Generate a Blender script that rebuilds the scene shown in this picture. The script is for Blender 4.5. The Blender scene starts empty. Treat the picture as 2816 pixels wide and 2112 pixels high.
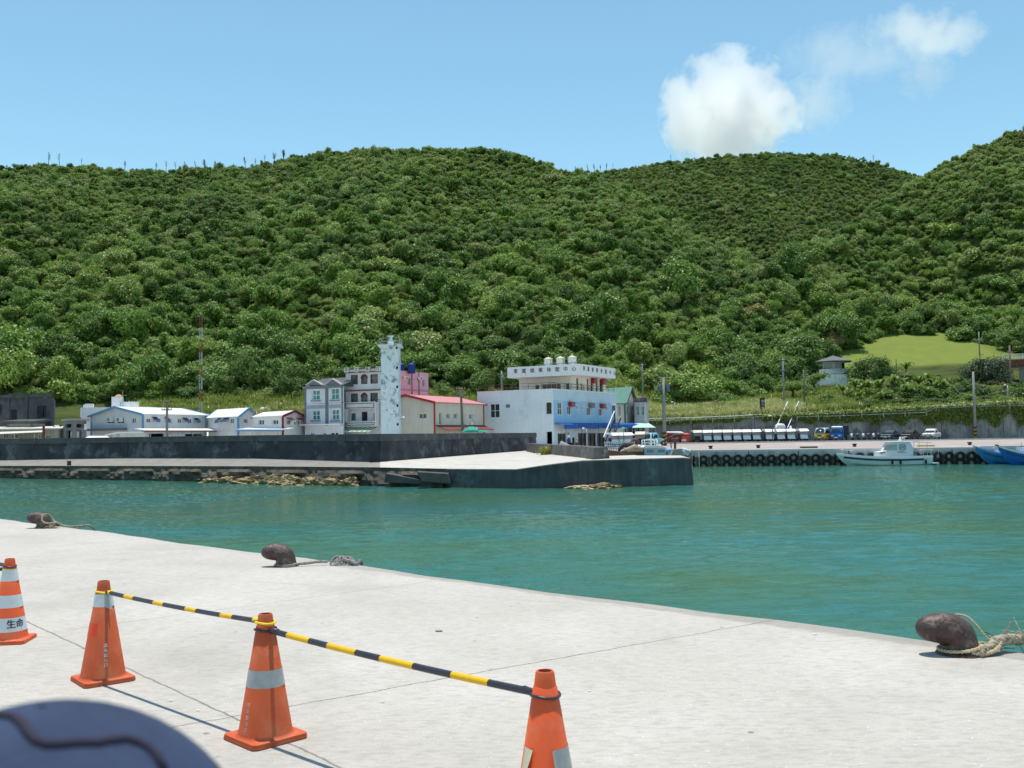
import bpy, bmesh, math, random
import numpy as np
from mathutils import Vector, Matrix
random.seed(7); rng = np.random.default_rng(7)
S = bpy.context.scene; COL = S.collection
# ---------------------------------------------------------------- camera, sky, sun, exposure
FP, PITCH, ROLL, EYE = 2700.0, math.atan(139/2700), math.radians(0.8), Vector((0, 0, 3.6))
_f = Vector((0, math.cos(PITCH), math.sin(PITCH))); _u = Vector((0, -math.sin(PITCH), math.cos(PITCH))); _x = Vector((1, 0, 0))
AX = _x*math.cos(ROLL) - _u*math.sin(ROLL); AU = _x*math.sin(ROLL) + _u*math.cos(ROLL)
cam = bpy.data.cameras.new('camera'); co = bpy.data.objects.new('camera', cam); COL.objects.link(co)
cam.sensor_width = 36; cam.lens = 36*FP/2816; cam.clip_start = .05; cam.clip_end = 6000
co.matrix_world = Matrix((( AX.x, AU.x, -_f.x, EYE.x), (AX.y, AU.y, -_f.y, EYE.y), (AX.z, AU.z, -_f.z, EYE.z), (0, 0, 0, 1)))
cam.dof.use_dof = True; cam.dof.focus_distance = 18; cam.dof.aperture_fstop = 8
S.camera = co
SUN = Vector((-.03, .17, 1)).normalized()
w = bpy.data.worlds.new('World'); S.world = w; w.use_nodes = True
sky = w.node_tree.nodes.new('ShaderNodeTexSky'); sky.sky_type = 'NISHITA'; sky.sun_disc = False
sky.sun_elevation = math.asin(SUN.z); sky.sun_rotation = math.atan2(SUN.x, SUN.y)
sky.air_density = 1.0; sky.dust_density = 0.1; sky.ozone_density = 2.0
bg = w.node_tree.nodes['Background']; bg.inputs[1].default_value = .15
wb_ = w.node_tree.nodes.new('ShaderNodeMix'); wb_.data_type = 'RGBA'; wb_.blend_type = 'MULTIPLY'; wb_.inputs[0].default_value = 1; wb_.inputs[7].default_value = (.93, 1.12, .97, 1)   # camera white balance
w.node_tree.links.new(sky.outputs[0], wb_.inputs[6]); w.node_tree.links.new(wb_.outputs[2], bg.inputs[0])
sl = bpy.data.lights.new('sun', 'SUN'); sl.energy = 4.3; sl.angle = math.radians(.53); sl.color = (1, .935, .84)
so = bpy.data.objects.new('sun', sl); COL.objects.link(so); so.rotation_euler = SUN.to_track_quat('Z', 'Y').to_euler()
S.view_settings.view_transform = 'Standard'; S.view_settings.look = 'None'; S.view_settings.exposure = .2; S.view_settings.gamma = 1
S.cycles.volume_bounces = 24; S.cycles.max_bounces = 24; S.cycles.diffuse_bounces = 4; S.cycles.glossy_bounces = 4; S.cycles.transmission_bounces = 6; S.cycles.sample_clamp_indirect = 6
# ---------------------------------------------------------------- photo pixel (2816 x 2112) -> point in the place
def ray(px, py): return _f + AX*((px-1408)/FP) + AU*((1056-py)/FP)
def at(px, py, Y):
    d = ray(px, py); return EYE + d*(Y/d.y)
def onz(px, py, z):
    d = ray(px, py); return EYE + d*((z-EYE.z)/d.z)
def xy(px, Y, py=1150): p = at(px, py, Y); return Vector((p.x, p.y))
# ---------------------------------------------------------------- materials
MATS = {}
def base(name):
    m = bpy.data.materials.new(name); m.use_nodes = True; nt = m.node_tree
    return m, nt, nt.nodes['Principled BSDF']
def N(nt, t, **k):
    n = nt.nodes.new(t)
    for a, v in k.items(): setattr(n, a, v)
    return n
def coords(nt, kind='Object', scale=(1, 1, 1)):
    c = N(nt, 'ShaderNodeTexCoord'); mp = N(nt, 'ShaderNodeMapping'); mp.inputs['Scale'].default_value = scale
    nt.links.new(c.outputs[kind], mp.inputs[0]); return mp.outputs[0]
def noise(nt, vec, scale, detail=6, rough=.6):
    n = N(nt, 'ShaderNodeTexNoise'); n.inputs['Scale'].default_value = scale; n.inputs['Detail'].default_value = detail
    n.inputs['Roughness'].default_value = rough; nt.links.new(vec, n.inputs['Vector']); return n.outputs['Fac']
def ramp(nt, fac, stops):
    r = N(nt, 'ShaderNodeValToRGB'); e = r.color_ramp.elements
    while len(e) < len(stops): e.new(.5)
    for el, (p, c) in zip(e, stops):
        el.position = p; el.color = (c, c, c, 1) if isinstance(c, (int, float)) else (*c, 1)
    nt.links.new(fac, r.inputs[0]); return r.outputs[0]
def mix(nt, fac, a, b, mode='MIX'):
    m = N(nt, 'ShaderNodeMix', data_type='RGBA', blend_type=mode)
    for i, v in ((0, fac), (6, a), (7, b)):
        if hasattr(v, 'default_value'): nt.links.new(v, m.inputs[i])
        else: m.inputs[i].default_value = v if i == 0 else (*v, 1)
    return m.outputs[2]
def M(name, c, r=.7, v=.12, sc=2., c2=None, th=.58, sc2=1.2, streak=None, sk=.5, bump=0., bsc=8, metal=0, spec=.3, rib=0):
    if name in MATS: return MATS[name]
    m, nt, b = base(name); vec = coords(nt)
    col = ramp(nt, noise(nt, vec, sc), [(.3, tuple(x*(1-v) for x in c)), (.7, tuple(min(x*(1+v), 1) for x in c))])
    if c2: col = mix(nt, ramp(nt, noise(nt, vec, sc2, 9, .68), [(th-.05, 0.), (th+.05, 1.)]), col, c2)
    if streak:
        st = ramp(nt, noise(nt, coords(nt, scale=(1.6, 1.6, .16)), 2.2, 6, .65), [(.46, 0.), (.72, sk)])
        col = mix(nt, st, col, streak)
    nt.links.new(col, b.inputs['Base Color']); b.inputs['Roughness'].default_value = r
    b.inputs['Metallic'].default_value = metal; b.inputs['Specular IOR Level'].default_value = spec
    if bump or rib:
        bp = N(nt, 'ShaderNodeBump'); bp.inputs['Strength'].default_value = .6; bp.inputs['Distance'].default_value = bump or .02
        if rib:
            wv = N(nt, 'ShaderNodeTexWave', bands_direction='X'); wv.inputs['Scale'].default_value = rib; nt.links.new(vec, wv.inputs[0]); nt.links.new(wv.outputs['Fac'], bp.inputs['Height'])
        else: nt.links.new(noise(nt, vec, bsc, 8), bp.inputs['Height'])
        nt.links.new(bp.outputs[0], b.inputs['Normal'])
    MATS[name] = m; return m
white = M('white_paint', (.82, .82, .81), .6, .06, 1.5, streak=(.42, .42, .40), sk=.35)
plain_white = M('plain_white', (.8, .8, .8), .45, .04)
dark = M('dark_inside', (.02, .02, .022), .8)
glass = M('window_glass', (.03, .045, .05), .12, .5, 1.2, spec=.6)
steel = M('galvanised_steel', (.42, .44, .46), .45, .15, metal=.6)
black_rubber = M('black_rubber', (.016, .016, .018), .75, .3, 5, c2=(.06, .058, .055), th=.66, sc2=3)
concrete = M('weathered_concrete', (.3, .295, .285), .85, .14, 1.2, streak=(.1, .1, .1), sk=.5, bump=.02)
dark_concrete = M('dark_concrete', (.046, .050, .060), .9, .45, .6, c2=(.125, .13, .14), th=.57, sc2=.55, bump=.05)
pole_mat = M('pole_concrete', (.27, .26, .25), .8, .12)
red_trim = M('dark_red_trim', (.2, .022, .03), .6)
blue_trim = M('blue_trim', (.12, .3, .5), .5)
# ---------------------------------------------------------------- mesh builder
def rootloc(o):
    v = Vector((0, 0, 0))
    while o is not None: v += o.location; o = o.parent
    return v
SPLIT = {'post', 'pilaster', 'column_stub', 'trim', 'pole', 'barge_board', 'balcony_side', 'canopy_stripe', 'canopy_post', 'lean_to_post', 'tread', 'picket', 'shutter', 'drain_pipe', 'parapet_rail', 'stringer', 'black_outline', 'edge_trim', 'banner'}
class MB:
    def __init__(s): s.v = []; s.f = []; s.p = []; s.objs = []
    def add(s, vs, fs):
        k = len(s.v); s.p.append((k, len(s.f), len(fs))); s.v += [tuple(p) for p in vs]; s.f += [tuple(i+k for i in f) for f in fs]; return s
    def hull8(s, p): return s.add(p, [(0, 3, 2, 1), (4, 5, 6, 7), (0, 1, 5, 4), (1, 2, 6, 5), (2, 3, 7, 6), (3, 0, 4, 7)])
    def box(s, x0, x1, y0, y1, z0, z1):
        return s.hull8([(x0, y0, z0), (x1, y0, z0), (x1, y1, z0), (x0, y1, z0), (x0, y0, z1), (x1, y0, z1), (x1, y1, z1), (x0, y1, z1)])
    def obox(s, c, a, b, z):           # centre, half vectors
        c, a, b, z = Vector(c), Vector(a), Vector(b), Vector(z)
        return s.hull8([c-a-b-z, c+a-b-z, c+a+b-z, c-a+b-z, c-a-b+z, c+a-b+z, c+a+b+z, c-a+b+z])
    def bar(s, p, q, w, h=None, up=(0, 0, 1)):   # square bar between points
        p, q = Vector(p), Vector(q); h = h or w; d = (q-p); n = d.normalized(); a = n.cross(Vector(up))
        if a.length < 1e-3: a = n.cross(Vector((0, 1, 0)))
        a.normalize(); b = a.cross(n)
        return s.obox((p+q)/2, d/2, a*w/2, b*h/2)
    def prism(s, pts, vec):
        n = len(pts); vec = Vector(vec); P = [Vector(p) for p in pts]
        return s.add(P+[p+vec for p in P], [tuple(range(n))[::-1], tuple(range(n, 2*n))]+[(i, (i+1) % n, n+(i+1) % n, n+i) for i in range(n)])
    def tube(s, pts, r, n=8, cap=True):
        P = [Vector(p) for p in pts]; R = r if isinstance(r, (list, tuple)) else [r]*len(P)
        vs = []; fs = []; t0 = (P[1]-P[0]).normalized(); a = t0.orthogonal().normalized()
        for i, p in enumerate(P):
            t = (P[min(i+1, len(P)-1)]-P[max(i-1, 0)]).normalized(); a = (a-t*a.dot(t))
            a = a.normalized() if a.length > 1e-6 else t.orthogonal().normalized(); b = t.cross(a)
            vs += [p+(a*math.cos(2*math.pi*k/n)+b*math.sin(2*math.pi*k/n))*R[i] for k in range(n)]
        for i in range(len(P)-1):
            for k in range(n): fs.append((i*n+k, i*n+(k+1) % n, (i+1)*n+(k+1) % n, (i+1)*n+k))
        if cap: fs += [tuple(range(n))[::-1], tuple(range((len(P)-1)*n, len(P)*n))]
        return s.add(vs, fs)
    def lathe(s, prof, c=(0, 0, 0), n=24, a0=0, a1=2*math.pi, axis='z'):
        full = abs(a1-a0-2*math.pi) < 1e-6; k = n if full else n+1; vs = []; fs = []
        for r, z in prof:
            for i in range(k):
                t = a0+(a1-a0)*i/n; q = (r*math.cos(t), r*math.sin(t), z)
                if axis == 'y': q = (q[0], q[2], q[1])
                if axis == 'x': q = (q[2], q[0], q[1])
                vs.append((c[0]+q[0], c[1]+q[1], c[2]+q[2]))
        for j in range(len(prof)-1):
            for i in range(n):
                i2 = (i+1) % k; fs.append((j*k+i, j*k+i2, (j+1)*k+i2, (j+1)*k+i))
        return s.add(vs, fs)
    def disc(s, c, r, n=16, axis='y'):
        pts = []
        for i in range(n):
            t = 2*math.pi*i/n; pts.append((c[0]+r*math.cos(t), c[1], c[2]+r*math.sin(t)) if axis == 'y' else (c[0]+r*math.cos(t), c[1]+r*math.sin(t), c[2]))
        return s.add(pts, [tuple(range(n))])
    def build(s, name, mat, parent=None, smooth=False, bevel=0, fix=True):
        if name in SPLIT and len(s.p) > 1:      # every piece of such a kind is a part of its own
            ends = [q[0] for q in s.p[1:]]+[len(s.v)]
            for (k, f0, nf), k2 in zip(s.p, ends):
                q = MB(); q.add(s.v[k:k2], [tuple(i-k for i in f) for f in s.f[f0:f0+nf]]); s.objs.append(q.build(name, mat, parent, smooth, bevel, fix))
            return s.objs[-1]
        me = bpy.data.meshes.new(name); off = rootloc(parent) if parent else Vector((0, 0, 0))
        me.from_pydata([(x-off.x, y-off.y, z-off.z) for x, y, z in s.v], [], s.f)
        if fix:
            bm = bmesh.new(); bm.from_mesh(me); bmesh.ops.recalc_face_normals(bm, faces=bm.faces); bm.to_mesh(me); bm.free()
        me.materials.append(mat); o = bpy.data.objects.new(name, me); COL.objects.link(o)
        if parent: o.parent = parent
        if smooth:
            for p in me.polygons: p.use_smooth = True
        if bevel:
            md = o.modifiers.new('b', 'BEVEL'); md.width = bevel; md.segments = 2; md.limit_method = 'ANGLE'
        return o
def tag(o, label=None, cat=None, group=None, kind=None):
    for k, v in (('label', label), ('category', cat), ('group', group), ('kind', kind)):
        if v: o[k] = v
    return o
def thing(name, label, cat, loc=(0, 0, 0), group=None):
    o = bpy.data.objects.new(name, None); COL.objects.link(o); o.location = loc; o.empty_display_size = .2
    return tag(o, label, cat, group)
def copy_tree(o, parent=None):
    c = o.copy(); COL.objects.link(c)
    if parent: c.parent = parent
    for ch in list(o.children): copy_tree(ch, c)
    return c
def dup(root, loc, rz=0, label=None, sc=None):
    c = copy_tree(root); c.location = loc; c.rotation_euler = (0, 0, rz)
    if label: c['label'] = label
    if sc: c.scale = (sc, sc, sc) if isinstance(sc, (int, float)) else sc
    return c
def text_verts(body):
    cu = bpy.data.curves.new('t', 'FONT'); cu.body = body; cu.align_x = 'CENTER'; cu.align_y = 'CENTER'; cu.resolution_u = 3; cu.offset = .012
    o = bpy.data.objects.new('t', cu); COL.objects.link(o); dg = bpy.context.evaluated_depsgraph_get(); me = o.evaluated_get(dg).to_mesh()
    r = [tuple(v.co) for v in me.vertices], [tuple(p.vertices) for p in me.polygons]
    bpy.data.objects.remove(o); bpy.data.curves.remove(cu); return r
def letters(mb, body, c, xd, up, size):
    vs, fs = text_verts(body); c, xd, up = Vector(c), Vector(xd), Vector(up)
    mb.add([c+xd*(x*size)+up*(y*size) for x, y, z in vs], fs)
# ---------------------------------------------------------------- facades with real openings
def px2f(P, Q, px, py):                # pixel -> (metres along the facade from P, height)
    d = ray(px, py); e = Q-P; n = Vector((-e.y, e.x)); t = ((P-Vector((EYE.x, EYE.y))).dot(n))/(d.x*n.x+d.y*n.y)
    h = EYE+d*t; return (Vector((h.x, h.y))-P).dot(e.normalized()), h.z
def rect_f(P, Q, r):
    s0, z0 = px2f(P, Q, r[0], (r[1]+r[3])/2); s1, z1 = px2f(P, Q, r[2], (r[1]+r[3])/2); sm = (r[0]+r[2])/2
    return s0, s1, px2f(P, Q, sm, r[3])[1], px2f(P, Q, sm, r[1])[1]
def facade(mb, P, Q, z0, z1, holes=(), t=.22):
    L = (Q-P).length; e = (Q-P).normalized(); n = Vector((-e.y, e.x))
    H = [(max(a, .02), min(b, L-.02), max(c, z0+.01), min(d, z1-.02)) for a, b, c, d in holes]
    xs = sorted({0, L}|{v for h in H for v in h[:2]}); zs = sorted({z0, z1}|{v for h in H for v in h[2:]})
    pt = lambda s, z, k: (P.x+e.x*s+n.x*k, P.y+e.y*s+n.y*k, z)
    for i in range(len(xs)-1):
        for j in range(len(zs)-1):
            a, b, c, d = xs[i], xs[i+1], zs[j], zs[j+1]; m, q = (a+b)/2, (c+d)/2
            if any(h[0] < m < h[1] and h[2] < q < h[3] for h in H): continue
            for k in (0, t): mb.add([pt(a, c, k), pt(b, c, k), pt(b, d, k), pt(a, d, k)], [(0, 1, 2, 3)])
    for a, b, c, d in H+[(0, L, z0, z1)]:
        for u, v in (((a, c), (b, c)), ((b, c), (b, d)), ((b, d), (a, d)), ((a, d), (a, c))):
            mb.add([pt(*u, 0), pt(*v, 0), pt(*v, t), pt(*u, t)], [(0, 1, 2, 3)])
def window(root, P, Q, h, fm=None, gm=None, nv=1, nh=0, fw=.06, rec=.12, arch=False, name='window', out=.0):
    e = (Q-P).normalized(); n = Vector((-e.y, e.x)); a, b, c, d = h; fm = fm or plain_white; gm = gm or glass
    mb = MB(); E = Vector((e.x, e.y, 0)); Nn = Vector((n.x, n.y, 0)); Z = Vector((0, 0, 1))
    O = Vector((P.x, P.y, 0))+Nn*(rec-out)
    def bx(s0, s1, h0, h1, dep=.05, o=0): mb.obox(O+E*(s0+s1)/2+Z*(h0+h1)/2+Nn*o, E*(s1-s0)/2, Nn*dep, Z*(h1-h0)/2)
    bx(a, a+fw, c, d); bx(b-fw, b, c, d); bx(a+fw, b-fw, c, c+fw); bx(a+fw, b-fw, d-fw, d)
    for k in range(nv): x = a+(b-a)*(k+1)/(nv+1); bx(x-fw/3, x+fw/3, c+fw, d-fw, .04)
    for k in range(nh):
        z = c+(d-c)*(k+1)/(nh+1)
        bx(a+fw, b-fw, z-fw/3, z+fw/3, .035)
    wo = mb.build(name, fm, root); g = MB(); g.obox(O+E*(a+b)/2+Z*(c+d)/2+Nn*.06, E*(b-a)/2, Nn*.01, Z*(d-c)/2); g.build('pane', gm, wo)
    return wo
GROUNDZ = 2.2
class B: pass
def bldg(name, label, A, C, Bp, ztop, wall, AC=(), CB=(), z0=GROUNDZ, cat='building', flat=True, roofmat=None, wargs=None, t=.22):
    """A left, C nearest corner, Bp right: (pixel column, distance) each; openings are pixel rectangles, each {'r':rect, ...window options} or a bare rect"""
    b = B(); b.A, b.C, b.B = (xy(*q) for q in (A, C, Bp)); b.D = b.A+b.B-b.C; b.z1 = ztop; b.z0 = z0
    b.root = thing(name, label, cat, (b.C.x, b.C.y, z0)); mb = MB(); wargs = wargs or {}
    for P, Q, ops in ((b.A, b.C, AC), (b.C, b.B, CB)):
        hs = []
        for o in ops:
            o = o if isinstance(o, dict) else {'r': o}; h = rect_f(P, Q, o['r']); L = (Q-P).length
            h = (max(h[0], .03), min(h[1], L-.03), max(h[2], z0+.02), min(h[3], ztop-.03))
            if h[1]-h[0] < .1 or h[3]-h[2] < .1: continue
            hs.append(h)
            if o.get('open'): continue
            k = dict(wargs); k.update({x: y for x, y in o.items() if x != 'r'}); window(b.root, P, Q, h, **k)
        facade(mb, P, Q, z0, ztop, hs, t)
    facade(mb, b.B, b.D, z0, ztop, [], t); facade(mb, b.D, b.A, z0, ztop, [], t)
    b.wall_mb = mb; b.wall = wall; b.t = t
    if flat:
        r = MB(); i = [q+(sum((b.A, b.C, b.B, b.D), Vector((0, 0)))/4-q).normalized()*t*1.5 for q in (b.A, b.C, b.B, b.D)]
        r.prism([(q.x, q.y, ztop-.5) for q in i], (0, 0, .2)); r.build('roof', roofmat or concrete, b.root)
    return b
def finish(b): b.wall_o = b.wall_mb.build('wall', b.wall, b.root); return b
def gable(b, along, rise, mat, oh=.35, th=.1, trim=None):
    A, C, Bp, D, z = b.A, b.C, b.B, b.D, b.z1
    P = (A, C, Bp, D) if along == 'CB' else (C, Bp, D, A)      # gable over P0-P1 and P3-P2; ridge from mid(P0,P1) to mid(P3,P2)
    v3 = lambda q, h: Vector((q.x, q.y, h)); m0, m1 = (P[0]+P[1])/2, (P[3]+P[2])/2
    for a, c, m, o in ((P[0], P[1], m0, P[2]-P[1]), (P[3], P[2], m1, P[1]-P[2])):
        e = (c-a).normalized(); k = Vector((-e.y, e.x)); k = k if k.dot(o) > 0 else -k
        b.wall_mb.prism([v3(a, z), v3(c, z), v3(m, z+rise)], v3(k*b.t, 0))
    rd = (m1-m0).normalized()*oh; R0, R1 = v3(m0-rd, z+rise), v3(m1+rd, z+rise); r = MB(); up = Vector((0, 0, th))
    for a, c in ((P[0], P[3]), (P[1], P[2])):
        ea, ec = v3(a-rd, z), v3(c+rd, z); s = (ea-R0); ea, ec = ea+s.normalized()*oh, ec+(ec-R1).normalized()*oh
        r.hull8([R0+Vector((0,0,.01)), R1+Vector((0,0,.01)), ec+Vector((0,0,.01)), ea+Vector((0,0,.01)), R0+up, R1+up, ec+up, ea+up])
    b.roof = r.build('roof', mat, b.root)
    if trim:
        t = MB()
        for a, c, m, sg in ((P[0], P[1], m0, -1), (P[3], P[2], m1, 1)):
            for q in (a, c):
                s = (v3(q, z)-v3(m, z+rise)).normalized()*oh
                t.bar(v3(m+rd*sg*1.1, z+rise+.02), v3(q+rd*sg*1.1, z+.02)+s, .1, .26)
        for q in (P[1], P[2], P[0]):
            t.obox(v3(q, (b.z0+z)/2), (.1, 0, 0), (0, .1, 0), (0, 0, (z-b.z0)/2-.02))
        t.build('trim', trim, b.root)
def zat(px, py, Y): return at(px, py, Y).z
def cyl(mb, c, r, h, n=20): mb.lathe([(0, 0), (r, 0), (r, h), (0, h)], c, n)
# ================================================================ SETTING: water, quay, breakwater, ground, hills
# ---- water
m, nt, b = base('harbour_water'); vec = coords(nt)
big = ramp(nt, noise(nt, coords(nt, scale=(.05, .09, 1)), 1.3, 4, .55), [(.40, (.031, .150, .134)), (.58, (.046, .138, .078))])
nt.links.new(big, b.inputs['Base Color']); b.inputs['Roughness'].default_value = .06; b.inputs['IOR'].default_value = 1.33
n2 = noise(nt, coords(nt, scale=(1.5, 2.6, 1)), 4.5, 3, .6)
bp = N(nt, 'ShaderNodeBump'); bp.inputs['Strength'].default_value = .5; bp.inputs['Distance'].default_value = .05
nt.links.new(n2, bp.inputs['Height']); nt.links.new(bp.outputs[0], b.inputs['Normal'])
wy = [5.0]
while wy[-1] < 128: wy.append(wy[-1]+max(.07, wy[-1]**2/(FP*3.6)*.9))
wy = np.concatenate([[-60, -8, 2], wy, [150]]); wu = np.linspace(-1, 1, 1150); wx = wu[None, :]*np.maximum(wy*.68, 26)[:, None]; wyy = np.repeat(wy[:, None], len(wu), 1)
wx[0] *= 4; wx[1] *= 2; wz = np.zeros_like(wx); wr = np.random.default_rng(21)
gust = np.clip(.75+1.1*(np.sin(wx*.11+1.3*np.sin(wyy*.07))*.35+np.sin(wyy*.19+wx*.05+2)*.3), .12, 1.4)
for lam, am in ((2.6, .020), (1.9, .017), (1.3, .014), (1.0, .013), (.8, .011), (.62, .009), (.5, .0075), (.42, .006)):
    for q in range(3):
        th = wr.normal(1.75, .42); k = 2*math.pi/(lam*wr.uniform(.85, 1.15)); ph = wr.uniform(0, 6.28)
        arg = k*(wx*math.cos(th)+wyy*math.sin(th))+ph+.9*np.sin(wx*.31+ph)+.9*np.sin(wyy*.27+ph*2); wz += am*.62*(1-np.abs(np.sin(arg/2)))**1.0*2-am*.62
wz = wz*gust*.72; wz -= wz.mean(); nr, nc = wx.shape
ii = (np.arange(nr-1)[:, None]*nc+np.arange(nc-1)[None, :]).ravel(); quads = np.stack([ii, ii+1, ii+nc+1, ii+nc], 1).astype(np.int32)
me = bpy.data.meshes.new('water'); me.vertices.add(nr*nc); me.vertices.foreach_set('co', np.stack([wx, wyy, wz], -1).ravel().astype(np.float32))
me.loops.add(quads.size); me.loops.foreach_set('vertex_index', quads.ravel()); me.polygons.add(len(quads)); me.polygons.foreach_set('loop_start', np.arange(0, quads.size, 4, dtype=np.int32)); me.polygons.foreach_set('use_smooth', np.ones(len(quads), bool)); me.update(calc_edges=True)
me.materials.append(m); wo_ = bpy.data.objects.new('water', me); COL.objects.link(wo_); tag(wo_, kind='structure')
# ---- near quay (deck at 1.9 m)
DECK = 1.9
Q0, Q1 = onz(0, 1425, DECK), onz(2350, 1734, DECK); ed = (Q1-Q0); ed.z = 0; ed.normalize(); inn = Vector((-ed.y, ed.x, 0)); inn = inn if inn.y < 0 else -inn
m, nt, b = base('quay_concrete'); vec = coords(nt)
c0 = ramp(nt, noise(nt, vec, .55, 8, .62), [(.3, (.435, .405, .365)), (.7, (.53, .50, .458))])
c1 = mix(nt, ramp(nt, noise(nt, coords(nt, scale=(1, 2.6, 1)), 9, 7, .7), [(.46, 0.), (.72, .6)]), c0, (.27, .255, .235))
c1 = mix(nt, ramp(nt, noise(nt, coords(nt, scale=(1, 1.5, 1)), 34, 3, .6), [(.60, 0.), (.72, .5)]), c1, (.27, .26, .25))
c1 = mix(nt, ramp(nt, noise(nt, vec, 55, 2, .5), [(.68, 0.), (.74, .9)]), c1, (.68, .67, .65))
vo = N(nt, 'ShaderNodeTexVoronoi'); vo.inputs['Scale'].default_value = 2.1; nt.links.new(vec, vo.inputs['Vector'])
c1 = mix(nt, ramp(nt, vo.outputs['Distance'], [(.025, .75), (.05, 0.)]), c1, (.13, .12, .11))
sep = N(nt, 'ShaderNodeSeparateXYZ'); nt.links.new(vec, sep.inputs[0])
wob = noise(nt, vec, 2.2, 8, .75); msk = None
def joint(p, q, wd, amp, s=.8):
    global c1
    p, q = onz(*p, DECK), onz(*q, DECK); d = (q-p); d.z = 0; d.normalize(); nx, ny = -d.y, d.x; c = nx*p.x+ny*p.y
    a = N(nt, 'ShaderNodeMath', operation='MULTIPLY'); nt.links.new(sep.outputs[0], a.inputs[0]); a.inputs[1].default_value = nx
    e = N(nt, 'ShaderNodeMath', operation='MULTIPLY_ADD'); nt.links.new(sep.outputs[1], e.inputs[0]); e.inputs[1].default_value = ny; nt.links.new(a.outputs[0], e.inputs[2])
    k = N(nt, 'ShaderNodeMath', operation='MULTIPLY_ADD'); nt.links.new(wob, k.inputs[0]); k.inputs[1].default_value = amp; nt.links.new(e.outputs[0], k.inputs[2])
    f = N(nt, 'ShaderNodeMath', operation='SUBTRACT'); nt.links.new(k.outputs[0], f.inputs[0]); f.inputs[1].default_value = c+amp*.5
    g = N(nt, 'ShaderNodeMath', operation='ABSOLUTE'); nt.links.new(f.outputs[0], g.inputs[0])
    c1 = mix(nt, ramp(nt, g.outputs[0], [(wd*.5, s), (wd*1.5, 0.)]), c1, (.1, .09, .08))
joint((440, 2006), (2090, 1712), .007, .10); joint((200, 1768), (700, 2000), .008, .08, .75); joint((280, 1720), (1010, 1622), .010, .12, .35); joint((120, 1560), (1300, 1640), .01, .2, .25)
_s = N(nt, 'ShaderNodeVectorMath', operation='DOT_PRODUCT'); nt.links.new(vec, _s.inputs[0]); _s.inputs[1].default_value = tuple(ed)
_sr = N(nt, 'ShaderNodeMapRange'); _sr.inputs[1].default_value = Q0.dot(ed)+9; _sr.inputs[2].default_value = Q0.dot(ed)+14; nt.links.new(_s.outputs['Value'], _sr.inputs[0]); _sm = _sr.outputs[0]
c1 = mix(nt, ramp(nt, noise(nt, vec, .35, 7, .7), [(.50, 0.), (.70, .35)]), c1, (.24, .225, .20))
_e = N(nt, 'ShaderNodeVectorMath', operation='DOT_PRODUCT'); nt.links.new(vec, _e.inputs[0]); _e.inputs[1].default_value = tuple(inn)      # dirt collected along the edge
_d = N(nt, 'ShaderNodeMath', operation='SUBTRACT'); nt.links.new(_e.outputs['Value'], _d.inputs[0]); _d.inputs[1].default_value = Q0.dot(inn)
_n = N(nt, 'ShaderNodeMath', operation='MULTIPLY_ADD'); nt.links.new(noise(nt, vec, 1.1, 6, .7), _n.inputs[0]); _n.inputs[1].default_value = -.45; nt.links.new(_d.outputs[0], _n.inputs[2])
c1 = mix(nt, ramp(nt, _n.outputs[0], [(0, .38), (.03, .15), (.07, 0.)]), c1, mix(nt, _sm, (.42, .405, .37), (.15, .135, .115)))
nt.links.new(c1, b.inputs['Base Color']); b.inputs['Roughness'].default_value = .9; b.inputs['Specular IOR Level'].default_value = .2
bp = N(nt, 'ShaderNodeBump'); bp.inputs['Strength'].default_value = .5; bp.inputs['Distance'].default_value = .012
nt.links.new(noise(nt, vec, 26, 8, .7), bp.inputs['Height']); nt.links.new(bp.outputs[0], b.inputs['Normal'])
qm = MB(); n = 150; top = []
for i in range(n+1):
    s = -45+i*(100/n) if not (30 < i < 110) else -45+i*(100/n)
    p = Q0+ed*s+inn*(.05*math.sin(s*.9)+.03*math.sin(s*3.1+1)+.02*rng.standard_normal()*.6)
    top.append(p)
vs = []; fs = []
for p in top:
    vs += [p+inn*60, p+inn*.05, p+Vector((0, 0, -.05)), p+Vector((0, 0, -3))]
for i in range(n):
    for j in range(3): fs.append((i*4+j, i*4+j+1, i*4+5+j, i*4+4+j))
qm.add(vs, fs); tag(qm.build('quay', m), kind='structure')
# ---- breakwater deck with its skirt
deck_mat = M('pale_deck', (.50, .475, .43), .9, .12, .8, c2=(.38, .36, .33), th=.6, sc2=.4, bump=.015)
apron_mat = M('apron_concrete', (.25, .235, .215), .9, .16, 1.0, streak=(.2, .19, .18), sk=.4, bump=.03)
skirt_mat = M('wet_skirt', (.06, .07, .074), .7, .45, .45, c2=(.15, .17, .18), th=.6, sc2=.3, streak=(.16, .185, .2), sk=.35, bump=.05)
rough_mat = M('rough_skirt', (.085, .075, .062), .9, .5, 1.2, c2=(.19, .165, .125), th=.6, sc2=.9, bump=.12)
def P3(px, py, Y): p = at(px, py, Y); return Vector(p)
F = [P3(-700, 1284, 112), P3(-300, 1283, 104), P3(0, 1281, 98), P3(350, 1281, 89), P3(700, 1282, 80), P3(1045, 1285, 72), P3(1230, 1289, 68.6), P3(1420, 1290, 65.7), P3(1510, 1277, 65.7), P3(1600, 1266, 65.8), P3(1760, 1261, 66.3), P3(1880, 1258, 66.9), P3(1898, 1260, 68)]
W = [P3(-700, 1262, 116), P3(-300, 1263, 108), P3(0, 1265, 101.5), P3(350, 1259, 92.5), P3(700, 1260, 83.5), P3(1045, 1270, 75.5), P3(1480, 1237, 110)]
ap = MB(); ap.add(F[:6]+W[:6], [(i, i+1, i+7, i+6) for i in range(5)]); tag(ap.build('apron', apron_mat), kind='structure')
L1, L0 = Vector((6.9, 70.2, 1.8)), Vector((2.4, 104, 1.8))
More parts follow.
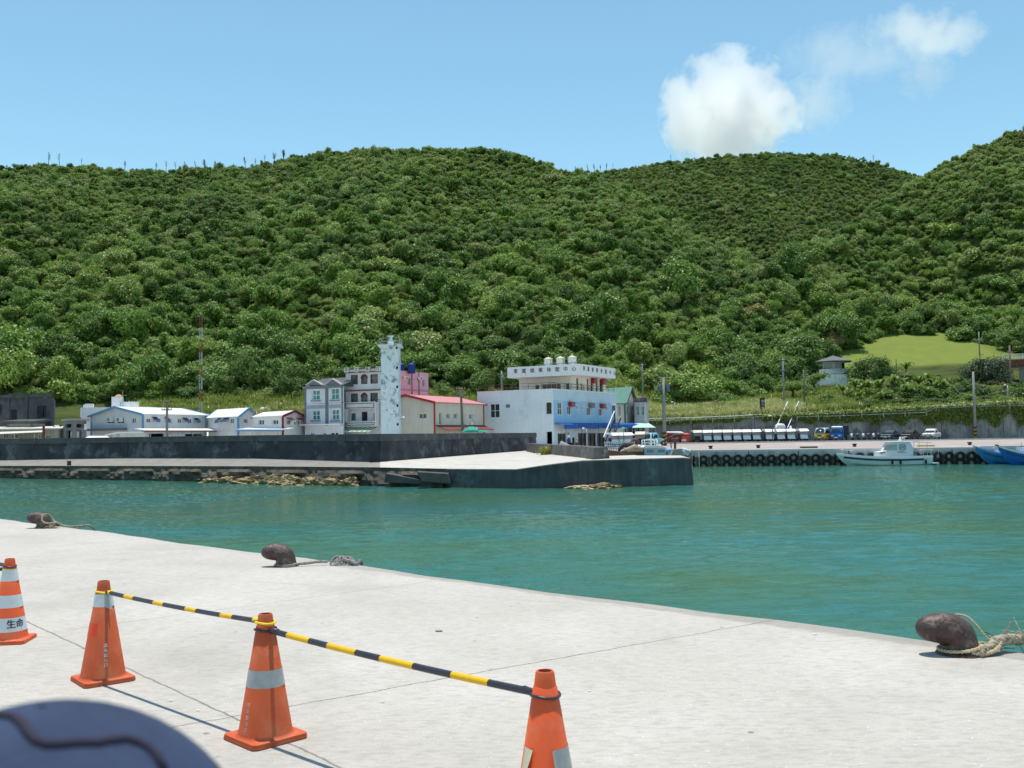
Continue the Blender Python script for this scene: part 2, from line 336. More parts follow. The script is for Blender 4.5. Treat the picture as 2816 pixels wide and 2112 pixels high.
BK = [Vector((12.6, 74, 1.85)), Vector((9.6, 76, 1.85)), Vector((9.6, 104, 1.8)), Vector((3.2, 112, 1.8))]
dk = MB(); pts = [F[5], F[6], F[7], F[8], F[9], F[10], F[11], F[12]]+BK+[W[6], W[5], L1, L0]
ix = {k: i for i, k in enumerate('abcdefghijklmnop')}
dk.add(pts, [tuple(ix[c] for c in t) for t in ('abn', 'bcn', 'cmn', 'cdm', 'dpm', 'deo', 'dop', 'efo', 'fgo', 'gho', 'hio', 'ijo', 'jko', 'kpo', 'klp', 'lmp')])
# skirt joins the same block
sk = MB(); low = []
def skirt(mb, P, out, bot=-1.5, batter=.25):
    S_ = [Vector((b_.y-a_.y, -(b_.x-a_.x), 0)).normalized() for a_, b_ in zip(P, P[1:])]; NR = [S_[0]]+[(x+y).normalized()*(1/max(.5, (x+y).normalized().dot(x))) for x, y in zip(S_, S_[1:])]+[S_[-1]]
    for i in range(len(P)-1):
        a, c = P[i], P[i+1]; e = (c-a); k = NR[i]; nst = max(1, int(e.length/1.2)); k1 = NR[i+1]
        for j in range(nst):
            u, v = a+e*j/nst, a+e*(j+1)/nst
            rows = [(u, v)]
            for q in (.02, .22, .5, .8, 1):
                ku, kv = k.lerp(k1, j/nst), k.lerp(k1, (j+1)/nst); zz = lambda p: p.z+(bot-p.z)*q
                rows.append((Vector((u.x, u.y, zz(u)))+ku*(.05+batter*q), Vector((v.x, v.y, zz(v)))+kv*(.05+batter*q)))
            for r in range(len(rows)-1): mb.add([rows[r][0], rows[r][1], rows[r+1][1], rows[r+1][0]], [(0, 1, 2, 3)])
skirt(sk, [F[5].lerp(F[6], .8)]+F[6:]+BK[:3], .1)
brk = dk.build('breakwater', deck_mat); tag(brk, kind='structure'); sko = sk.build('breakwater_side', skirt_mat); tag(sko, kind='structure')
# rugged eroded side of the left part
rs = MB(); NN = 420; rows = 12; vs = []; fs = []
def nz(a, b, s):   # cheap value noise
    return sum(math.sin(a*f*s+ph+1.7*math.sin(b*f*s*1.3+ph*2))*am for f, am, ph in ((1, .5, .3), (2.1, .27, 1.9), (4.3, .15, 4.1), (8.7, .08, 2.2)))
path = F[:7]; cum = [0]
for i in range(6): cum.append(cum[-1]+(path[i+1]-path[i]).length)
for i in range(NN+1):
    s = cum[-1]*i/NN; k = max(j for j in range(6) if cum[j] <= s+1e-9); p = path[k].lerp(path[k+1], (s-cum[k])/(cum[k+1]-cum[k])); e = (path[k+1]-path[k]); kk = Vector((e.y, -e.x, 0)).normalized()
    for j in range(rows):
        q = j/(rows-1); z = p.z+.0+(-1.2-p.z)*q
        d = .06+(.0 if j < 2 else .18+.3*q+.34*nz(s*1.1, z*3, .9)+.16*nz(s*3.1+9, z*5, 1.3))
        vs.append(Vector((p.x, p.y, z if j else p.z))+kk*d)
for i in range(NN):
    for j in range(rows-1): fs.append((i*rows+j, i*rows+j+1, (i+1)*rows+j+1, (i+1)*rows+j))
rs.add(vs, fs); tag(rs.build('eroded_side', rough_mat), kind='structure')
# ---- sea wall (each cast section slightly offset) and low wall
wt = 3.78
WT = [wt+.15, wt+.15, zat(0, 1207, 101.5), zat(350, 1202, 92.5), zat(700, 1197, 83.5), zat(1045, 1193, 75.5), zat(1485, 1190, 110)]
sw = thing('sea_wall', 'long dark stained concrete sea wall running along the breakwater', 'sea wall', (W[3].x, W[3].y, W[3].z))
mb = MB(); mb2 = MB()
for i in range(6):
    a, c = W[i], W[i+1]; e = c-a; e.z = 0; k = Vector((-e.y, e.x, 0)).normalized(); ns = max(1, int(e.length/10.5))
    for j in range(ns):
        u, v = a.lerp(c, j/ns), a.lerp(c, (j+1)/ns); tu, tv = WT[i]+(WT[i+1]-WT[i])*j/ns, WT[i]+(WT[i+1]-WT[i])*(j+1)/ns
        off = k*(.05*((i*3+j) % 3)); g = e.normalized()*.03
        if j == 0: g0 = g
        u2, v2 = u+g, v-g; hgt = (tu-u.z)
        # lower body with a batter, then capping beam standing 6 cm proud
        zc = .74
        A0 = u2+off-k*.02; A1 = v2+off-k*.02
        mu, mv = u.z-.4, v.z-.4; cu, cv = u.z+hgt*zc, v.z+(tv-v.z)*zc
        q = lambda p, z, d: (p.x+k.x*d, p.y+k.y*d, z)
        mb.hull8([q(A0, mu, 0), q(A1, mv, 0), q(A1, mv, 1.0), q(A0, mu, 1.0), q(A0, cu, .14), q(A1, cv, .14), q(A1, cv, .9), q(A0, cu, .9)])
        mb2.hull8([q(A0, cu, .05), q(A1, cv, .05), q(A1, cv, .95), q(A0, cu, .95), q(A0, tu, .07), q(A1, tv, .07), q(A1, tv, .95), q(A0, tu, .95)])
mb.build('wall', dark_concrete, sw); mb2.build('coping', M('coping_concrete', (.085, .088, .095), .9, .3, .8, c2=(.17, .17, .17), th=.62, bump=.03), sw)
lw = MB(); a, c = L1, L0; e = (c-a).normalized(); k = Vector((-e.y, e.x, 0)); k = k if k.x < 0 else -k
q = lambda p, z, d: (p.x+k.x*d, p.y+k.y*d, z)
a2 = a-e*0; ca = a+e*3.0
lw.hull8([q(a, 1.55, -.05), q(a, 1.55, 1.3), q(ca, 1.55, 1.2), q(ca, 1.55, -.05), q(a, 2.6, .15), q(a, 2.6, 1.15), q(ca, 2.62, 1.1), q(ca, 2.62, .1)])
lw.hull8([q(ca+e*.03, 1.55, 0), q(ca+e*.03, 1.55, 1.05), q(c, 1.55, 1.05), q(c, 1.55, 0), q(ca+e*.03, 2.63, .1), q(ca+e*.03, 2.63, .95), q(c, 2.65, .95), q(c, 2.65, .1)])
tag(lw.build('low_wall', M('low_wall_concrete', (.13, .12, .115), .9, .35, .7, c2=(.26, .25, .23), th=.6, streak=(.05, .05, .05), sk=.5, bump=.05)), 'low grey concrete wall with a sloped end block on the pale breakwater deck', 'wall')
# ---- ground behind the walls, harbour quay on the right
asphalt = M('pinkish_quay_paving', (.36, .31, .29), .9, .1, .3, c2=(.46, .42, .40), th=.63, sc2=.15)
gy = lambda y: 1.55 if y < 106 else 1.55+.5*min(1, (y-106)/28)
gr = MB()
gr.add([(-190, 120, 2.0), W[0]+Vector((0, .6, .3)), W[1]+Vector((0, .6, .3)), W[2]+Vector((0, .6, .3)), W[3]+Vector((0, .6, .3)), W[4]+Vector((0, .6, .3)), W[5]+Vector((0, .6, .4)), W[6]+Vector((-.4, .6, .2)), (9.6, 104, 1.796), (9.6, 106, 1.8), (9.6, 147, 2.15), (-190, 147, 2.3)], [tuple(range(12))])
tag(gr.build('ground', M('pale_ground', (.46, .44, .41), .9, .12, .6)), kind='structure')
fq = MB(); e0, e1 = Vector((9.6, 104.2, 1.55)), Vector((49, 98, 1.55))
fq.add([e0, e1, (49, 104, 1.55), (49, 134, 2.02), (9.6, 136, 2.0), (9.6, 108, 1.6)], [(0, 1, 2, 5), (5, 2, 3, 4)])
fq.add([(49, 103.5, 1.55), (190, 96, 1.55), (190, 130, 2.02), (49, 134, 2.02)], [(0, 1, 2, 3)])
tag(fq.build('harbour_quay', asphalt), kind='structure')
kb = MB(); kb.bar(e0+Vector((0, .25, .05)), e1+Vector((0, .25, .05)), .5, .2); kb.bar((49.25, 103.6, 1.6), (150, 98.2, 1.6), .5, .2)
tag(kb.build('kerb', M('pale_kerb', (.55, .54, .52), .85, .1)), kind='structure')
pk = MB(); pk.add([(9.6, 136, 2.0), (49, 134, 2.02), (190, 130, 2.02), (190, 150, 2.1), (9.6, 150, 2.1)], [(0, 1, 2, 3, 4)])
pk2 = MB(); pk2.bar((9.6, 136, 2.08), (49, 134, 2.08), .35, .2); pk2.bar((49, 134, 2.08), (190, 130, 2.08), .35, .2)
tag(pk.build('parking_lane', M('lane_asphalt', (.16, .155, .15), .9, .15)), kind='structure'); tag(pk2.build('lane_kerb', M('lane_kerb_paint', (.5, .48, .42), .85, .15)), kind='structure')
qw = MB()
for a, c in ((e0, e1), (Vector((49, 103.4, 1.55)), Vector((190, 95.9, 1.55)))):
    n_ = int((c-a).length/4.5)
    for i in range(n_):
        u, v = a.lerp(c, i/n_), a.lerp(c, (i+1)/n_); u, v = u+(v-u)*.012, v-(v-u)*.012
        qw.hull8([(u.x, u.y-.03, -2), (v.x, v.y-.03, -2), (v.x, v.y+.5, -2), (u.x, u.y+.5, -2), (u.x, u.y, 1.5), (v.x, v.y, 1.5), (v.x, v.y+.5, 1.5), (u.x, u.y+.5, 1.5)])
qw.hull8([(48.6, 98.3, -2), (49.1, 98.3, -2), (49.1, 104, -2), (48.6, 104, -2), (48.6, 98.3, 1.5), (49.1, 98.3, 1.5), (49.1, 104, 1.5), (48.6, 104, 1.5)])
tag(qw.build('quay_side', M('quay_side_concrete', (.50, .485, .455), .9, .2, .8, c2=(.22, .215, .21), th=.62, streak=(.14, .13, .12), sk=.5, bump=.03)), kind='structure')
# ---- hills
def crest(P, lower=3.6, step=3.0):
    out = []
    Q = [Vector((*xy(px, Y, py), zat(px, py, Y)-lower)) for px, py, Y in P]
    for a, c in zip(Q, Q[1:]):
        n = max(1, int((c-a).length/step))
        out += [a.lerp(c, i/n) for i in range(n)]
    return np.array([tuple(p) for p in out+[Q[-1]]])
HA = np.vstack([crest([(-1400, 500, 330), (-600, 455, 330), (0, 441, 330), (130, 433, 330), (250, 441, 330), (400, 451, 332), (560, 450, 335), (700, 440, 335), (830, 413, 335), (1000, 396, 335), (1250, 391, 335), (1330, 391, 332), (1430, 411, 328), (1480, 447, 322), (1530, 482, 312), (1600, 565, 290), (1680, 655, 268), (1760, 745, 245), (1850, 850, 220)])])
HB = np.vstack([crest([(1300, 520, 470), (1500, 478, 475), (1530, 471, 480), (1600, 462, 480), (1720, 450, 480), (1900, 424, 480), (2100, 407, 480), (2300, 413, 480), (2420, 442, 480), (2500, 466, 480), (2540, 475, 480), (2700, 520, 480), (3300, 620, 480)])])
HC = np.vstack([crest([(4200, 60, 360), (3300, 150, 345), (2816, 338, 320), (2700, 383, 315), (2600, 430, 310), (2540, 472, 305), (2450, 525, 295), (2350, 595, 280), (2250, 650, 262), (2100, 735, 238), (1980, 830, 212), (1880, 930, 190), (1830, 990, 178)])])
_tab = rng.random((64, 64))
def vnoise(x, y):
    xi, yi = np.floor(x).astype(int), np.floor(y).astype(int); fx, fy = x-xi, y-yi; fx, fy = fx*fx*(3-2*fx), fy*fy*(3-2*fy)
    g = lambda a, b: _tab[a % 64, b % 64]
    return (g(xi, yi)*(1-fx)+g(xi+1, yi)*fx)*(1-fy)+(g(xi, yi+1)*(1-fx)+g(xi+1, yi+1)*fx)*fy-.5
def cone(x, y, H, k):
    h = np.full(x.shape, -1e9); zc = np.full(x.shape, 0.)
    for px, py, pz in H:
        d = np.sqrt((x-px)**2+(y-py)**2+4)-2
        v = pz-k*d; zc = np.where(v > h, pz, zc); np.maximum(h, v, out=h)
    return h, zc
def slope_top(x): # top of retaining wall and slope behind it, by x
    t = np.clip((x-24)/50, 0, 1)
    return 5.1+2.1*t, .14+.02*np.clip((x-36)/22, 0, 1)
def terrain(x, y):
    x, y = np.asarray(x, float), np.asarray(y, float)
    gl = 2.2+np.clip(y-140, 0, 400)*.42+vnoise(x/9, y/9)*1.2*np.clip((y-140)/10, 0, 1)
    zt, sl = slope_top(x); gr_ = zt+sl*np.clip(y-146, 0, 26)+.31*np.clip(y-172, 0, 400)*np.clip((x-30)/20, .5, 1)+vnoise(x/7, y/7)*.8*np.clip((y-150)/10, 0, 1)
    m = np.clip((x-17)/6, 0, 1); g = gl*(1-m)+gr_*m
    g = np.minimum(g, 27+0*g)
    wx = x+14*vnoise(x/40+3, y/50); ridge = vnoise(wx/34+7, y/130)*24+vnoise(wx/14, y/50+5)*8
    hs = []
    for H, k in ((HA, .545), (HB, .6), (HC, .74)):
        c, zc = cone(x, y, H, k); hs.append(c+ridge*np.clip((zc-c-2)/28, 0, 1)*np.clip((c-4)/20, 0, 1))
    return np.maximum(np.maximum(hs[0], hs[1]), np.maximum(hs[2], g))
us = np.linspace(-.8, .85, 250); ys = np.concatenate([np.linspace(146.3, 230, 75), np.linspace(231.5, 520, 130)])
U, Yg = np.meshgrid(us, ys); X = U*Yg; Z = terrain(X, Yg)
hm = MB(); nu = len(us); hm.add(np.stack([X, Yg, Z], -1).reshape(-1, 3), [(j*nu+i, j*nu+i+1, (j+1)*nu+i+1, (j+1)*nu+i) for j in range(len(ys)-1) for i in range(nu-1)])
m, nt, b = base('hill_ground'); vec = coords(nt)
# lawn: a mown patch cut into the slope, by position
sx = N(nt, 'ShaderNodeSeparateXYZ'); nt.links.new(vec, sx.inputs[0])
def rng_mask(out, a, bb, soft):
    r1 = N(nt, 'ShaderNodeMapRange'); r1.inputs[1].default_value = a-soft; r1.inputs[2].default_value = a+soft; nt.links.new(out, r1.inputs[0])
    r2 = N(nt, 'ShaderNodeMapRange'); r2.inputs[1].default_value = bb+soft; r2.inputs[2].default_value = bb-soft; nt.links.new(out, r2.inputs[0])
    mm = N(nt, 'ShaderNodeMath', operation='MULTIPLY'); nt.links.new(r1.outputs[0], mm.inputs[0]); nt.links.new(r2.outputs[0], mm.inputs[1]); return mm.outputs[0]
mxx, myy = rng_mask(sx.outputs[0], 60, 99, 3), rng_mask(sx.outputs[1], 186, 222, 1.)
lm = N(nt, 'ShaderNodeMath', operation='MULTIPLY'); nt.links.new(mxx, lm.inputs[0]); nt.links.new(myy, lm.inputs[1])
soil = ramp(nt, noise(nt, coords(nt, scale=(.6, 1.6, 1)), .3, 8, .7), [(.3, (.035, .05, .016)), (.55, (.075, .095, .03)), (.75, (.13, .115, .055))])
lawn = mix(nt, ramp(nt, noise(nt, coords(nt, scale=(1, .4, 1)), .5, 9, .7), [(.35, 0.), (.75, .55)]), (.18, .225, .05), (.125, .15, .045))
nt.links.new(mix(nt, lm.outputs[0], soil, lawn), b.inputs['Base Color']); b.inputs['Roughness'].default_value = 1; b.inputs['Specular IOR Level'].default_value = .05
ho = hm.build('hills', m, smooth=True, fix=False); tag(ho, kind='structure')
def ter1(x, y): return float(terrain(np.array([x]), np.array([y]))[0])
def ground_hit(px, py, y0=146.5, y1=520):   # where the pixel's ray meets the hillside
    ysamp = np.linspace(y0, y1, 1500); d = ray(px, py); xs = d.x/d.y*ysamp; zs = EYE.z+d.z/d.y*ysamp
    k = np.argmax(terrain(xs, ysamp) > zs); return Vector((xs[k], ysamp[k], zs[k]))
# ---- foliage materials
def leafmat(name, stops, use='inst', rough=.45, trans=.3, zone=True):
    m, nt, b = base(name)
    if use == 'inst':
        a = N(nt, 'ShaderNodeAttribute', attribute_type='INSTANCER', attribute_name='tint'); f = a.outputs['Fac']
    else:
        oi = N(nt, 'ShaderNodeTexCoord'); f = noise(nt, oi.outputs['Object'], 1.1, 5, .7)
    c = ramp(nt, f, stops); g = N(nt, 'ShaderNodeNewGeometry')
    c = mix(nt, ramp(nt, noise(nt, g.outputs['Position'], 2.2, 3), [(.3, 0.), (.75, .6)]), c, tuple(min(1, x*1.7) for x in stops[len(stops)//2][1]))
    nt.links.new(c, b.inputs['Base Color']); b.inputs['Roughness'].default_value = rough; b.inputs['Specular IOR Level'].default_value = .35
    t = N(nt, 'ShaderNodeBsdfTranslucent'); nt.links.new(mix(nt, .5, c, (.12, .2, .02)), t.inputs[0]); ms = N(nt, 'ShaderNodeMixShader'); ms.inputs[0].default_value = trans
    out = nt.nodes['Material Output']; nt.links.new(b.outputs[0], ms.inputs[1]); nt.links.new(t.outputs[0], ms.inputs[2]); nt.links.new(ms.outputs[0], out.inputs[0])
    return m
forest_leaf = leafmat('forest_leaf', [(0, (.030, .085, .026)), (.3, (.064, .155, .034)), (.58, (.135, .250, .046)), (.8, (.25, .345, .066)), (.9, (.29, .32, .14)), (1, (.29, .20, .09))])
grass_leaf = leafmat('reed_leaf', [(0, (.14, .21, .04)), (.5, (.30, .34, .09)), (1, (.60, .55, .30))], trans=.35)
def crown_mesh(name, lobes, leaves, leaf, mat, seed, flat=.8, spread=.62, core=True, thin=1.0):
    r = np.random.default_rng(seed); mb = MB()
    L = [((0, 0, .05), .5)]+[((spread*math.cos(t)*r.uniform(.45, 1.35), spread*math.sin(t)*r.uniform(.45, 1.35), r.uniform(-.3, .55)), r.uniform(.22, .52)) for t in np.linspace(0, 6.28, lobes, endpoint=False)+r.uniform(0, 1)]
    for c, rad in L:
        if core:
            k = rad*.52; ico = []
            for i in range(4):
                for j in range(7):
                    th = math.pi*(i+.5)/4; ph = 6.283*j/7; q = k*r.uniform(.8, 1.15); ico.append((c[0]+q*math.sin(th)*math.cos(ph), c[1]+q*math.sin(th)*math.sin(ph), (c[2]+q*math.cos(th))*flat))
            mb.add(ico, [(i*7+j, i*7+(j+1) % 7, (i+1)*7+(j+1) % 7, (i+1)*7+j) for i in range(3) for j in range(7)]+[tuple(range(7)), tuple(range(21, 28))])
        for _ in range(int(leaves*rad/.5)):
            d = r.normal(size=3); d /= np.linalg.norm(d)
            if d[2] < -.35: d[2] *= -.6
            p = np.array(c)+d*rad*(r.uniform(.6, 1.1) if r.random() < .8 else r.uniform(1.05, 1.45)); p[2] *= flat; nrm = Vector(d*.8+r.normal(size=3)*.5+np.array([0, 0, .55])).normalized()
            a = nrm.orthogonal().normalized(); a.rotate(Matrix.Rotation(r.uniform(0, 6.28), 3, nrm)); bb = nrm.cross(a); s = leaf*r.uniform(.55, 1.35); P = Vector(p)
            mb.add([P-a*s, P-bb*s*.55*thin+nrm*s*.15, P+a*s, P+bb*s*.55*thin+nrm*s*.15], [(0, 1, 2, 3)])
    me = bpy.data.meshes.new(name); me.from_pydata(mb.v, [], mb.f); me.materials.append(mat)
    return me
def tuft_mesh(name, n, mat, seed, h=1.0, wd=.05, lean=.5, plume=False):
    r = np.random.default_rng(seed); mb = MB()
    for _ in range(n):
        a = r.uniform(0, 6.28); ln = r.uniform(.1, lean); hh = h*r.uniform(.55, 1.1); o = Vector((r.normal()*.25, r.normal()*.25, 0)); d = Vector((math.cos(a), math.sin(a), 0)); s = Vector((-d.y, d.x, 0))*wd*r.uniform(.7, 1.4)
        p0, p1, p2 = o, o+d*ln*.35*hh+Vector((0, 0, hh*.62)), o+d*ln*hh+Vector((0, 0, hh*(1-.25*ln)))
        mb.add([p0-s, p0+s, p1+s*.9, p1-s*.9, p2], [(0, 1, 2, 3), (3, 2, 4)])
    me = bpy.data.meshes.new(name); me.from_pydata(mb.v, [], mb.f); me.materials.append(mat); return me
def scatter(name, label, cat, P, scl, rot, idx, tint, meshes):
    """one 'stuff' object: points that carry instances of the source meshes"""
    src = bpy.data.collections.new(name+'_source')
    for i, me in enumerate(meshes): src.objects.link(bpy.data.objects.new('%s_%02d' % (name, i), me))
    me = bpy.data.meshes.new(name); me.from_pydata([tuple(p) for p in P], [], [])
    for n_, ty, da in (('scl', 'FLOAT_VECTOR', scl), ('rot', 'FLOAT_VECTOR', rot), ('idx', 'INT', idx), ('tint', 'FLOAT', tint)):
        at_ = me.attributes.new(n_, ty, 'POINT'); at_.data.foreach_set('vector' if 'VECTOR' in ty else 'value', np.asarray(da).ravel())
    o = bpy.data.objects.new(name, me); COL.objects.link(o)
    ng = bpy.data.node_groups.new(name, 'GeometryNodeTree'); ng.interface.new_socket('Geometry', in_out='INPUT', socket_type='NodeSocketGeometry'); ng.interface.new_socket('Geometry', in_out='OUTPUT', socket_type='NodeSocketGeometry')
    gi, go = ng.nodes.new('NodeGroupInput'), ng.nodes.new('NodeGroupOutput'); ip = ng.nodes.new('GeometryNodeInstanceOnPoints'); ci = ng.nodes.new('GeometryNodeCollectionInfo')
    ci.inputs['Collection'].default_value = src; ci.inputs['Separate Children'].default_value = True; ci.inputs['Reset Children'].default_value = True
    ip.inputs['Pick Instance'].default_value = True
    def na(n_, ty):
        a = ng.nodes.new('GeometryNodeInputNamedAttribute'); a.data_type = ty; a.inputs['Name'].default_value = n_; return a.outputs[0]
    ng.links.new(gi.outputs[0], ip.inputs['Points']); ng.links.new(ci.outputs[0], ip.inputs['Instance']); ng.links.new(na('idx', 'INT'), ip.inputs['Instance Index'])
    ng.links.new(na('rot', 'FLOAT_VECTOR'), ip.inputs['Rotation']); ng.links.new(na('scl', 'FLOAT_VECTOR'), ip.inputs['Scale']); ng.links.new(ip.outputs[0], go.inputs[0])
    o.modifiers.new('scatter', 'NODES').node_group = ng
    return tag(o, label, cat, kind='stuff')
CROWNS = [crown_mesh('crown_%d' % i, 8+i % 4, 430, .082, forest_leaf, 30+i, flat=(.9, .75, 1.05, .8, .9, .7)[i]) for i in range(6)]
CROWNS += [crown_mesh('sparse_%d' % i, 4, 240, .10, forest_leaf, 50+i, flat=1.2, core=False) for i in range(2)]
TUFTS = [tuft_mesh('tuft_%d' % i, 46, grass_leaf, 70+i) for i in range(4)]
# ---- forest points
def in_frame(P, mx=260, my=60):
    d = P-np.array(EYE); f = d@np.array(_f); px = 1408+FP*(d@np.array(AX))/f; py = 1056-FP*(d@np.array(AU))/f
    return px, py
cand = []
sp = 2.0; gx, gyy = np.meshgrid(np.arange(-300, 330, sp), np.arange(148, 500, sp))
gx = gx+rng.uniform(-.5, .5, gx.shape)*sp; gyy = gyy+rng.uniform(-.5, .5, gx.shape)*sp; gx, gyy = gx.ravel(), gyy.ravel()
keep = np.abs(gx/gyy) < .62; gx, gyy = gx[keep], gyy[keep]; gz = terrain(gx, gyy)
P = np.stack([gx, gyy, gz], 1); px, py = in_frame(P)
# hide what lies well behind a crest: compare with the highest line of sight met on the way
vis = np.ones(len(P), bool); ang = (gz+5-EYE.z)/gyy; best = np.full(len(P), -9.)
for t in np.linspace(.4, .985, 40):
    yy = gyy*t; ok = yy > 147; h = np.where(ok, (terrain(gx*t, np.maximum(yy, 147))-EYE.z)/yy, -9); np.maximum(best, h, out=best)
vis = ang > best-.004
lx = (gx > 58) & (gx < 101) & (gyy > 168) & (gyy < 220) & (py > 925)
lawn_zone = (gx > 15) & (gyy < np.interp(gx, [15, 40, 50, 58, 64, 72, 80, 94, 97, 104, 140], [163, 164, 172, 186, 196, 203, 213, 214, 204, 186, 180]))
left_zone = (gx <= 15) & (gyy < 157)
dom = rng.random(len(P)) < .30
P_ok = vis & ~lawn_zone & ~left_zone
P, px, py, dom = P[P_ok], px[P_ok], py[P_ok], dom[P_ok]; n = len(P)
relh = np.clip((P[:, 2]-6)/80, 0, 1)
far = np.where(P[:, 1] > 345, .85, 1.0)
size = np.where(dom, rng.lognormal(0, .32, n)*(1.8-.85*relh), rng.lognormal(0, .32, n)*(1.45-.5*relh))*far*np.where(rng.random(n) < .1, 1.35, 1)
hgt = size*np.where(dom, rng.uniform(.9, 1.5, n), rng.uniform(.8, 1.2, n))
P[:, 2] += np.where(dom, (hgt*.85+.4)*(1-.45*relh), hgt*.25)
tn = .42+1.1*vnoise(P[:, 0]/16, P[:, 1]/22)+.35*vnoise(P[:, 0]/6+9, P[:, 1]/6)+rng.normal(0, .22, n)+.06*relh  # leaf colour variation, widened to also paint sunlit patches and shaded hollows
tint = np.clip(tn, 0, .86); odd = rng.random(n) < .012; tint = np.where(odd, rng.uniform(.88, 1, n), tint)
tint = np.where((rng.random(n) < .30*relh), rng.uniform(.80, .92, n), tint)
rot = np.stack([rng.normal(0, .3, n), rng.normal(0, .3, n), rng.uniform(0, 6.28, n)], 1)
idx = np.where((rng.random(n) < .12) & (size < 1.9), rng.integers(6, 8, n), rng.integers(0, 6, n))
scl = np.stack([size, size*rng.uniform(.85, 1.15, n), hgt], 1)
# a last layer of small leafy tops fills the canopy between the crowns and breaks their outlines
ks = rng.choice(n, int(n*.75)); m2 = len(ks); off = rng.normal(0, 1.3, (m2, 2)); E_ = P[ks].copy(); E_[:, :2] += off
E_[:, 2] = terrain(E_[:, 0], E_[:, 1])+rng.uniform(.3, 2.6, m2)*(1-.5*relh[ks]); s2 = rng.uniform(.45, 1.0, m2)*(1-.25*relh[ks])
P = np.vstack([P, E_]); size = np.concatenate([size, s2]); hgt = np.concatenate([hgt, s2*rng.uniform(.8, 1.5, m2)]); tint = np.concatenate([tint, np.clip(tint[ks]+rng.normal(0, .2, m2), 0, .9)])
rot = np.vstack([rot, np.stack([rng.normal(0, .5, m2), rng.normal(0, .5, m2), rng.uniform(0, 6.28, m2)], 1)]); idx = np.concatenate([idx, rng.integers(4, 8, m2)]); n += m2; scl = np.stack([size, size*rng.uniform(.8, 1.2, n), hgt], 1)
fx = (P[:, 0] > 15) & (P[:, 1] < np.interp(P[:, 0], [15, 40, 50, 58, 64, 72, 80, 94, 97, 104, 140], [162, 163, 171, 185, 195, 202, 212, 213, 203, 185, 179])); fx |= (P[:, 0] <= 15) & (P[:, 1] < 156.5); q_ = ~fx
P, scl, rot, idx, tint = P[q_], scl[q_], rot[q_], idx[q_], tint[q_]; n = len(P)
print('forest', n)
scatter('forest', 'dense green forest covering the hills behind the harbour', 'forest', P, scl, rot, idx, tint, CROWNS)
# ---- reeds and tall grass at the foot of the hills
cx, cy = np.meshgrid(np.arange(-60, 120, .62), np.arange(146.6, 182, .62)); cx = (cx+rng.uniform(-.5, .5, cx.shape)*.6).ravel(); cy = (cy+rng.uniform(-.5, .5, cy.shape)*.6).ravel()
k = (((cx < 15) & (cy < 159)) | ((cx >= 15) & (cx < 58) & (cy < 174)) | ((cx >= 58) & (cy < 167))) & (np.abs(cx/cy) < .6); cx, cy = cx[k], cy[k]; cz = terrain(cx, cy); n = len(cx)
gt = np.clip(.45+.9*vnoise(cx/8, cy/5)+rng.normal(0, .2, n)+np.where((cx > 18) & (cx < 44) & (cy < 160), .55, np.where(cx < 15, .12, -.1)), 0, 1)
gh = rng.uniform(.9, 1.7, n)*np.where((cx > 52), .5, 1.0)
print('grass', n)
scatter('tall_grass', 'pale yellow-green reeds and tall grass at the foot of the hill', 'grass', np.stack([cx, cy, cz-.05], 1), np.stack([gh, gh, gh], 1), np.stack([0*cx, 0*cx, rng.uniform(0, 6.28, n)], 1), rng.integers(0, 4, n), gt, TUFTS)
# ---- clouds: real volumes far beyond the ridge
def cloud(label, px, py, wpx, hpx, Y, dens, seed, th=.48, lean=0., nsc=1.9, namp=1.7, g=.7, dep=.6):
    c = at(px, py, Y); rx, rz = wpx/2/FP*Y, hpx/2/FP*Y; bm = bmesh.new(); bmesh.ops.create_icosphere(bm, subdivisions=3, radius=1); me = bpy.data.meshes.new('cloud'); bm.to_mesh(me); bm.free()
    o = bpy.data.objects.new('cloud', me); COL.objects.link(o); o.location = c; o.scale = (rx, rx*dep, rz); o.rotation_euler = (math.atan2(c.z-EYE.z, Y), lean, 0)
    m = bpy.data.materials.new('cloud_%d' % seed); m.use_nodes = True; nt = m.node_tree; nt.nodes.remove(nt.nodes['Principled BSDF']); v = N(nt, 'ShaderNodeVolumePrincipled')
    v.inputs['Color'].default_value = (1, 1, 1, 1); v.inputs['Anisotropy'].default_value = g
    tc = N(nt, 'ShaderNodeTexCoord'); ln = N(nt, 'ShaderNodeVectorMath', operation='LENGTH'); nt.links.new(tc.outputs['Object'], ln.inputs[0])
    mp = N(nt, 'ShaderNodeMapping'); mp.inputs['Location'].default_value = (seed*3.1, 0, seed); mp.inputs['Scale'].default_value = (1, dep, max(.45, rz/rx)); nt.links.new(tc.outputs['Object'], mp.inputs[0])
    nz_ = N(nt, 'ShaderNodeTexNoise'); nz_.inputs['Scale'].default_value = nsc; nz_.inputs['Detail'].default_value = 7; nz_.inputs['Roughness'].default_value = .62; nt.links.new(mp.outputs[0], nz_.inputs[0])
    n3 = N(nt, 'ShaderNodeMath', operation='MULTIPLY'); n3.inputs[1].default_value = namp; nt.links.new(nz_.outputs['Fac'], n3.inputs[0])
    a = N(nt, 'ShaderNodeMath', operation='MULTIPLY_ADD'); nt.links.new(ln.outputs['Value'], a.inputs[0]); a.inputs[1].default_value = -.72; nt.links.new(n3.outputs[0], a.inputs[2])
    r = N(nt, 'ShaderNodeMapRange'); r.inputs[1].default_value = th-.22; r.inputs[2].default_value = th+.02; r.inputs[4].default_value = dens; nt.links.new(a.outputs[0], r.inputs[0])
    nt.links.new(r.outputs[0], v.inputs['Density']); nt.links.new(v.outputs[0], nt.nodes['Material Output'].inputs['Volume']); me.materials.append(m)
    m.cycles.volume_step_rate = .35
    return tag(o, label, 'cloud')
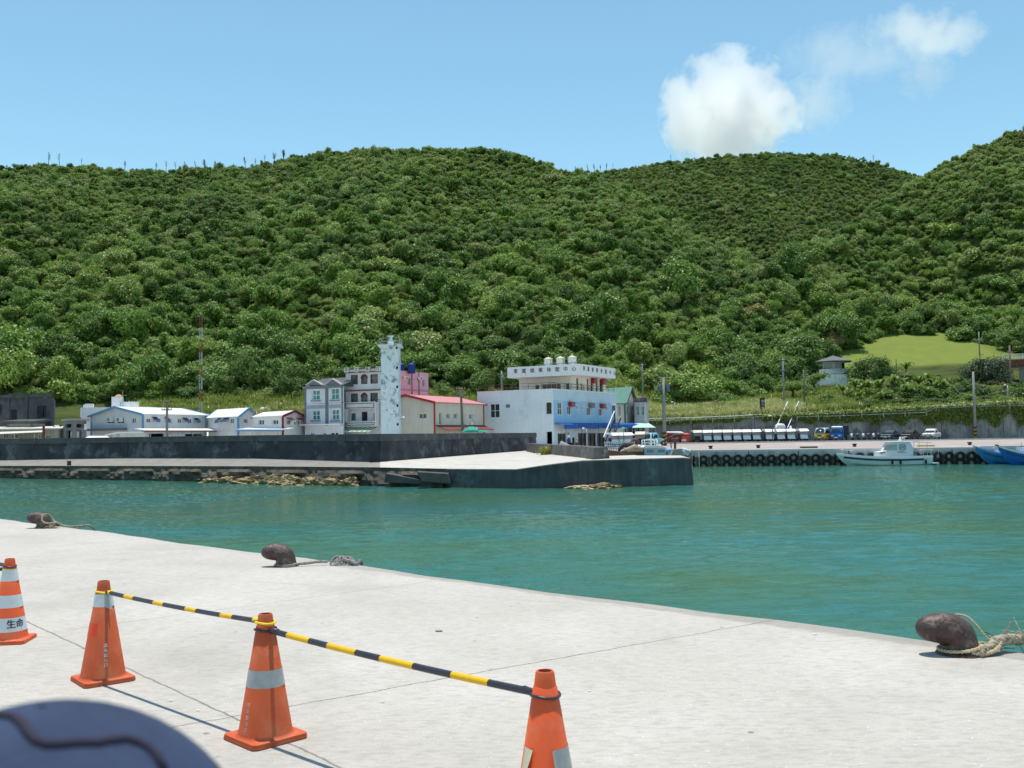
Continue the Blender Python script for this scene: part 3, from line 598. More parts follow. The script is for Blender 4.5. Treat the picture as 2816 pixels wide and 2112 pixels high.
cloud('big bright white puffy cloud rising behind the saddle of the ridge', 2000, 308, 405, 370, 1500, .055, 6, .83, .3, 1.7, 2.3, .8, 2.0)
cloud('small thin white cloud high at the upper right', 2545, 85, 320, 165, 1700, .018, 8, 1.0, .1, 2.0, 2.5, .8, 2.0)
cloud('faint wisp of cloud below the small high cloud', 2545, 195, 150, 200, 1700, .007, 5, .86, 0, 1.6, 2.4, .8, 2.0)
cloud('faint torn wisp between the big cloud and the small high one', 2330, 150, 380, 200, 1600, .004, 11, 1.0, 0, 2.0, 2.6, .8, 2.0)
cloud('faint wisp just to the right of the big cloud', 2240, 285, 190, 180, 1500, .008, 14, .92, 0, 1.8, 2.6, .8, 2.0)
# ================================================================ FOREGROUND: cones, bars, bollards, ropes, the hat
orange = M('cone_orange', (.52, .095, .032), .6, .10, 9, c2=(.54, .14, .062), th=.55, sc2=5, streak=(.40, .10, .05), sk=.3, spec=.25)
orange_new = M('cone_fluorescent', (.86, .075, .02), .45, .05, 9)
white_band = M('reflective_white', (.66, .69, .70), .4, .07, 14, c2=(.5, .5, .48), th=.62, sc2=6)
grey_band = M('reflective_grey', (.36, .37, .37), .35, .12, 20, c2=(.5, .49, .44), th=.62, sc2=8)
vivid = M('cone_vivid_orange', (.72, .105, .028), .5, .10, 9, c2=(.62, .16, .07), th=.58, sc2=5, streak=(.5, .11, .06), sk=.25, spec=.3)
bar_black = M('bar_black', (.030, .027, .042), .38, .3, 30, c2=(.10, .095, .10), th=.66, sc2=18, spec=.5)
bar_yellow = M('bar_yellow', (.80, .46, .012), .4, .08, 30, c2=(.55, .36, .08), th=.68, sc2=30)
ring_yellow = M('ring_yellow', (.82, .62, .02), .4, .05)
CR0, CR1, CZ0, CZ1 = .150, .040, .034, .70
def crad(z): return CR0+(CR1-CR0)*(z-CZ0)/(CZ1-CZ0)
def band(mb, z0, z1, a0=0., a1=2*math.pi, off=.003, n=48):
    mb.lathe([(crad(z0)+off, z0), (crad(z1)+off, z1)], (0, 0, 0), n, a0, a1)
def cone_letters(mb, body, ang, z, size, off=.004):
    vs, fs = text_verts(body); out = []
    for x, y, _ in vs:
        zz = z+y*size; r = crad(zz)+off; t = ang+x*size/r; out.append((r*math.cos(t), r*math.sin(t), zz))
    mb.add(out, fs)
def make_cone(name, label, loc, rz):
    t = thing(name, label, 'traffic cone', loc, 'traffic cones holding the striped bars')
    bm = MB(); s = .176; c = .022
    pts = [(-s+c, -s), (s-c, -s), (s, -s+c), (s, s-c), (s-c, s), (-s+c, s), (-s, s-c), (-s, -s+c)]; R = Matrix.Rotation(rz, 2)
    pts = [R@Vector(p) for p in pts]
    bm.prism([(*p, .004) for p in pts], (0, 0, .014)); bm.prism([(*(p*.985), .0185) for p in pts], (0, 0, .012))
    for k in range(4):
        q = R@Vector((s*.8*(1 if k % 2 else -1), s*.8*(1 if k//2 else -1))); bm.box(q.x-.02, q.x+.02, q.y-.02, q.y+.02, 0, .004)
    b_ = bm.build('base', orange, t); b_.location = (0, 0, 0)
    cb = MB(); cb.lathe([(CR0+.014, .0305), (CR0+.004, .037), (CR0, CZ0+.012), (crad(.635), .635), (crad(.638)-.003, .638), (crad(.69)-.001, .69), (CR1-.003, .70), (CR1-.010, .70), (CR1-.010, .62)], (0, 0, 0), 48)
    c_ = cb.build('body', orange, t, smooth=True); md = c_.modifiers.new('e', 'EDGE_SPLIT'); md.split_angle = math.radians(40)
    return t
def part(mb, name, mat, root, smooth=True):   # local coordinates straight under the thing
    o = mb.build(name, mat, None, smooth)
    for q in mb.objs or [o]: q.parent = root
    return o
DZ = DECK
cA, cB, cC, cD = Vector((-4.32, 8.47, DZ)), Vector((-2.93, 7.06, DZ)), Vector((-1.425, 5.66, DZ)), Vector((.122, 4.215, DZ))
def revivid(t):
    for c in t.children:
        if c.name.split('.')[0] in ('base', 'body'): c.data.materials[0] = vivid
# make_cone builds with build(parent=t) subtracting the root location, so shapes are given locally: shift afterwards
def local_cone(name, label, loc, rz):
    t = make_cone(name, label, (0, 0, 0), rz); t.location = loc; return t
k0 = local_cone('traffic_cone', 'orange traffic cone with three white bands and dark lettering on the lowest', cA, math.radians(8))
revivid(k0)
for z0, z1 in ((.515, .612), (.295, .398), (.098, .212)):
    mb = MB(); band(mb, z0, z1); part(mb, 'reflective_band', white_band, k0)
mb = MB(); cone_letters(mb, '生命', math.radians(-41), .158, .075, .009); part(mb, 'lettering', M('navy_ink', (.02, .03, .09), .6), k0, False)
k1 = local_cone('traffic_cone', 'orange traffic cone with one pale band peeling off near its top', cB, math.radians(-50))
mb = MB(); band(mb, .525, .612); part(mb, 'reflective_band', white_band, k1)
mb = MB(); a0, a1 = math.radians(-62), math.radians(-30); r_ = []
for i in range(9):
    for j in range(4):
        u, v = i/8, j/3; z = .525+.085*v; fl = .03*u*(1-v)**1.2; a = a0+(a1-a0)*u; r_.append(((crad(z)+.004+fl)*math.cos(a), (crad(z)+.004+fl)*math.sin(a), z-.02*u*(1-v)))
mb.add(r_, [(i*4+j, i*4+j+1, i*4+5+j, i*4+4+j) for i in range(8) for j in range(3)]); part(mb, 'peeling_flap', grey_band, k1)
mb = MB(); band(mb, .325, .412, math.radians(-180), math.radians(-92)); part(mb, 'bright_patch', orange_new, k1)
mb = MB()
for i, ch in enumerate('環島觀光團'): cone_letters(mb, ch, math.radians(-60), .262-.033*i, .027, .003)
part(mb, 'lettering', M('worn_silver_ink', (.6, .55, .55), .5, .3, 60), k1, False)
k2 = local_cone('traffic_cone', 'orange traffic cone with one wide grey reflective band at mid height', cC, math.radians(-45))
mb = MB(); band(mb, .303, .397); part(mb, 'reflective_band', grey_band, k2)
mb = MB()
for i, ch in enumerate('環島觀光團'): cone_letters(mb, ch, math.radians(-124), .212-.033*i, .026, .003)
part(mb, 'lettering', M('faded_pink_ink', (.62, .38, .33), .5, .3, 60), k2, False)
k3 = local_cone('traffic_cone', 'bright orange traffic cone cut off by the bottom frame edge, its silver band torn open', cD, math.radians(-40))
revivid(k3); mb = MB(); band(mb, .285, .395, math.radians(-62), math.radians(118)); part(mb, 'torn_band', grey_band, k3)
mb = MB(); a0, a1 = math.radians(-90), math.radians(-60); r_ = []
def flap(root, aa, ab, name, mat):
    mb = MB(); r_ = []
    for i in range(9):
        for j in range(5):
            u, v = i/8, j/4; z = .285+.112*v-.03*(1-v)*u; a = aa+(ab-aa)*u*(.55+.45*v); lift = .022*u**2*(1-.3*v); r = crad(z)+.004+lift; r_.append((r*math.cos(a), r*math.sin(a), z))
    mb.add(r_, [(i*5+j, i*5+j+1, i*5+6+j, i*5+5+j) for i in range(8) for j in range(4)]); part(mb, name, mat, root)
flap(k3, math.radians(-62), math.radians(-78), 'band_flap', grey_band); flap(k3, math.radians(-160), math.radians(-122), 'band_flap', M('foil_backing', (.62, .58, .42), .35, .15, 20))
# bars
def bar(label, P, Q, pattern, r=.0165, ring=(.055, .055), cols=(1, 1), sag=.012, group='striped barrier bars between the cones'):
    P, Q = Vector(P), Vector(Q); d = (Q-P); d.z = 0; L = d.length; d.normalize(); t = thing('barrier_bar', label, 'barrier bar', P, group)
    a, b_ = ring; tot = sum(l for _, l in pattern); u0, u1 = a/L, 1-b_/L; pos = u0
    fn = lambda u: P.lerp(Q, u)-Vector((0, 0, sag*4*u*(1-u)))
    for c, l in pattern:
        e = pos+(u1-u0)*l/tot; n = 6; pts = [fn(pos+(e-pos)*i/n) for i in range(n+1)]
        MB().tube(pts, r if c == 'k' else r*1.02, 14).build('black_section' if c == 'k' else 'yellow_sleeve', bar_black if c == 'k' else bar_yellow, t, smooth=False); pos = e
    for C, col, rr in ((P, cols[0], a), (Q, cols[1], b_)):
        pts = [C+Vector((rr*math.cos(x), rr*math.sin(x), .004*math.sin(x*2))) for x in np.linspace(0, 6.2832, 30)]
        mb = MB().tube(pts, .0065, 8, cap=False); s = 1 if C is P else -1
        mb.tube([C+d*s*(rr-.008), C+d*s*(rr+.06)], [.012, r*1.12], 12)
        mb.build('end_ring', ring_yellow if col else bar_black, t, smooth=True)
    return t
Z = Vector((0, 0, 1))
KY = [('k', 2.3), ('y', 1.1), ('k', 2.4), ('y', 1.1), ('k', 2.4), ('y', 1.1), ('k', 2.4), ('y', 1.1), ('k', 2.4)]
bar('thin black bar with four short yellow sleeves and yellow end rings', cB+Z*.625, cC+Z*.652, KY, .0145)
bar('thick bar in equal black and yellow sections with black end rings', cC+Z*.612, cD+Z*.600, [('k', .8), ('y', 1), ('k', .8), ('y', 1.15), ('k', .95), ('y', 1.2), ('k', 1.3), ('y', 1.15), ('k', 1.3)], .0165, (.060, .062), (0, 0))
oA, oB = cA+Vector((-1.42, 1.25, 0)), cA+Vector((-1.95, -.05, 0))
bar('striped bar slanting up to the left from the banded cone, the higher of two', cA+Z*.635, oA+Z*.68, KY, .0165, (.05, .05), (0, 1))
bar('striped bar leaving the banded cone level to the left, the lower of two', cA+Z*.612, oB+Z*.63, KY, .0165, (.052, .05), (1, 1))
for o, l in ((oA, 'orange traffic cone outside the frame behind the banded one'), (oB, 'orange traffic cone outside the frame beside the banded one')):
    dup(k2, o, .4, l)
# bollards and ropes
rust = M('rusty_iron', (.062, .032, .027), .5, .5, 14, c2=(.17, .12, .10), th=.58, sc2=9, bump=.03, bsc=22, spec=.5)
rope_mat = M('frayed_rope', (.40, .34, .25), .95, .3, 60, c2=(.16, .13, .10), th=.55, sc2=30, bump=.004, bsc=90)
def bollard(label, px, py, sc, rz, group='mooring bollards along the near quay edge'):
    c = onz(px, py, DECK); t = thing('mooring_bollard', label, 'bollard', c, group)
    pts = [(.02, 0, -.02), (.02, 0, .0), (.02, 0, .04), (.018, 0, .085), (.006, 0, .135), (-.03, 0, .172), (-.085, 0, .190), (-.15, 0, .195), (-.215, 0, .192), (-.265, 0, .188), (-.296, 0, .186), (-.308, 0, .186)]
    rad = [.15, .148, .140, .138, .138, .130, .121, .112, .101, .078, .046, .010]; R = Matrix.Rotation(rz, 3, 'Z')
    mb = MB().tube([c+R@Vector(p)*sc for p in pts], [r*sc for r in rad], 20)
    mb.lathe([(0, .036*sc), (.165*sc, .030*sc), (.175*sc, .0)], (c.x+.02*sc, c.y, c.z), 24)
    o = mb.build('bollard_horn', rust, t, smooth=True); md = o.modifiers.new('s', 'SUBSURF'); md.levels = md.render_levels = 2
    tx = bpy.data.textures.new('rust_lumps', 'CLOUDS'); tx.noise_scale = .09; dm = o.modifiers.new('d', 'DISPLACE'); dm.texture = tx; dm.strength = .014; dm.texture_coords = 'GLOBAL'
    return c
def twisted(mb, pts, R, turns, strands=3, n=90):
    P = [Vector(p) for p in pts]
    def cat(u):
        u = u*(len(P)-1); i = min(int(u), len(P)-2); f = u-i; p0, p1, p2, p3 = P[max(i-1, 0)], P[i], P[i+1], P[min(i+2, len(P)-1)]
        return .5*((2*p1)+(p2-p0)*f+(2*p0-5*p1+4*p2-p3)*f*f+(3*p1-p0-3*p2+p3)*f**3)
    for s in range(strands):
        out = []
        for i in range(n+1):
            u = i/n; c = cat(u); d = (cat(min(u+.01, 1))-cat(max(u-.01, 0))).normalized(); a = d.orthogonal().normalized(); b_ = d.cross(a); th = 6.283*(turns*u+s/strands)
            out.append(c+(a*math.cos(th)+b_*math.sin(th))*R*.55)
        mb.tube(out, R*.6, 6)
def loopr(c, r, z0, z1, n=18, tilt=0): return [c+Vector((r*math.cos(x), r*math.sin(x), z0+(z1-z0)*(.5+.5*math.cos(x))))for x in np.linspace(0, 6.283, n)]
c = bollard('large rusty horned bollard with a thick frayed rope tied to it', 2632, 1797, 1.0, .04)
t = thing('mooring_rope', 'thick frayed rope running to the right from the largest bollard', 'rope', c, 'mooring ropes tied to the bollards')
mb = MB(); twisted(mb, [c+Vector(p) for p in ((.10, -.13, .03), (.22, -.05, .05), (.30, .0, .085), (.42, .04, .09), (.60, .10, .075), (.85, .16, .07), (1.3, .22, .06), (1.55, .55, -.2), (1.6, .6, -1.7))], .038, 9, 4, 120)
for i in range(60):
    a = c+Vector((.28+.6*rng.random(), .02+.12*rng.random(), .05+.09*rng.random())); mb.tube([a, a+Vector(rng.normal(0, .03, 3)), a+Vector(rng.normal(0, .05, 3))+Vector((0, 0, .01))], .0045, 4)
mb.build('thick_rope', rope_mat, t)
mb = MB(); twisted(mb, [c+Vector(p) for p in ((.32, -.02, .06), (.22, -.02, .12), (.14, -.01, .22), (.085, .02, .275), (.03, .09, .26), (.08, .15, .10), (.25, .05, .06))], .009, 14, 2, 60)
twisted(mb, loopr(c+Vector((.02, 0, 0)), .15, .03, .07), .014, 18, 2, 60); twisted(mb, [c+Vector(p) for p in ((.05, -.14, .03), (.16, -.13, .025), (.27, -.08, .05), (.34, 0, .10))], .016, 8, 2, 40)
mb.build('thin_lashing', M('pale_rope', (.55, .44, .28), .9, .2, 60), t)
c = bollard('rusty horned bollard in the middle of the quay edge with a knotted grey rope', 782, 1557, .98, .02)
t = thing('mooring_rope', 'grey rope with a big knot lying on the edge beside the middle bollard', 'rope', c, 'mooring ropes tied to the bollards')
mb = MB(); twisted(mb, [c+Vector(p) for p in ((.08, -.12, .02), (.17, -.04, .03), (.3, .0, .035), (.45, .02, .05), (.56, .03, .05))], .018, 10, 3, 60)
twisted(mb, loopr(c+Vector((.02, 0, 0)), .14, .02, .03), .014, 16, 2, 60)
for i in range(5):
    cc = c+Vector((.66+.05*i, .03-.005*i, .055-.004*i)); ax = rng.normal(0, .4); twisted(mb, [cc+Vector((.06*math.cos(x)+.03*math.sin(ax), .07*math.sin(x)*math.cos(ax), .055*math.sin(x+ax))) for x in np.linspace(0, 6.28, 12)], .017, 5, 3, 40)
twisted(mb, [c+Vector(p) for p in ((.78, .0, .07), (.88, -.02, .06), (.96, -.06, .02), (1.02, .1, -.1), (1.05, .2, -1.6))], .022, 9, 3, 60)
mb.build('knotted_rope', M('grey_rope', (.33, .31, .29), .95, .3, 60, c2=(.12, .11, .10), th=.55, sc2=30), t)
c = bollard('rusty horned bollard farthest along the quay edge with a pale rope round its neck', 118, 1452, 1.02, .02)
t = thing('mooring_rope', 'pale rope looped over the farthest bollard and trailing over the edge', 'rope', c, 'mooring ropes tied to the bollards')
mb = MB(); twisted(mb, [c+Vector(p) for p in ((.26, .0, .10), (.16, -.12, .10), (.06, -.14, .14), (.03, -.08, .245), (.06, .06, .26), (.10, .12, .20), (.16, .10, .13), (.26, .02, .10), (.33, 0, .07), (.45, 0, .03), (.62, .02, .02), (.78, .04, .03), (.92, .05, .01), (1.0, .2, -.3), (1.02, .3, -1.8))], .019, 22, 3, 140)
for i in range(4): twisted(mb, [c+Vector((.20+.03*i+.045*math.cos(x), -.03+.06*math.sin(x), .07+.035*math.sin(x+i))) for x in np.linspace(0, 6.28, 12)], .016, 5, 3, 36)
for i in range(40):
    a = c+Vector((.12+.2*rng.random(), -.14+.06*rng.random(), .01+.07*rng.random())); mb.tube([a, a+Vector((rng.normal(0, .03), -.02, -.02)), a+Vector((rng.normal(0, .05), -.05, -.03))], .004, 4)
mb.build('rope', rope_mat, t)
# small stones and litter on the concrete
for px, py, r, l in ((1208, 1737, .03, 'dark flat scrap of rubbish on the quay right of the long bar'), (545, 1955, .012, 'small reddish leaf beside the shadow of the thin bar'), (470, 1928, .014, 'tiny white chip lying on the bar shadow'), (2240, 1706+40, .02, 'small dark pebble on the quay near the water edge'), (885, 1692, .010, 'small white chip near the yellow sleeve'), (1620, 1902, .012, 'flat pale chip on open concrete')):
    c = onz(px, py, DECK); mb = MB(); n = 8
    top = [(c.x+r*rng.uniform(.7, 1.2)*math.cos(6.28*i/n), c.y+r*rng.uniform(.5, .9)*math.sin(6.28*i/n), c.z+.002) for i in range(n)]
    mb.prism(top, (0, 0, r*.35)); o = mb.build('debris_scrap', M('scrap_%d' % (px % 5), [(.7, .7, .68), (.06, .06, .06), (.35, .12, .06), (.3, .28, .25), (.7, .7, .7)][px % 5], .9), None, bevel=.002); tag(o, l, 'litter')
# person right in front of the camera, only the top of a hat reaches into the frame, its shade put into the dark cloth colour
hat_mat = M('shade_toned_cloth', (.030, .047, .096), .9, .3, 14, c2=(.017, .025, .060), th=.6, sc2=5, bump=.002, bsc=200)
hr = .120; hc = at(90, 1957, .54)-Vector((0, -.01, hr)); t = thing('person', 'person in a cloth hat with dark seams, its blue-grey standing for shade, only the blurred crown in view', 'person', (hc.x, hc.y, DECK))
me = bpy.data.meshes.new('body'); jv = [(0, 0, .86), (0, 0, 1.0), (0, 0, 1.18), (0, 0, 1.30), (0, .01, 1.37), (0, .01, 1.44), (0, .02, 1.53), (.09, 0, .80), (.10, .01, .45), (.10, -.02, .06), (.10, .12, .03), (-.09, 0, .80), (-.10, .01, .45), (-.10, -.02, .06), (-.10, .12, .03), (.16, 0, 1.28), (.20, -.02, 1.03), (.21, .06, .80), (.21, .09, .72), (-.16, 0, 1.28), (-.20, -.02, 1.03), (-.21, .06, .80), (-.21, .09, .72)]
je = [(0, 1), (1, 2), (2, 3), (3, 4), (4, 5), (5, 6), (0, 7), (7, 8), (8, 9), (9, 10), (0, 11), (11, 12), (12, 13), (13, 14), (3, 15), (15, 16), (16, 17), (17, 18), (3, 19), (19, 20), (20, 21), (21, 22)]
jr = [.14, .12, .14, .11, .05, .085, .08, .09, .058, .042, .04, .09, .058, .042, .04, .058, .044, .032, .03, .058, .044, .032, .03]
zs = (hc.z-DECK)/1.50
me.from_pydata([(x, y, z*zs*.985) for x, y, z in jv], je, []); bo = bpy.data.objects.new('body', me); COL.objects.link(bo); bo.parent = t
sk_ = bo.modifiers.new('skin', 'SKIN')
for v_, r_ in zip(me.skin_vertices[0].data, jr): v_.radius = (r_, r_*.85)
me.skin_vertices[0].data[0].use_root = True
ss = bo.modifiers.new('s', 'SUBSURF'); ss.levels = ss.render_levels = 2; me.materials.append(M('cotton_shirt', (.35, .36, .40), .9))
mb = MB(); prof = [(hr*math.sin(a), hr*math.cos(a)*1.0) for a in np.linspace(.02, 1.5, 14)]+[(hr*1.01, -.03), (hr*1.25, -.055), (hr*1.5, -.075), (hr*1.5, -.079), (hr*1.25, -.06), (hr*.98, -.035)]
vs0 = len(mb.v); mb.lathe(prof, tuple(hc), 48); hat = mb.build('hat', hat_mat, t, smooth=True)
mb = MB()
def on_sphere(px, py, k=1.004):
    d = ray(px, py); d = d/d.length; oc = EYE-hc; bq = d.dot(oc); disc = bq*bq-(oc.dot(oc)-(hr*k)**2); return EYE+d*(-bq-math.sqrt(max(disc, 0)))
for line in (((-40, 1964), (0, 1966), (40, 1972), (62, 1990), (78, 2015), (98, 2036), (130, 2048), (165, 2046), (220, 2042), (265, 2043), (305, 2036), (345, 2031), (378, 2040), (408, 2056), (432, 2080), (452, 2118)),):
    mb.tube([on_sphere(*p) for p in line], .0027, 8)
mb.build('seam', M('dark_seam', (.030, .026, .048), .9), hat, smooth=True)
# ================================================================ VILLAGE BEHIND THE SEA WALL
HZ = lambda px: 1195-(px-1408)*math.tan(ROLL)          # horizon row at a pixel column
def xyz(px, Y, z, py=1150): p = at(px, py, Y); return Vector((p.x, p.y, z))
def fpt(P, Q, s, z, out=0.): e = (Q-P).normalized(); n = Vector((-e.y, e.x)); return Vector((P.x+e.x*s-n.x*out, P.y+e.y*s-n.y*out, z))
def frect(mb, P, Q, r, out=.05, dep=.04):      # thin board on a facade from a pixel rectangle
    a, b_, c, d = rect_f(P, Q, r); e = (Q-P).normalized(); n = Vector((-e.y, e.x, 0)); E = Vector((e.x, e.y, 0))
    mb.obox(fpt(P, Q, (a+b_)/2, (c+d)/2, out), E*(b_-a)/2, n*dep, (0, 0, (d-c)/2)); return mb
lav = M('lavender_white', (.66, .67, .73), .6, .05, 1, streak=(.40, .41, .46), sk=.3)
clad = M('white_cladding', (.76, .76, .78), .5, .05, 1.2, streak=(.45, .45, .47), sk=.25, rib=9, bump=.03)
cream = M('cream_cladding', (.76, .70, .60), .6, .05, 1, streak=(.45, .42, .36), sk=.3, rib=7, bump=.03)
white_roof = M('white_sheet_roof', (.84, .84, .83), .4, .03, 1, c2=(.7, .69, .66), th=.66, rib=6, bump=.03)
grey_trim = M('slate_grey_trim', (.17, .175, .20), .7, .1)
brown_glass = M('brown_window_glass', (.06, .05, .042), .15, .5, .8, c2=(.16, .14, .12), th=.6, spec=.6)
teal_glass = M('teal_window_glass', (.02, .22, .23), .2, .2, 1, c2=(.3, .5, .5), th=.62, spec=.6)
blue_awn = M('blue_awning_sheet', (.028, .055, .16), .5, .15)
ruin_mat = M('ruin_concrete', (.095, .096, .104), .9, .35, .9, c2=(.14, .135, .13), th=.6, sc2=.8, streak=(.03, .03, .033), sk=.6, bump=.04)
def acunit(root, P, Q, px, py, w=.7, h=.45, out=.25, name='air_conditioner', mat=None):
    s, z = px2f(P, Q, px, py); e = (Q-P).normalized(); n = Vector((-e.y, e.x, 0)); E = Vector((e.x, e.y, 0)); mb = MB()
    mb.obox(fpt(P, Q, s, z, out), E*w/2, n*.22, (0, 0, h/2)); o = mb.build(name, mat or plain_white, root, bevel=.02)
    g = MB(); g.disc((0, 0, 0), .1); g = MB(); g.obox(fpt(P, Q, s-.05*w, z, out+.225), E*w*.32, n*.006, (0, 0, h*.36)); g.build('grille', grey_trim, o)
def tilt_awning(root, P, Q, r, mat, out=.55, name='awning'):
    a, b_, c, d = rect_f(P, Q, r); mb = MB()
    q = [fpt(P, Q, a, d, .02), fpt(P, Q, b_, d, .02), fpt(P, Q, b_, c, out), fpt(P, Q, a, c, out)]
    mb.prism(q, (0, 0, .03)); mb.bar(fpt(P, Q, a+.03, c, .02), q[3], .03); mb.bar(fpt(P, Q, b_-.03, c, .02), q[2], .03); mb.build(name, mat, root)
# ---- ruin at the far left
b = bldg('ruined_building', 'roofless dark grey concrete ruin with an empty doorway and window hole', (-130, 121.5), (144.5, 116), (152, 125), zat(144, 1093, 116), ruin_mat,
         AC=[{'r': (30, 1126, 47, 1161), 'open': 1}, {'r': (102, 1115, 128, 1148), 'open': 1}, {'r': (-14, 1112, 4, 1142), 'open': 1}, {'r': (-80, 1112, -50, 1142), 'open': 1}], flat=False)
facade(b.wall_mb, xy(-130, 125), xy(118, 121), GROUNDZ, b.z1-.2, [], .2); finish(b)
mb = MB()
for r in ((-60, 1093, -53, 1180), (22, 1093, 28, 1180), (73, 1094, 78, 1180), (138, 1094, 144, 1180)): frect(mb, b.A, b.C, r, .06, .06)
mb.build('pilaster', ruin_mat, b.root); mb = MB(); frect(mb, b.A, b.C, (-130, 1086, 144.4, 1096), .12, .12); mb.build('parapet_beam', ruin_mat, b.root)
mb = MB(); p = fpt(b.A, b.C, px2f(b.A, b.C, 26, 1090)[0], b.z1+.35, -.2); mb.obox(p, (.16, 0, 0), (0, .16, 0), (0, 0, .35)); p = fpt(b.A, b.C, px2f(b.A, b.C, 77, 1090)[0], b.z1+.25, -.2); mb.obox(p, (.12, 0, 0), (0, .12, 0), (0, 0, .25)); mb.build('column_stub', ruin_mat, b.root)
# ---- low sheds in front of it
def shed(name, label, px0, px1, Y, pyt, pyt2, wall, roofm, dep=4., thick=.12, over=.4, openings=(), slope=.25, z0=GROUNDZ):
    A, C = xy(px0, Y), xy(px1, Y-.5); n = Vector((-(C-A).normalized().y, (C-A).normalized().x)); z1 = zat((px0+px1)/2, pyt2, Y)
    b = bldg(name, label, (px0, Y), (px1, Y-.5), (px1, Y), z1-.05, wall, AC=openings, z0=z0, flat=False)
    b.B, b.D = b.C+n*dep, b.A+n*dep
    b.wall_mb = MB(); hs = []
    for o in openings:
        o = o if isinstance(o, dict) else {'r': o, 'open': 1}; hs.append(rect_f(b.A, b.C, o['r']))
    facade(b.wall_mb, b.A, b.C, z0, z1-.05, hs); facade(b.wall_mb, b.C, b.B, z0, z1-.05); facade(b.wall_mb, b.B, b.D, z0, z1-.05); facade(b.wall_mb, b.D, b.A, z0, z1-.05); finish(b)
    zl, zr = zat(px0, pyt, Y), zat(px1, pyt2, Y); e = Vector(((C-A).x, (C-A).y, 0)).normalized(); N3 = Vector((n.x, n.y, 0)); mb = MB()
    q = [Vector((A.x, A.y, zl))-e*over-N3*over, Vector((C.x, C.y, zr))+e*over-N3*over, Vector((C.x, C.y, zr+slope))+e*over+N3*(dep+over), Vector((A.x, A.y, zl+slope))-e*over+N3*(dep+over)]
    mb.prism(q, (0, 0, thick)); mb.build('roof', roofm, b.root); return b
beige = M('beige_plaster', (.42, .38, .31), .85, .12, 1, streak=(.2, .18, .15), sk=.5)
rusty_sheet = M('pale_sheet_roof', (.62, .60, .55), .6, .08, 2, c2=(.4, .36, .3), th=.62)
shed('shed', 'low shed with a flat dark concrete slab roof against the ruin', 20, 88, 113, 1164, 1164, beige, ruin_mat, 2.5, .25, .5, [(44, 1176, 80, 1200)])
shed('shed', 'long beige shed with a pale sheet roof behind the brown post', -60, 166, 110.5, 1182, 1180, beige, rusty_sheet, 3.5, .12, .4, [(8, 1192, 22, 1206), (30, 1194, 50, 1206), (104, 1195, 115, 1206), (124, 1196, 138, 1206)])
A_, C_ = xy(-60, 109.2), xy(118, 108.4); t = thing('sloping_canopy', 'pale sheet canopy sloping along the front of the long beige shed', 'canopy', (A_.x, A_.y, GROUNDZ)); mb = MB()
q = [xyz(-60, 107.5, zat(-60, 1197, 107.5)), xyz(120, 106.8, zat(120, 1189, 106.8)), xyz(120, 110, zat(120, 1187, 106.8)+.15), xyz(-60, 110.2, zat(-60, 1194, 107.5)+.15)]
mb.prism(q, (0, 0, .06)); mb.build('sheet', rusty_sheet, t); mb = MB()
for px in (-20, 40, 95): p = xyz(px, 107.3, GROUNDZ); mb.bar(p, (p.x, p.y, zat(px, 1193, 107.3)), .07)
mb.build('post', steel, t)
mb = MB(); p = xyz(120.5, 106, 2.0); mb.bar(p, (p.x, p.y, zat(120, 1170, 106)), .2); tag(mb.build('rusty_post', M('red_brown_rust', (.16, .05, .028), .8, .3, 6)), 'red-brown rusty post standing in front of the long beige shed', 'post')
mb = MB(); p = xyz(156, 112, 2.2); 
for dx in (-.38, .38): mb.box(p.x+dx-.07, p.x+dx+.07, p.y, p.y+.3, 2.2, zat(156, 1169, 112))
mb.box(p.x-.45, p.x+.45, p.y, p.y+.3, zat(156, 1169, 112)-.14, zat(156, 1169, 112)+.0); tag(mb.build('porch_gantry', plain_white), 'small white open frame between the ruin and the grey two-storey frame', 'frame')
# ---- grey two-storey concrete frame
A_, C_ = xy(174, 109), xy(238, 108); b = bldg('concrete_frame_house', 'unfinished grey two-storey concrete frame with open square holes', (174, 110), (205, 108), (238, 110.5), zat(205, 1156, 108), M('grey_frame_concrete', (.21, .205, .21), .9, .15, 1, streak=(.1, .1, .1), sk=.4),
    AC=[{'r': (180, 1166, 196, 1176), 'open': 1}, {'r': (183, 1184, 198, 1207), 'open': 1}], CB=[{'r': (210, 1166, 228, 1176), 'open': 1}, {'r': (211, 1184, 226, 1207), 'open': 1}], flat=False); finish(b)
mb = MB(); o = Vector((0, 0)); c = (b.A+b.B)/2; q = [b.A+(b.A-c)*.15, b.C+(b.C-c)*.3, b.B+(b.B-c)*.5, b.D+(b.D-c)*.3]; mb.prism([(p.x, p.y, b.z1) for p in q], (0, 0, .18)); mb.build('roof', M('pale_slab', (.33, .34, .36), .8, .1), b.root)
mb = MB(); frect(mb, b.C, b.B, (229, 1166, 236, 1182), .1, .03); mb.build('sign_board', plain_white, b.root)
mb = MB()
for i in range(2): s = (186+28*i); frect(mb, *((b.A, b.C) if i == 0 else (b.C, b.B)), (s+1, 1186, s+11, 1206), -.3, .02)
mb.build('banner', M('pale_banner', (.55, .56, .52), .8, .2, 3, c2=(.1, .25, .25), th=.62, sc2=3), b.root)
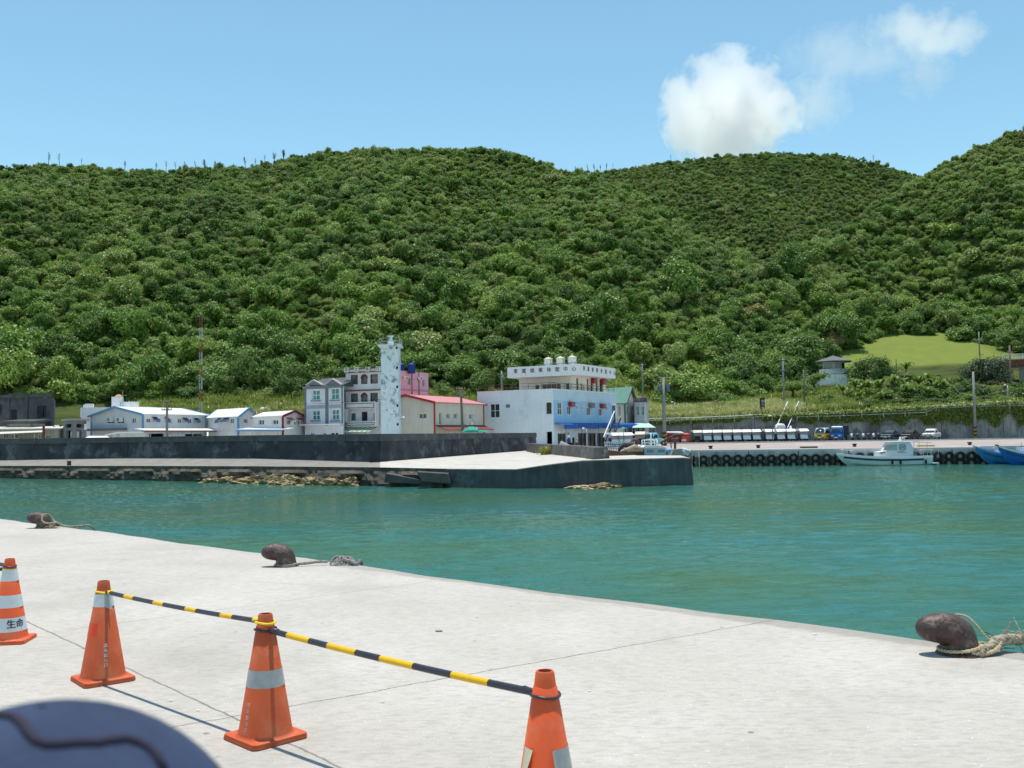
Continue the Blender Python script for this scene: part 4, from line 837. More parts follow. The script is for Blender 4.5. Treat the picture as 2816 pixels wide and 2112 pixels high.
# ---- curved white building
Yc = 131; z1 = zat(300, 1120, Yc); t = thing('curved_white_house', 'white flat-roofed house with a rounded balcony end and a roof tower', 'house', xyz(280, Yc, GROUNDZ))
mb = MB(); p0, p1 = xyz(240, Yc, 0), xyz(400, Yc, 0); pts = [(p0.x+1.3*math.cos(a)-.0, p0.y+1.6+1.6*math.sin(a)) for a in np.linspace(math.pi*1.5, math.pi*.5, 12)]+[(p1.x, p1.y+3.2), (p1.x, p1.y)]
mb.prism([(x, y, GROUNDZ) for x, y in pts], (0, 0, zat(300, 1145, Yc)-GROUNDZ)); mb.build('wall', white, t)
mb = MB(); mb.prism([(p0.x+(x-p0.x)*1.06, y-.25, zat(300, 1146, Yc)) for x, y in pts], (0, 0, z1-zat(300, 1146, Yc))); mb.build('balcony', white, t)
mb = MB()
for i, px in enumerate((231, 236, 241, 246, 251, 256)): p = xyz(px, Yc+.5, z1); mb.bar(p, (p.x, p.y, zat(px, 1110 if i else 1112, Yc)), .16)
mb.bar(xyz(230, Yc+.5, zat(240, 1113, Yc)), xyz(256, Yc+.5, zat(240, 1112, Yc)), .08); mb.build('roof_railing', plain_white, t)
mb = MB(); mb.box(xyz(313, Yc+2, 0).x, xyz(336, Yc+2, 0).x, Yc+1.2, Yc+2.4, z1-.1, zat(325, 1091, Yc+1.5)); mb.build('roof_tower', white, t)
mb = MB(); mb.box(xyz(339, Yc+2, 0).x, xyz(375, Yc+2, 0).x, Yc+1.3, Yc+3, z1-.1, zat(357, 1105, Yc+1.5)); mb.build('stair_box', white, t)
mb = MB(); p = xyz(326, Yc+1.8, zat(325, 1091, Yc+1.5)); mb.lathe([(.48, 0), (.42, .15), (.25, .27), (.01, .33)], tuple(p), 16); mb.build('dome_cap', M('orange_cap', (.6, .33, .12), .7), t)
mb = MB(); p = xyz(337, Yc+1.2, z1); mb.tube([p, p+Vector((0, 0, 2.2))], .04, 6); mb.bar(p+Vector((-.1, 0, 1.6)), p+Vector((.5, 0, 1.6)), .04); mb.build('antenna', steel, t)
# ---- three small white houses with sheet roofs
wk = dict(gm=brown_glass, nv=1, fw=.07)
zc = zat(393, 1139, 112)
b = bldg('gabled_house', 'long two-storey white house with a blue-trimmed gable and white roof', (252, 119.5), (393, 112), (566, 121.5), zc, clad,
    AC=[{'r': (292, 1150, 314, 1165), **wk}, {'r': (319, 1149, 341, 1165), **wk}, {'r': (361, 1149, 373, 1164), **wk}],
    CB=[{'r': r, **wk} for r in ((403, 1150, 416, 1163), (431, 1150, 444, 1163), (462, 1150, 473, 1164), (489, 1151, 501, 1164), (517, 1152, 529, 1165), (543, 1152, 554, 1165))]+[{'r': (410, 1192, 452, 1215), 'open': 1}, {'r': (508, 1193, 558, 1215), 'open': 1}], flat=False)
gable(b, 'CB', zat(332, 1121, 117)-zc, white_roof, .35, .1, blue_trim); finish(b); h1 = b
acunit(b.root, b.A, b.C, 309, 1154, .8, .5); acunit(b.root, b.A, b.C, 335, 1154, .8, .5)
for r in ((417, 1147, 431, 1158), (452, 1147, 461, 1159), (501, 1149, 514, 1160), (532, 1150, 544, 1160)): tilt_awning(b.root, b.C, b.B, r, blue_awn)
mb = MB(); frect(mb, b.C, b.B, (460, 1192, 506, 1202), .15, .03); mb.build('shop_sign', M('shop_sign_white', (.7, .68, .62), .6, .2, 3, c2=(.5, .1, .08), th=.6, sc2=2.5), b.root)
mb = MB(); frect(mb, b.A, b.C, (245, 1178, 350, 1184), .25, .25); mb.build('concrete_canopy', grey_trim, b.root)
b = bldg('gabled_house', 'small white house with blue corner trim between the long house and the red-trimmed one', (573, 120.5), (655, 114.5), (707, 122), zat(655, 1145, 114.5), clad,
    AC=[{'r': (588, 1152, 600, 1165), **wk}, {'r': (632, 1150, 643, 1165), **wk}, {'r': (582, 1187, 644, 1215), 'gm': plain_white, 'nv': 2}], CB=[{'r': (671, 1151, 682, 1164), **wk}], flat=False)
gable(b, 'AC', zat(688, 1123, 118)-b.z1, white_roof, .35, .1, blue_trim); finish(b); h2 = b
for r in ((601, 1149, 610, 1160), (617, 1149, 631, 1159)): tilt_awning(b.root, b.A, b.C, r, blue_awn)
b = bldg('gabled_house', 'small white house with dark red edges under a white roof', (697, 113), (778, 108), (836, 113.5), zat(778, 1143.5, 108), clad,
    AC=[{'r': (710, 1154, 726, 1169), **wk}, {'r': (749, 1154, 765, 1168), **wk}, {'r': (719, 1195, 736, 1215), **wk}, {'r': (747, 1195, 762, 1215), **wk}], CB=[{'r': (788, 1154, 801, 1167), **wk}, {'r': (816, 1155, 827, 1168), **wk}], flat=False)
gable(b, 'AC', zat(808, 1131, 110.5)-b.z1, white_roof, .3, .1, red_trim); finish(b); h3 = b
acunit(b.root, b.C, b.B, 800, 1164, .6, .45); tilt_awning(b.root, b.C, b.B, (786, 1149, 803, 1154), M('red_hood', (.5, .1, .1), .6), .3, 'window_hood'); tilt_awning(b.root, b.C, b.B, (814, 1150, 829, 1155), MATS['red_hood'], .3, 'window_hood')
def strip_canopy(label, a, c, py0, py1, depth, mat, under=None):
    t = thing('street_canopy', label, 'canopy', xyz(a[0], a[1], GROUNDZ)); mb = MB(); P, Q = xyz(*a, 0), xyz(*c, 0); e = (Q-P).normalized(); n = Vector((-e.y, e.x, 0))
    zl, zr, zl2, zr2 = zat(a[0], py1, a[1]), zat(c[0], py1, c[1]), zat(a[0], py0, a[1]), zat(c[0], py0, c[1])
    q = [Vector((P.x, P.y, zl)), Vector((Q.x, Q.y, zr)), Vector((Q.x, Q.y, zr2))+n*depth, Vector((P.x, P.y, zl2))+n*depth]; mb.prism(q, (0, 0, .06)); mb.build('sheet', mat, t)
    mb = MB(); mb.bar(q[0]+Vector((0, 0, -.08)), q[1]+Vector((0, 0, -.08)), .08, .16); mb.build('edge_trim', under or M('brown_fascia', (.24, .12, .06), .7), t); mb = MB()
    for k in range(4): p = q[0].lerp(q[1], (k+.3)/3.6); mb.bar((p.x, p.y, GROUNDZ), p-Vector((0, 0, .16)), .07)
    mb.build('post', steel, t)
strip_canopy('white sheet canopy along the street front of the long gabled house', (396, 109.5), (600, 119.0), 1179, 1184.5, 1.6, white_roof)
strip_canopy('short white canopy below the upper windows of the red-trimmed house', (649, 112.5), (776, 106.5), 1178, 1182, 1.6, white_roof, blue_trim)
t = thing('tarp_tent', 'low white tarpaulin roof just behind the sea wall below the blue-trimmed gable', 'tent', xyz(270, 100, 2.0)); mb = MB()
a, c = xyz(235, 100.5, zat(235, 1204.5, 100.5)), xyz(309, 97.5, zat(309, 1206, 97.5)); mz = Vector((0, .9, .38)); a2, c2 = xyz(247, 102.5, zat(247, 1199.5, 102.5)), xyz(292, 101, zat(292, 1200, 101)); mb.prism([a, c, c2, a2], (0, 0, .04)); mb.build('tarpaulin', M('white_tarp', (.8, .8, .78), .6), t); mb = MB()
for p in (a, c, a2, c2): mb.bar((p.x, p.y, 2.0), p, .05)
mb.build('pole', steel, t)
t = thing('carport', 'curved-front carport of cream sheets below the blue-trimmed gable', 'carport', xyz(345, 108, GROUNDZ)); mb = MB()
A_, C_ = xy(310, 109), xy(398, 107.5); facade(mb, A_, C_, GROUNDZ, zat(350, 1191, 108), [rect_f(A_, C_, (318, 1194, 330, 1210))], .1); mb.build('wall', cream, t)
mb = MB(); mb.bar(xyz(290, 107.2, zat(290, 1197, 107.2)), xyz(322, 107, zat(322, 1189.5, 107)), .3, .12); mb.bar(xyz(322, 107, zat(322, 1189.5, 107)), xyz(392, 106.5, zat(392, 1189, 106.5)), .5, .14); mb.build('roof_edge', plain_white, t)
# ---- grey terraced house with teal windows
tw = dict(gm=teal_glass, nv=1, nh=1, fw=.09)
b = bldg('terraced_house', 'pale lavender terraced house with grey bands, two small roof gables and teal windows', (838, 112), (943, 109), (954, 118), zat(890, 1064, 110.5), lav,
    AC=[{'r': r, **tw} for r in ((858, 1072, 880, 1101), (910, 1067, 933, 1100), (858, 1128, 880, 1156), (912, 1125, 933, 1156))]+[{'r': r, 'gm': glass} for r in ((852, 1190, 864, 1215), (886, 1190, 897, 1215), (908, 1189, 930, 1215))]); finish(b)
mb = MB()
for r in ((838.5, 1066, 842, 1170), (896, 1066, 903, 1170), (939, 1064, 942.8, 1170)): frect(mb, b.A, b.C, r, .05, .05)
mb.build('pilaster', grey_trim, b.root); mb = MB(); frect(mb, b.A, b.C, (838, 1114, 943, 1123), .03, .03); mb.build('band', M('pale_grey_band', (.36, .36, .42), .7), b.root)
mb = MB(); frect(mb, b.A, b.C, (836, 1060.5, 943.5, 1068), .14, .14); mb.build('cornice', grey_trim, b.root)
mb = MB(); z = b.z1; e = (b.C-b.A); n = Vector((-e.y, e.x)).normalized(); zt = zat(890, 1043, 114)
q = [Vector((b.A.x, b.A.y, z+.02)), Vector((b.C.x, b.C.y, z+.02)), Vector((b.C.x, b.C.y, zt))+Vector((n.x, n.y, 0))*3, Vector((b.A.x, b.A.y, zt))+Vector((n.x, n.y, 0))*3]
mb.prism(q, (0, 0, .1)); mb.prism([Vector((b.A.x, b.A.y, z)), q[3], Vector((q[3].x, q[3].y, z))], tuple(Vector((e.x, e.y, 0)).normalized()*.1)); mb.prism([Vector((b.C.x, b.C.y, z)), q[2], Vector((q[2].x, q[2].y, z))], tuple(-Vector((e.x, e.y, 0)).normalized()*.1)); mb.build('roof', M('slate_roof', (.085, .085, .095), .8, .15, 3), b.root)
for x0, xm, x1, y0, y1 in ((846, 867, 889, 1059.5, 1047), (899, 918, 941, 1058.5, 1043.5)):
    mb = MB(); P = [fpt(b.A, b.C, *px2f(b.A, b.C, *q), .18) for q in ((x0, y0), (xm, y1), (x1, y0))]; mb.prism(P, tuple(Vector((n.x, n.y, 0))*.9)); g = mb.build('dormer_gable', grey_trim, b.root)
    mb = MB(); mb.bar(P[0]+Vector((-.05, -.08, .03)), P[1]+Vector((0, -.08, .08)), .2, .11); mb.bar(P[1]+Vector((0, -.08, .08)), P[2]+Vector((.05, -.08, .03)), .2, .11); mb.build('barge_board', M('pale_barge_board', (.5, .49, .5), .7), g)
mb = MB(); frect(mb, b.A, b.C, (834, 1166, 944, 1169), .35, .35); mb.build('ledge', plain_white, b.root)
for r in ((856, 1101, 882, 1103.5), (908, 1100, 935, 1102.5), (856, 1156, 882, 1158.5), (910, 1156, 935, 1158.5)):
    mb = MB(); frect(mb, b.A, b.C, r, .08, .08); mb.build('window_sill', grey_trim, b.root)
acunit(b.root, b.C, b.B, 947, 1135, .5, .5, .3)
# ---- three-storey white house with dark red window surrounds
rw = dict(fm=red_trim, gm=M('curtained_pane', (.16, .17, .155), .3, .4, .6, c2=(.04, .05, .06), th=.52), nv=0, fw=.085, rec=.08)
Wt = zat(1000, 1020, 110); top = [(965, 1031, 984, 1057), (1018.5, 1029, 1039, 1055), (965, 1082, 984, 1108), (1018.5, 1080, 1039, 1106)]; arch = [(993, 1030, 1010.5, 1056), (993, 1081, 1010.5, 1107)]
b = bldg('three_storey_house', 'tall white house with dark red window surrounds beside the peeling tower', (951, 111), (1052, 109), (1058, 118), Wt, lav if 0 else clad,
    AC=[{'r': r, **rw} for r in top]+[{'r': r, **rw} for r in arch]+[{'r': r, 'gm': M('blue_grey_glass', (.10, .13, .18), .2, .3, 1, spec=.6), 'nv': 0} for r in ((963, 1135, 978, 1158), (1025, 1134, 1040, 1158))]+[{'r': (994, 1132, 1010.5, 1158), 'gm': dark, 'fm': grey_trim, 'nv': 0}]); finish(b)
for r in arch:     # arched heads: the corners of the opening filled, with a red arch ring
    a, bb, c, d = rect_f(b.A, b.C, r); rad = (bb-a)/2; sx_ = (a+bb)/2; zc_ = d-rad; e = (b.C-b.A).normalized(); n = Vector((-e.y, e.x, 0))
    mb = MB()
    for sgn in (-1, 1):
        arc = [fpt(b.A, b.C, sx_+sgn*rad*math.cos(t_), zc_+rad*math.sin(t_), .004) for t_ in np.linspace(0, math.pi/2, 8)]
        mb.prism(arc+[fpt(b.A, b.C, sx_+sgn*rad, d+.01, .004)], tuple(n*.15))
    mb.build('arch_spandrel', clad, b.root); mb = MB(); mb.tube([fpt(b.A, b.C, sx_+(rad-.04)*math.cos(t_), zc_+(rad-.04)*math.sin(t_), .03) for t_ in np.linspace(0, math.pi, 16)], .085, 6); mb.build('arch_surround', red_trim, b.root)
mb = MB(); frect(mb, b.A, b.C, (950, 1072, 1048, 1075), .06, .06); mb.build('band', red_trim, b.root)
mb = MB(); frect(mb, b.A, b.C, (952, 1013.5, 1050, 1024.5), .03, .05); mb.build('parapet_panel', clad, b.root); mb = MB(); frect(mb, b.A, b.C, (951, 1022, 1051, 1024.4), .1, .08); frect(mb, b.A, b.C, (951, 1012.5, 1051, 1014.6), .1, .08); mb.build('parapet_rail', red_trim, b.root)
for ch, x0 in zip('天濱民宿', (950.5, 978.5, 1008.8, 1038)):
    dy = -(x0-950)*.042; r = (x0, 1011.5+dy, x0+11, 1024.5+dy); mb = MB(); frect(mb, b.A, b.C, r, .2, .12); g = mb.build('letter_box', M('letter_box_white', (.66, .68, .64), .6, .06), b.root)
    s, z = px2f(b.A, b.C, x0+5.7, 1018+dy); e = (b.C-b.A).normalized(); mb = MB(); letters(mb, ch, fpt(b.A, b.C, s, z, .34), (e.x, e.y, 0), (0, 0, 1), .40); mb.build('lettering', M('dark_green_ink', (.02, .04, .035), .6), g)
def balcony_frame(py0, py1, x0, x1):
    mb = MB(); frect(mb, b.A, b.C, (x0, py0, x1, py1), .75, .07); g = mb.build('balcony_front', clad, b.root); mb = MB()
    for r in ((x0+3, py0+3, x1-2, py0+5.2), (x0+3, py1-4.2, x1-2, py1-2), (x0+3, py0+5.2, x0+5, py1-4.2), (x1-4, py0+5.2, x1-2, py1-4.2), (x0-.2, py0, x0+1.6, py1)): frect(mb, b.A, b.C, r, .84, .03)
    mb.build('black_outline', grey_trim, g)
balcony_frame(1106, 1125, 958, 1042); balcony_frame(1159, 1172, 960, 1043)
mb = MB(); frect(mb, b.A, b.C, (958, 1125, 962, 1172), .5, .3); frect(mb, b.A, b.C, (1041, 1106, 1045, 1172), .5, .3); mb.build('balcony_side', clad, b.root)
mb = MB(); n = Vector((-(b.C-b.A).normalized().y, (b.C-b.A).normalized().x, 0)); a0 = [fpt(b.A, b.C, *px2f(b.A, b.C, x, y), 0) for x, y in ((951, 1177), (1044, 1176), (1036, 1188), (943, 1188.5))]
mb.prism([a0[0]-n*.3, a0[1]-n*.3, a0[2]-n*1.7, a0[3]-n*1.7], (0, 0, .05)); g = mb.build('striped_canopy', M('pale_green_canopy', (.55, .66, .52), .7), b.root); mb = MB()
for i in range(7): u = (i+.5)/7; mb.prism([a0[0].lerp(a0[1], u-.035)-n*.3+Z*.055, a0[0].lerp(a0[1], u+.035)-n*.3+Z*.055, a0[3].lerp(a0[2], u+.035)-n*1.7+Z*.055, a0[3].lerp(a0[2], u-.035)-n*1.7+Z*.055], (0, 0, .012))
mb.build('canopy_stripe', M('olive_stripe', (.22, .28, .16), .7), g); mb = MB()
for u in (.02, .98): p = a0[3].lerp(a0[2], u)-n*1.65; mb.bar((p.x, p.y, GROUNDZ), p, .07)
mb.build('canopy_post', plain_white, b.root)
# ---- pink building and its blue tanks
pink = M('pink_plaster', (.74, .42, .50), .8, .06, 1, streak=(.40, .22, .26), sk=.4)
b = bldg('pink_building', 'flat-roofed pink building partly hidden behind the peeling tower', (1030, 124), (1070, 117), (1179, 125), zat(1130, 1021, 121), pink,
    CB=[{'r': r, 'gm': brown_glass, 'fw': .05, 'nv': n_} for r, n_ in (((1107, 1035, 1118, 1042), 1), ((1122, 1038, 1131, 1059), 1), ((1137, 1040, 1142, 1047), 0), ((1147, 1039, 1158, 1047), 1), ((1161, 1042, 1169.5, 1064), 1), ((1107, 1085, 1114, 1094), 0))]); finish(b)
mb = MB()
for x in (1131.5, 1151): p = fpt(b.C, b.B, px2f(b.C, b.B, x, 1050)[0], 0, .08); mb.tube([(p.x, p.y, 5), (p.x, p.y, b.z1)], .05, 6)
mb.build('drain_pipe', M('brown_pipe', (.14, .06, .06), .6), b.root)
mb = MB(); frect(mb, b.C, b.B, (1098, 1072, 1177.5, 1075), .06, .05); mb.build('band', M('darker_pink', (.55, .22, .28), .8), b.root)
for x in (1112, 1152): acunit(b.root, b.C, b.B, x, 1041, .5, .4, .2)
def blue_tank(px, lab, w):
    c = xyz(px, 120.5, b.z1-.3); t = thing('water_tank', lab, 'water tank', c, 'blue plastic tanks on the pink roof'); r = w/2/FP*120.5; h = zat(px, 999, 120.5)-b.z1
    mb = MB(); k = h+.3; mb.lathe([(0, 0), (r, 0)]+[(r*(1.0 if i % 2 else 1.035), k*(.05+.8*i/10)) for i in range(11)]+[(r*.9, k*.92), (r*.35, k*.98), (0, k)], tuple(c), 24); mb.build('tank_body', M('blue_plastic', (.012, .035, .22), .4, .1), t, smooth=True)
    mb = MB(); mb.lathe([(0, 0), (r*.3, 0), (r*.3, .08), (0, .08)], (c.x, c.y, c.z+k-.02), 14); mb.build('lid', M('blue_lid', (.05, .12, .4), .4), t)
blue_tank(1133, 'larger blue plastic water tank on the pink roof, fully in view', 20.5); blue_tank(1105, 'blue plastic water tank on the pink roof half hidden by the tower', 18)
# ---- light tower
tw_mat = M('peeling_white_paint', (.68, .76, .80), .75, .06, .8, c2=(.20, .28, .34), th=.575, sc2=1.3, streak=(.50, .57, .6), sk=.4)
zt = zat(1075, 953, 104); c = xyz(1075, 105.0, 2.0); t = thing('light_tower', 'tall square tower with peeling white paint and round portholes', 'tower', c); A_, C_ = xy(1048, 104, 1080), xy(1096, 103.6, 1080); B_ = xy(1102, 106.2, 1080); mb = MB(); D_ = A_+B_-C_
mb.prism([(p.x, p.y, 2.0) for p in (A_, C_, B_, D_)], (0, 0, zt-2.0)); mb.build('shaft', tw_mat, t)
cc = (A_+B_)/2; mb = MB(); q = [cc+(p-cc)*1.30 for p in (A_, C_, B_, D_)]; mb.prism([(p.x, p.y, zt) for p in q], (0, 0, .2)); mb.build('top_slab', tw_mat, t)
for py in (956.5, 1011, 1064, 1115.5, 1167):
    x = 1091.5+(py-956)*.012; s, z = px2f(A_, C_, x, py); e = (C_-A_).normalized(); n = Vector((-e.y, e.x, 0)); p = fpt(A_, C_, s, z, .01); mb = MB(); E = Vector((e.x, e.y, 0))
    ring = [p+E*.13*math.cos(q_)+Z*.16*math.sin(q_) for q_ in np.linspace(0, 6.283, 16, endpoint=False)]; mb.prism(ring, tuple(-n*.02)); g = mb.build('porthole', dark, t); mb = MB(); mb.tube([p-n*.02+E*.15*math.cos(q_)+Z*.18*math.sin(q_) for q_ in np.linspace(0, 6.283, 17)], .03, 6); mb.build('rim', tw_mat, g)
mb = MB(); mb.lathe([(0, 0), (.32, 0), (.32, .5), (.2, .52), (.2, .95), (.33, .97), (.33, 1.07), (0, 1.09)], (cc.x, cc.y, zt+.2), 18); mb.build('lamp_base', tw_mat, t, smooth=False)
mb = MB(); z = zt+.2
for i, p in enumerate([cc+(p-cc)*1.15 for p in (A_, C_, B_, D_)]): mb.bar((p.x, p.y, z), (p.x, p.y, z+.72), .09 if i in (1, 2) else .05)
q = [cc+(p-cc)*1.15 for p in (A_, C_, B_, D_)]
for i in (0, 1, 2, 3):
    p, r_ = q[i], q[(i+1) % 4]
    for h in (.35, .68): mb.bar((p.x, p.y, z+h), (r_.x, r_.y, z+h), .035)
mb.build('railing', M('grey_railing', (.36, .36, .36), .6), t)
mb = MB(); p = xyz(1107, 103.5, zat(1107, 1147, 103.5)); mb.tube([xyz(1101, 105, p.z-.05), p], .04, 6); mb.lathe([(0, -.08), (.25, -.05), (.14, .07), (0, .1)], tuple(p), 12); mb.build('lamp', plain_white, t)
# ---- cream warehouse with red roof
b = bldg('warehouse', 'cream sheet-clad warehouse with a red-edged pink roof', (1046, 112.5), (1195, 108), (1330, 118), zat(1195, 1106, 108), cream,
    AC=[{'r': (1151, 1137, 1172.5, 1151.5), 'gm': glass, 'nv': 1}], CB=[{'r': (1208, 1135, 1214, 1168), 'gm': brown_glass, 'nv': 0, 'fm': cream}]+[{'r': r, 'gm': g_, 'nv': 1} for r, g_ in (((1227.5, 1137, 1237, 1152), brown_glass), ((1248, 1137, 1258.5, 1152), M('reddish_pane', (.25, .12, .09), .3)), ((1272, 1138, 1277, 1153), brown_glass), ((1290, 1139, 1299, 1153), brown_glass))], flat=False)
gable(b, 'CB', zat(1122, 1087, 110)-b.z1, M('faded_red_roof', (.62, .26, .27), .6, .08, 1, rib=6, bump=.03), .35, .1, M('red_edge', (.42, .03, .045), .5)); finish(b)
mb = MB(); n = Vector((-(b.B-b.C).normalized().y, (b.B-b.C).normalized().x, 0)); P, Q = fpt(b.C, b.B, 0.1, zat(1195, 1170, 107), 0), fpt(b.C, b.B, (b.B-b.C).length, zat(1313, 1170, 115), 0)
mb.prism([P, Q, Q-n*1.5-Z*.55, P-n*1.5-Z*.55], (0, 0, .06)); mb.build('lean_to_roof', M('brown_red_sheet', (.17, .045, .04), .7, .2), b.root); mb = MB()
for u in (.05, .5, .95): p = P.lerp(Q, u)-n*1.4-Z*.55; mb.bar((p.x, p.y, 2), p, .07)
mb.build('lean_to_post', steel, b.root)
def boxy(name, label, cat, px, py, Y, w, h, d, mat, grp=None):
    p = at(px, py, Y); mb = MB(); mb.lathe([(0, 0), (w*.3, 0), (w*.45, h*.2), (w*.5, h), (0, h)], tuple(p), 10); return tag(mb.build(name, mat, None), label, cat, grp)
for px, py, l in ((1232, 1169, 'small white planter pot on the lean-to roof by the cream wall'), (1284, 1170, 'white pot on the lean-to roof beside the wooden pole'), (1297, 1168, 'white pot on the lean-to roof nearest the white building')): boxy('pot', l, 'pot', px, py, 110.5 if px < 1260 else 113.2, .3, .26, .3, plain_white, 'white pots on the lean-to roof')
green_tarp = M('green_canvas', (.008, .26, .19), .6, .12, 3)
t = thing('green_awning', 'rounded green canvas awning showing above the sea wall by the wooden pole', 'awning', xyz(1292, 106, 2.2)); mb = MB(); x0, x1 = xyz(1271, 106, 0).x, xyz(1314, 106, 0).x; zb, ztp = zat(1290, 1189, 106), zat(1300, 1173, 106); R = []
for i in range(13):
    u = i/12; hh = (ztp-zb)*min(1, (u*2.2+.08))**.6*(1-.1*(u > .8)); 
    for j in range(9): a = math.pi*j/8; R.append((x0+(x1-x0)*u, 106+.9*math.cos(a), zb+hh*math.sin(a)))
mb.add(R, [(i*9+j, i*9+j+1, (i+1)*9+j+1, (i+1)*9+j) for i in range(12) for j in range(8)]+[tuple(range(9)), tuple(range(108, 117))]); mb.build('canvas', green_tarp, t, smooth=False); mb = MB()
for u in (.05, .95): x = x0+(x1-x0)*u; mb.bar((x, 105.2, 2.0), (x, 105.2, zb), .05); mb.bar((x, 106.8, 2.0), (x, 106.8, zb), .05)
mb.build('frame', steel, t)
t = thing('green_awning', 'flat low green canvas awning in front of the big white building', 'awning', xyz(1325, 108, 2.2)); mb = MB(); mb.prism([xyz(1314, 107.5, zat(1314, 1188, 107.5)), xyz(1337, 107.5, zat(1337, 1189, 107.5)), xyz(1337, 109, zat(1337, 1184, 109)), xyz(1314, 109, zat(1314, 1184, 109))], (0, 0, .05)); mb.build('canvas', green_tarp, t); mb = MB()
for px in (1315, 1336): p = xyz(px, 107.6, 2.0); mb.bar(p, (p.x, p.y, zat(px, 1188, 107.5)), .05)
mb.build('frame', steel, t)
# ---- the big white and blue building
bw = M('rendered_white', (.75, .82, .86), .8, .05, .5, c2=(.64, .70, .74), th=.60, sc2=.7, streak=(.58, .60, .60), sk=.35, bump=.10, bsc=1.4)
bl = M('pale_blue_render', (.36, .57, .76), .8, .06, .7, streak=(.22, .34, .48), sk=.4)
b = bldg('leisure_centre', 'large white and pale blue building with a projecting roof sign band and lettering', (1313, 120.6), (1522, 115), (1696, 130), 8.82, bw, z0=1.9,
    AC=[{'r': (1347, 1110, 1374, 1149), 'gm': glass, 'nv': 1, 'nh': 1, 'fw': .08}, {'r': (1389, 1110.5, 1402, 1122.5), 'gm': glass, 'nv': 1}, {'r': (1499, 1104, 1518.5, 1141), 'gm': glass, 'nv': 0, 'fw': .12}, {'r': (1503, 1187, 1519, 1240), 'open': 1}],
    CB=[{'r': r, 'gm': glass, 'nv': v_, 'nh': h_} for r, v_, h_ in (((1534, 1106, 1546, 1141), 1, 1), ((1560, 1118, 1571, 1141), 1, 0), ((1583, 1115.5, 1590, 1126), 1, 0), ((1601, 1117, 1607, 1127), 1, 0), ((1614, 1121, 1625, 1143), 1, 0), ((1646.5, 1124, 1657, 1144), 1, 0), ((1668, 1119.5, 1672.5, 1130), 0, 0))]
    +[{'r': (1683, 1115, 1693, 1166), 'gm': M('blue_grey_door', (.10, .15, .22), .5), 'fm': grey_trim, 'nv': 0, 'nh': 1}]+[{'r': r, 'gm': brown_glass, 'fm': M('brown_frame', (.10, .08, .07), .5), 'nv': 1} for r in ((1534, 1192, 1556, 1240), (1590, 1191, 1613, 1240), (1617, 1191, 1638.5, 1240), (1642, 1191, 1664, 1240))]+[{'r': (1560, 1186, 1566.5, 1197), 'gm': brown_glass, 'nv': 1}, {'r': (1574, 1202, 1583, 1240), 'gm': dark, 'nv': 0}])
finish(b); LC = b
mb = MB(); e = (b.B-b.C).normalized(); n = Vector((-e.y, e.x, 0)); E = Vector((e.x, e.y, 0)); L = (b.B-b.C).length
# blue paint is a skin 12 mm thick in bands between the window rows
def skin(mb, z0, z1, s0, s1, holes, out=.012):
    H = [rect_f(b.C, b.B, r) for r in holes]; P, Q = b.C-Vector((n.x, n.y))*out+e*s0, b.C-Vector((n.x, n.y))*out+e*s1
    facade(mb, P, Q, z0, z1, [(a-s0-.04, c-s0+.04, d-.04, f+.04) for a, c, d, f in H], out*.8)
zu0, zu1 = zat(1535, 1168, 116), 8.8
wins = ((1534, 1106, 1546, 1141), (1560, 1118, 1571, 1141), (1583, 1115.5, 1590, 1126), (1601, 1117, 1607, 1127), (1614, 1121, 1625, 1143), (1646.5, 1124, 1657, 1144), (1668, 1119.5, 1672.5, 1130))
Ls = px2f(b.C, b.B, 1682, 1130)[0]
skin(mb, zu0+.02, 7.55, .02, Ls, wins); mb.build('blue_render', bl, b.root)
mb = MB(); skin(mb, 7.57, 8.78, .02, L-.02, ()); mb.build('pale_render_band', M('paler_blue_render', (.56, .70, .80), .8, .06, .7, streak=(.3, .4, .47), sk=.45), b.root)
mb = MB(); skin(mb, zat(1535, 1157, 116), zat(1535, 1150, 116), .02, Ls, (), .03); mb.build('blue_string_course', M('bright_blue_render', (.30, .58, .78), .8, .05), b.root)
mb = MB(); c0 = [b.A, b.C, b.B]
for P, Q in ((b.A, b.C), (b.C, b.B)): ee = (Q-P).normalized(); nn = Vector((-ee.y, ee.x, 0)); mb.bar(Vector((P.x, P.y, 8.87))+nn*.1, Vector((Q.x, Q.y, 8.87))+nn*.1, .3, .1)
mb.build('parapet_cap', plain_white, b.root)
for px, py in ((1567, 1112), (1622, 1115), (1653, 1117)):
    acunit(b.root, b.C, b.B, px, py, .95, .6, .3, mat=M('red_ac_casing', (.42, .035, .04), .5, .2) if px != 1622 else M('rusty_ac_casing', (.3, .16, .13), .6, .3))
    s, z = px2f(b.C, b.B, px, py+7); mb = MB(); mb.bar(fpt(b.C, b.B, s-.3, z, .02), fpt(b.C, b.B, s+.1, z+.35, .5), .04); mb.build('ac_bracket', plain_white, b.root)
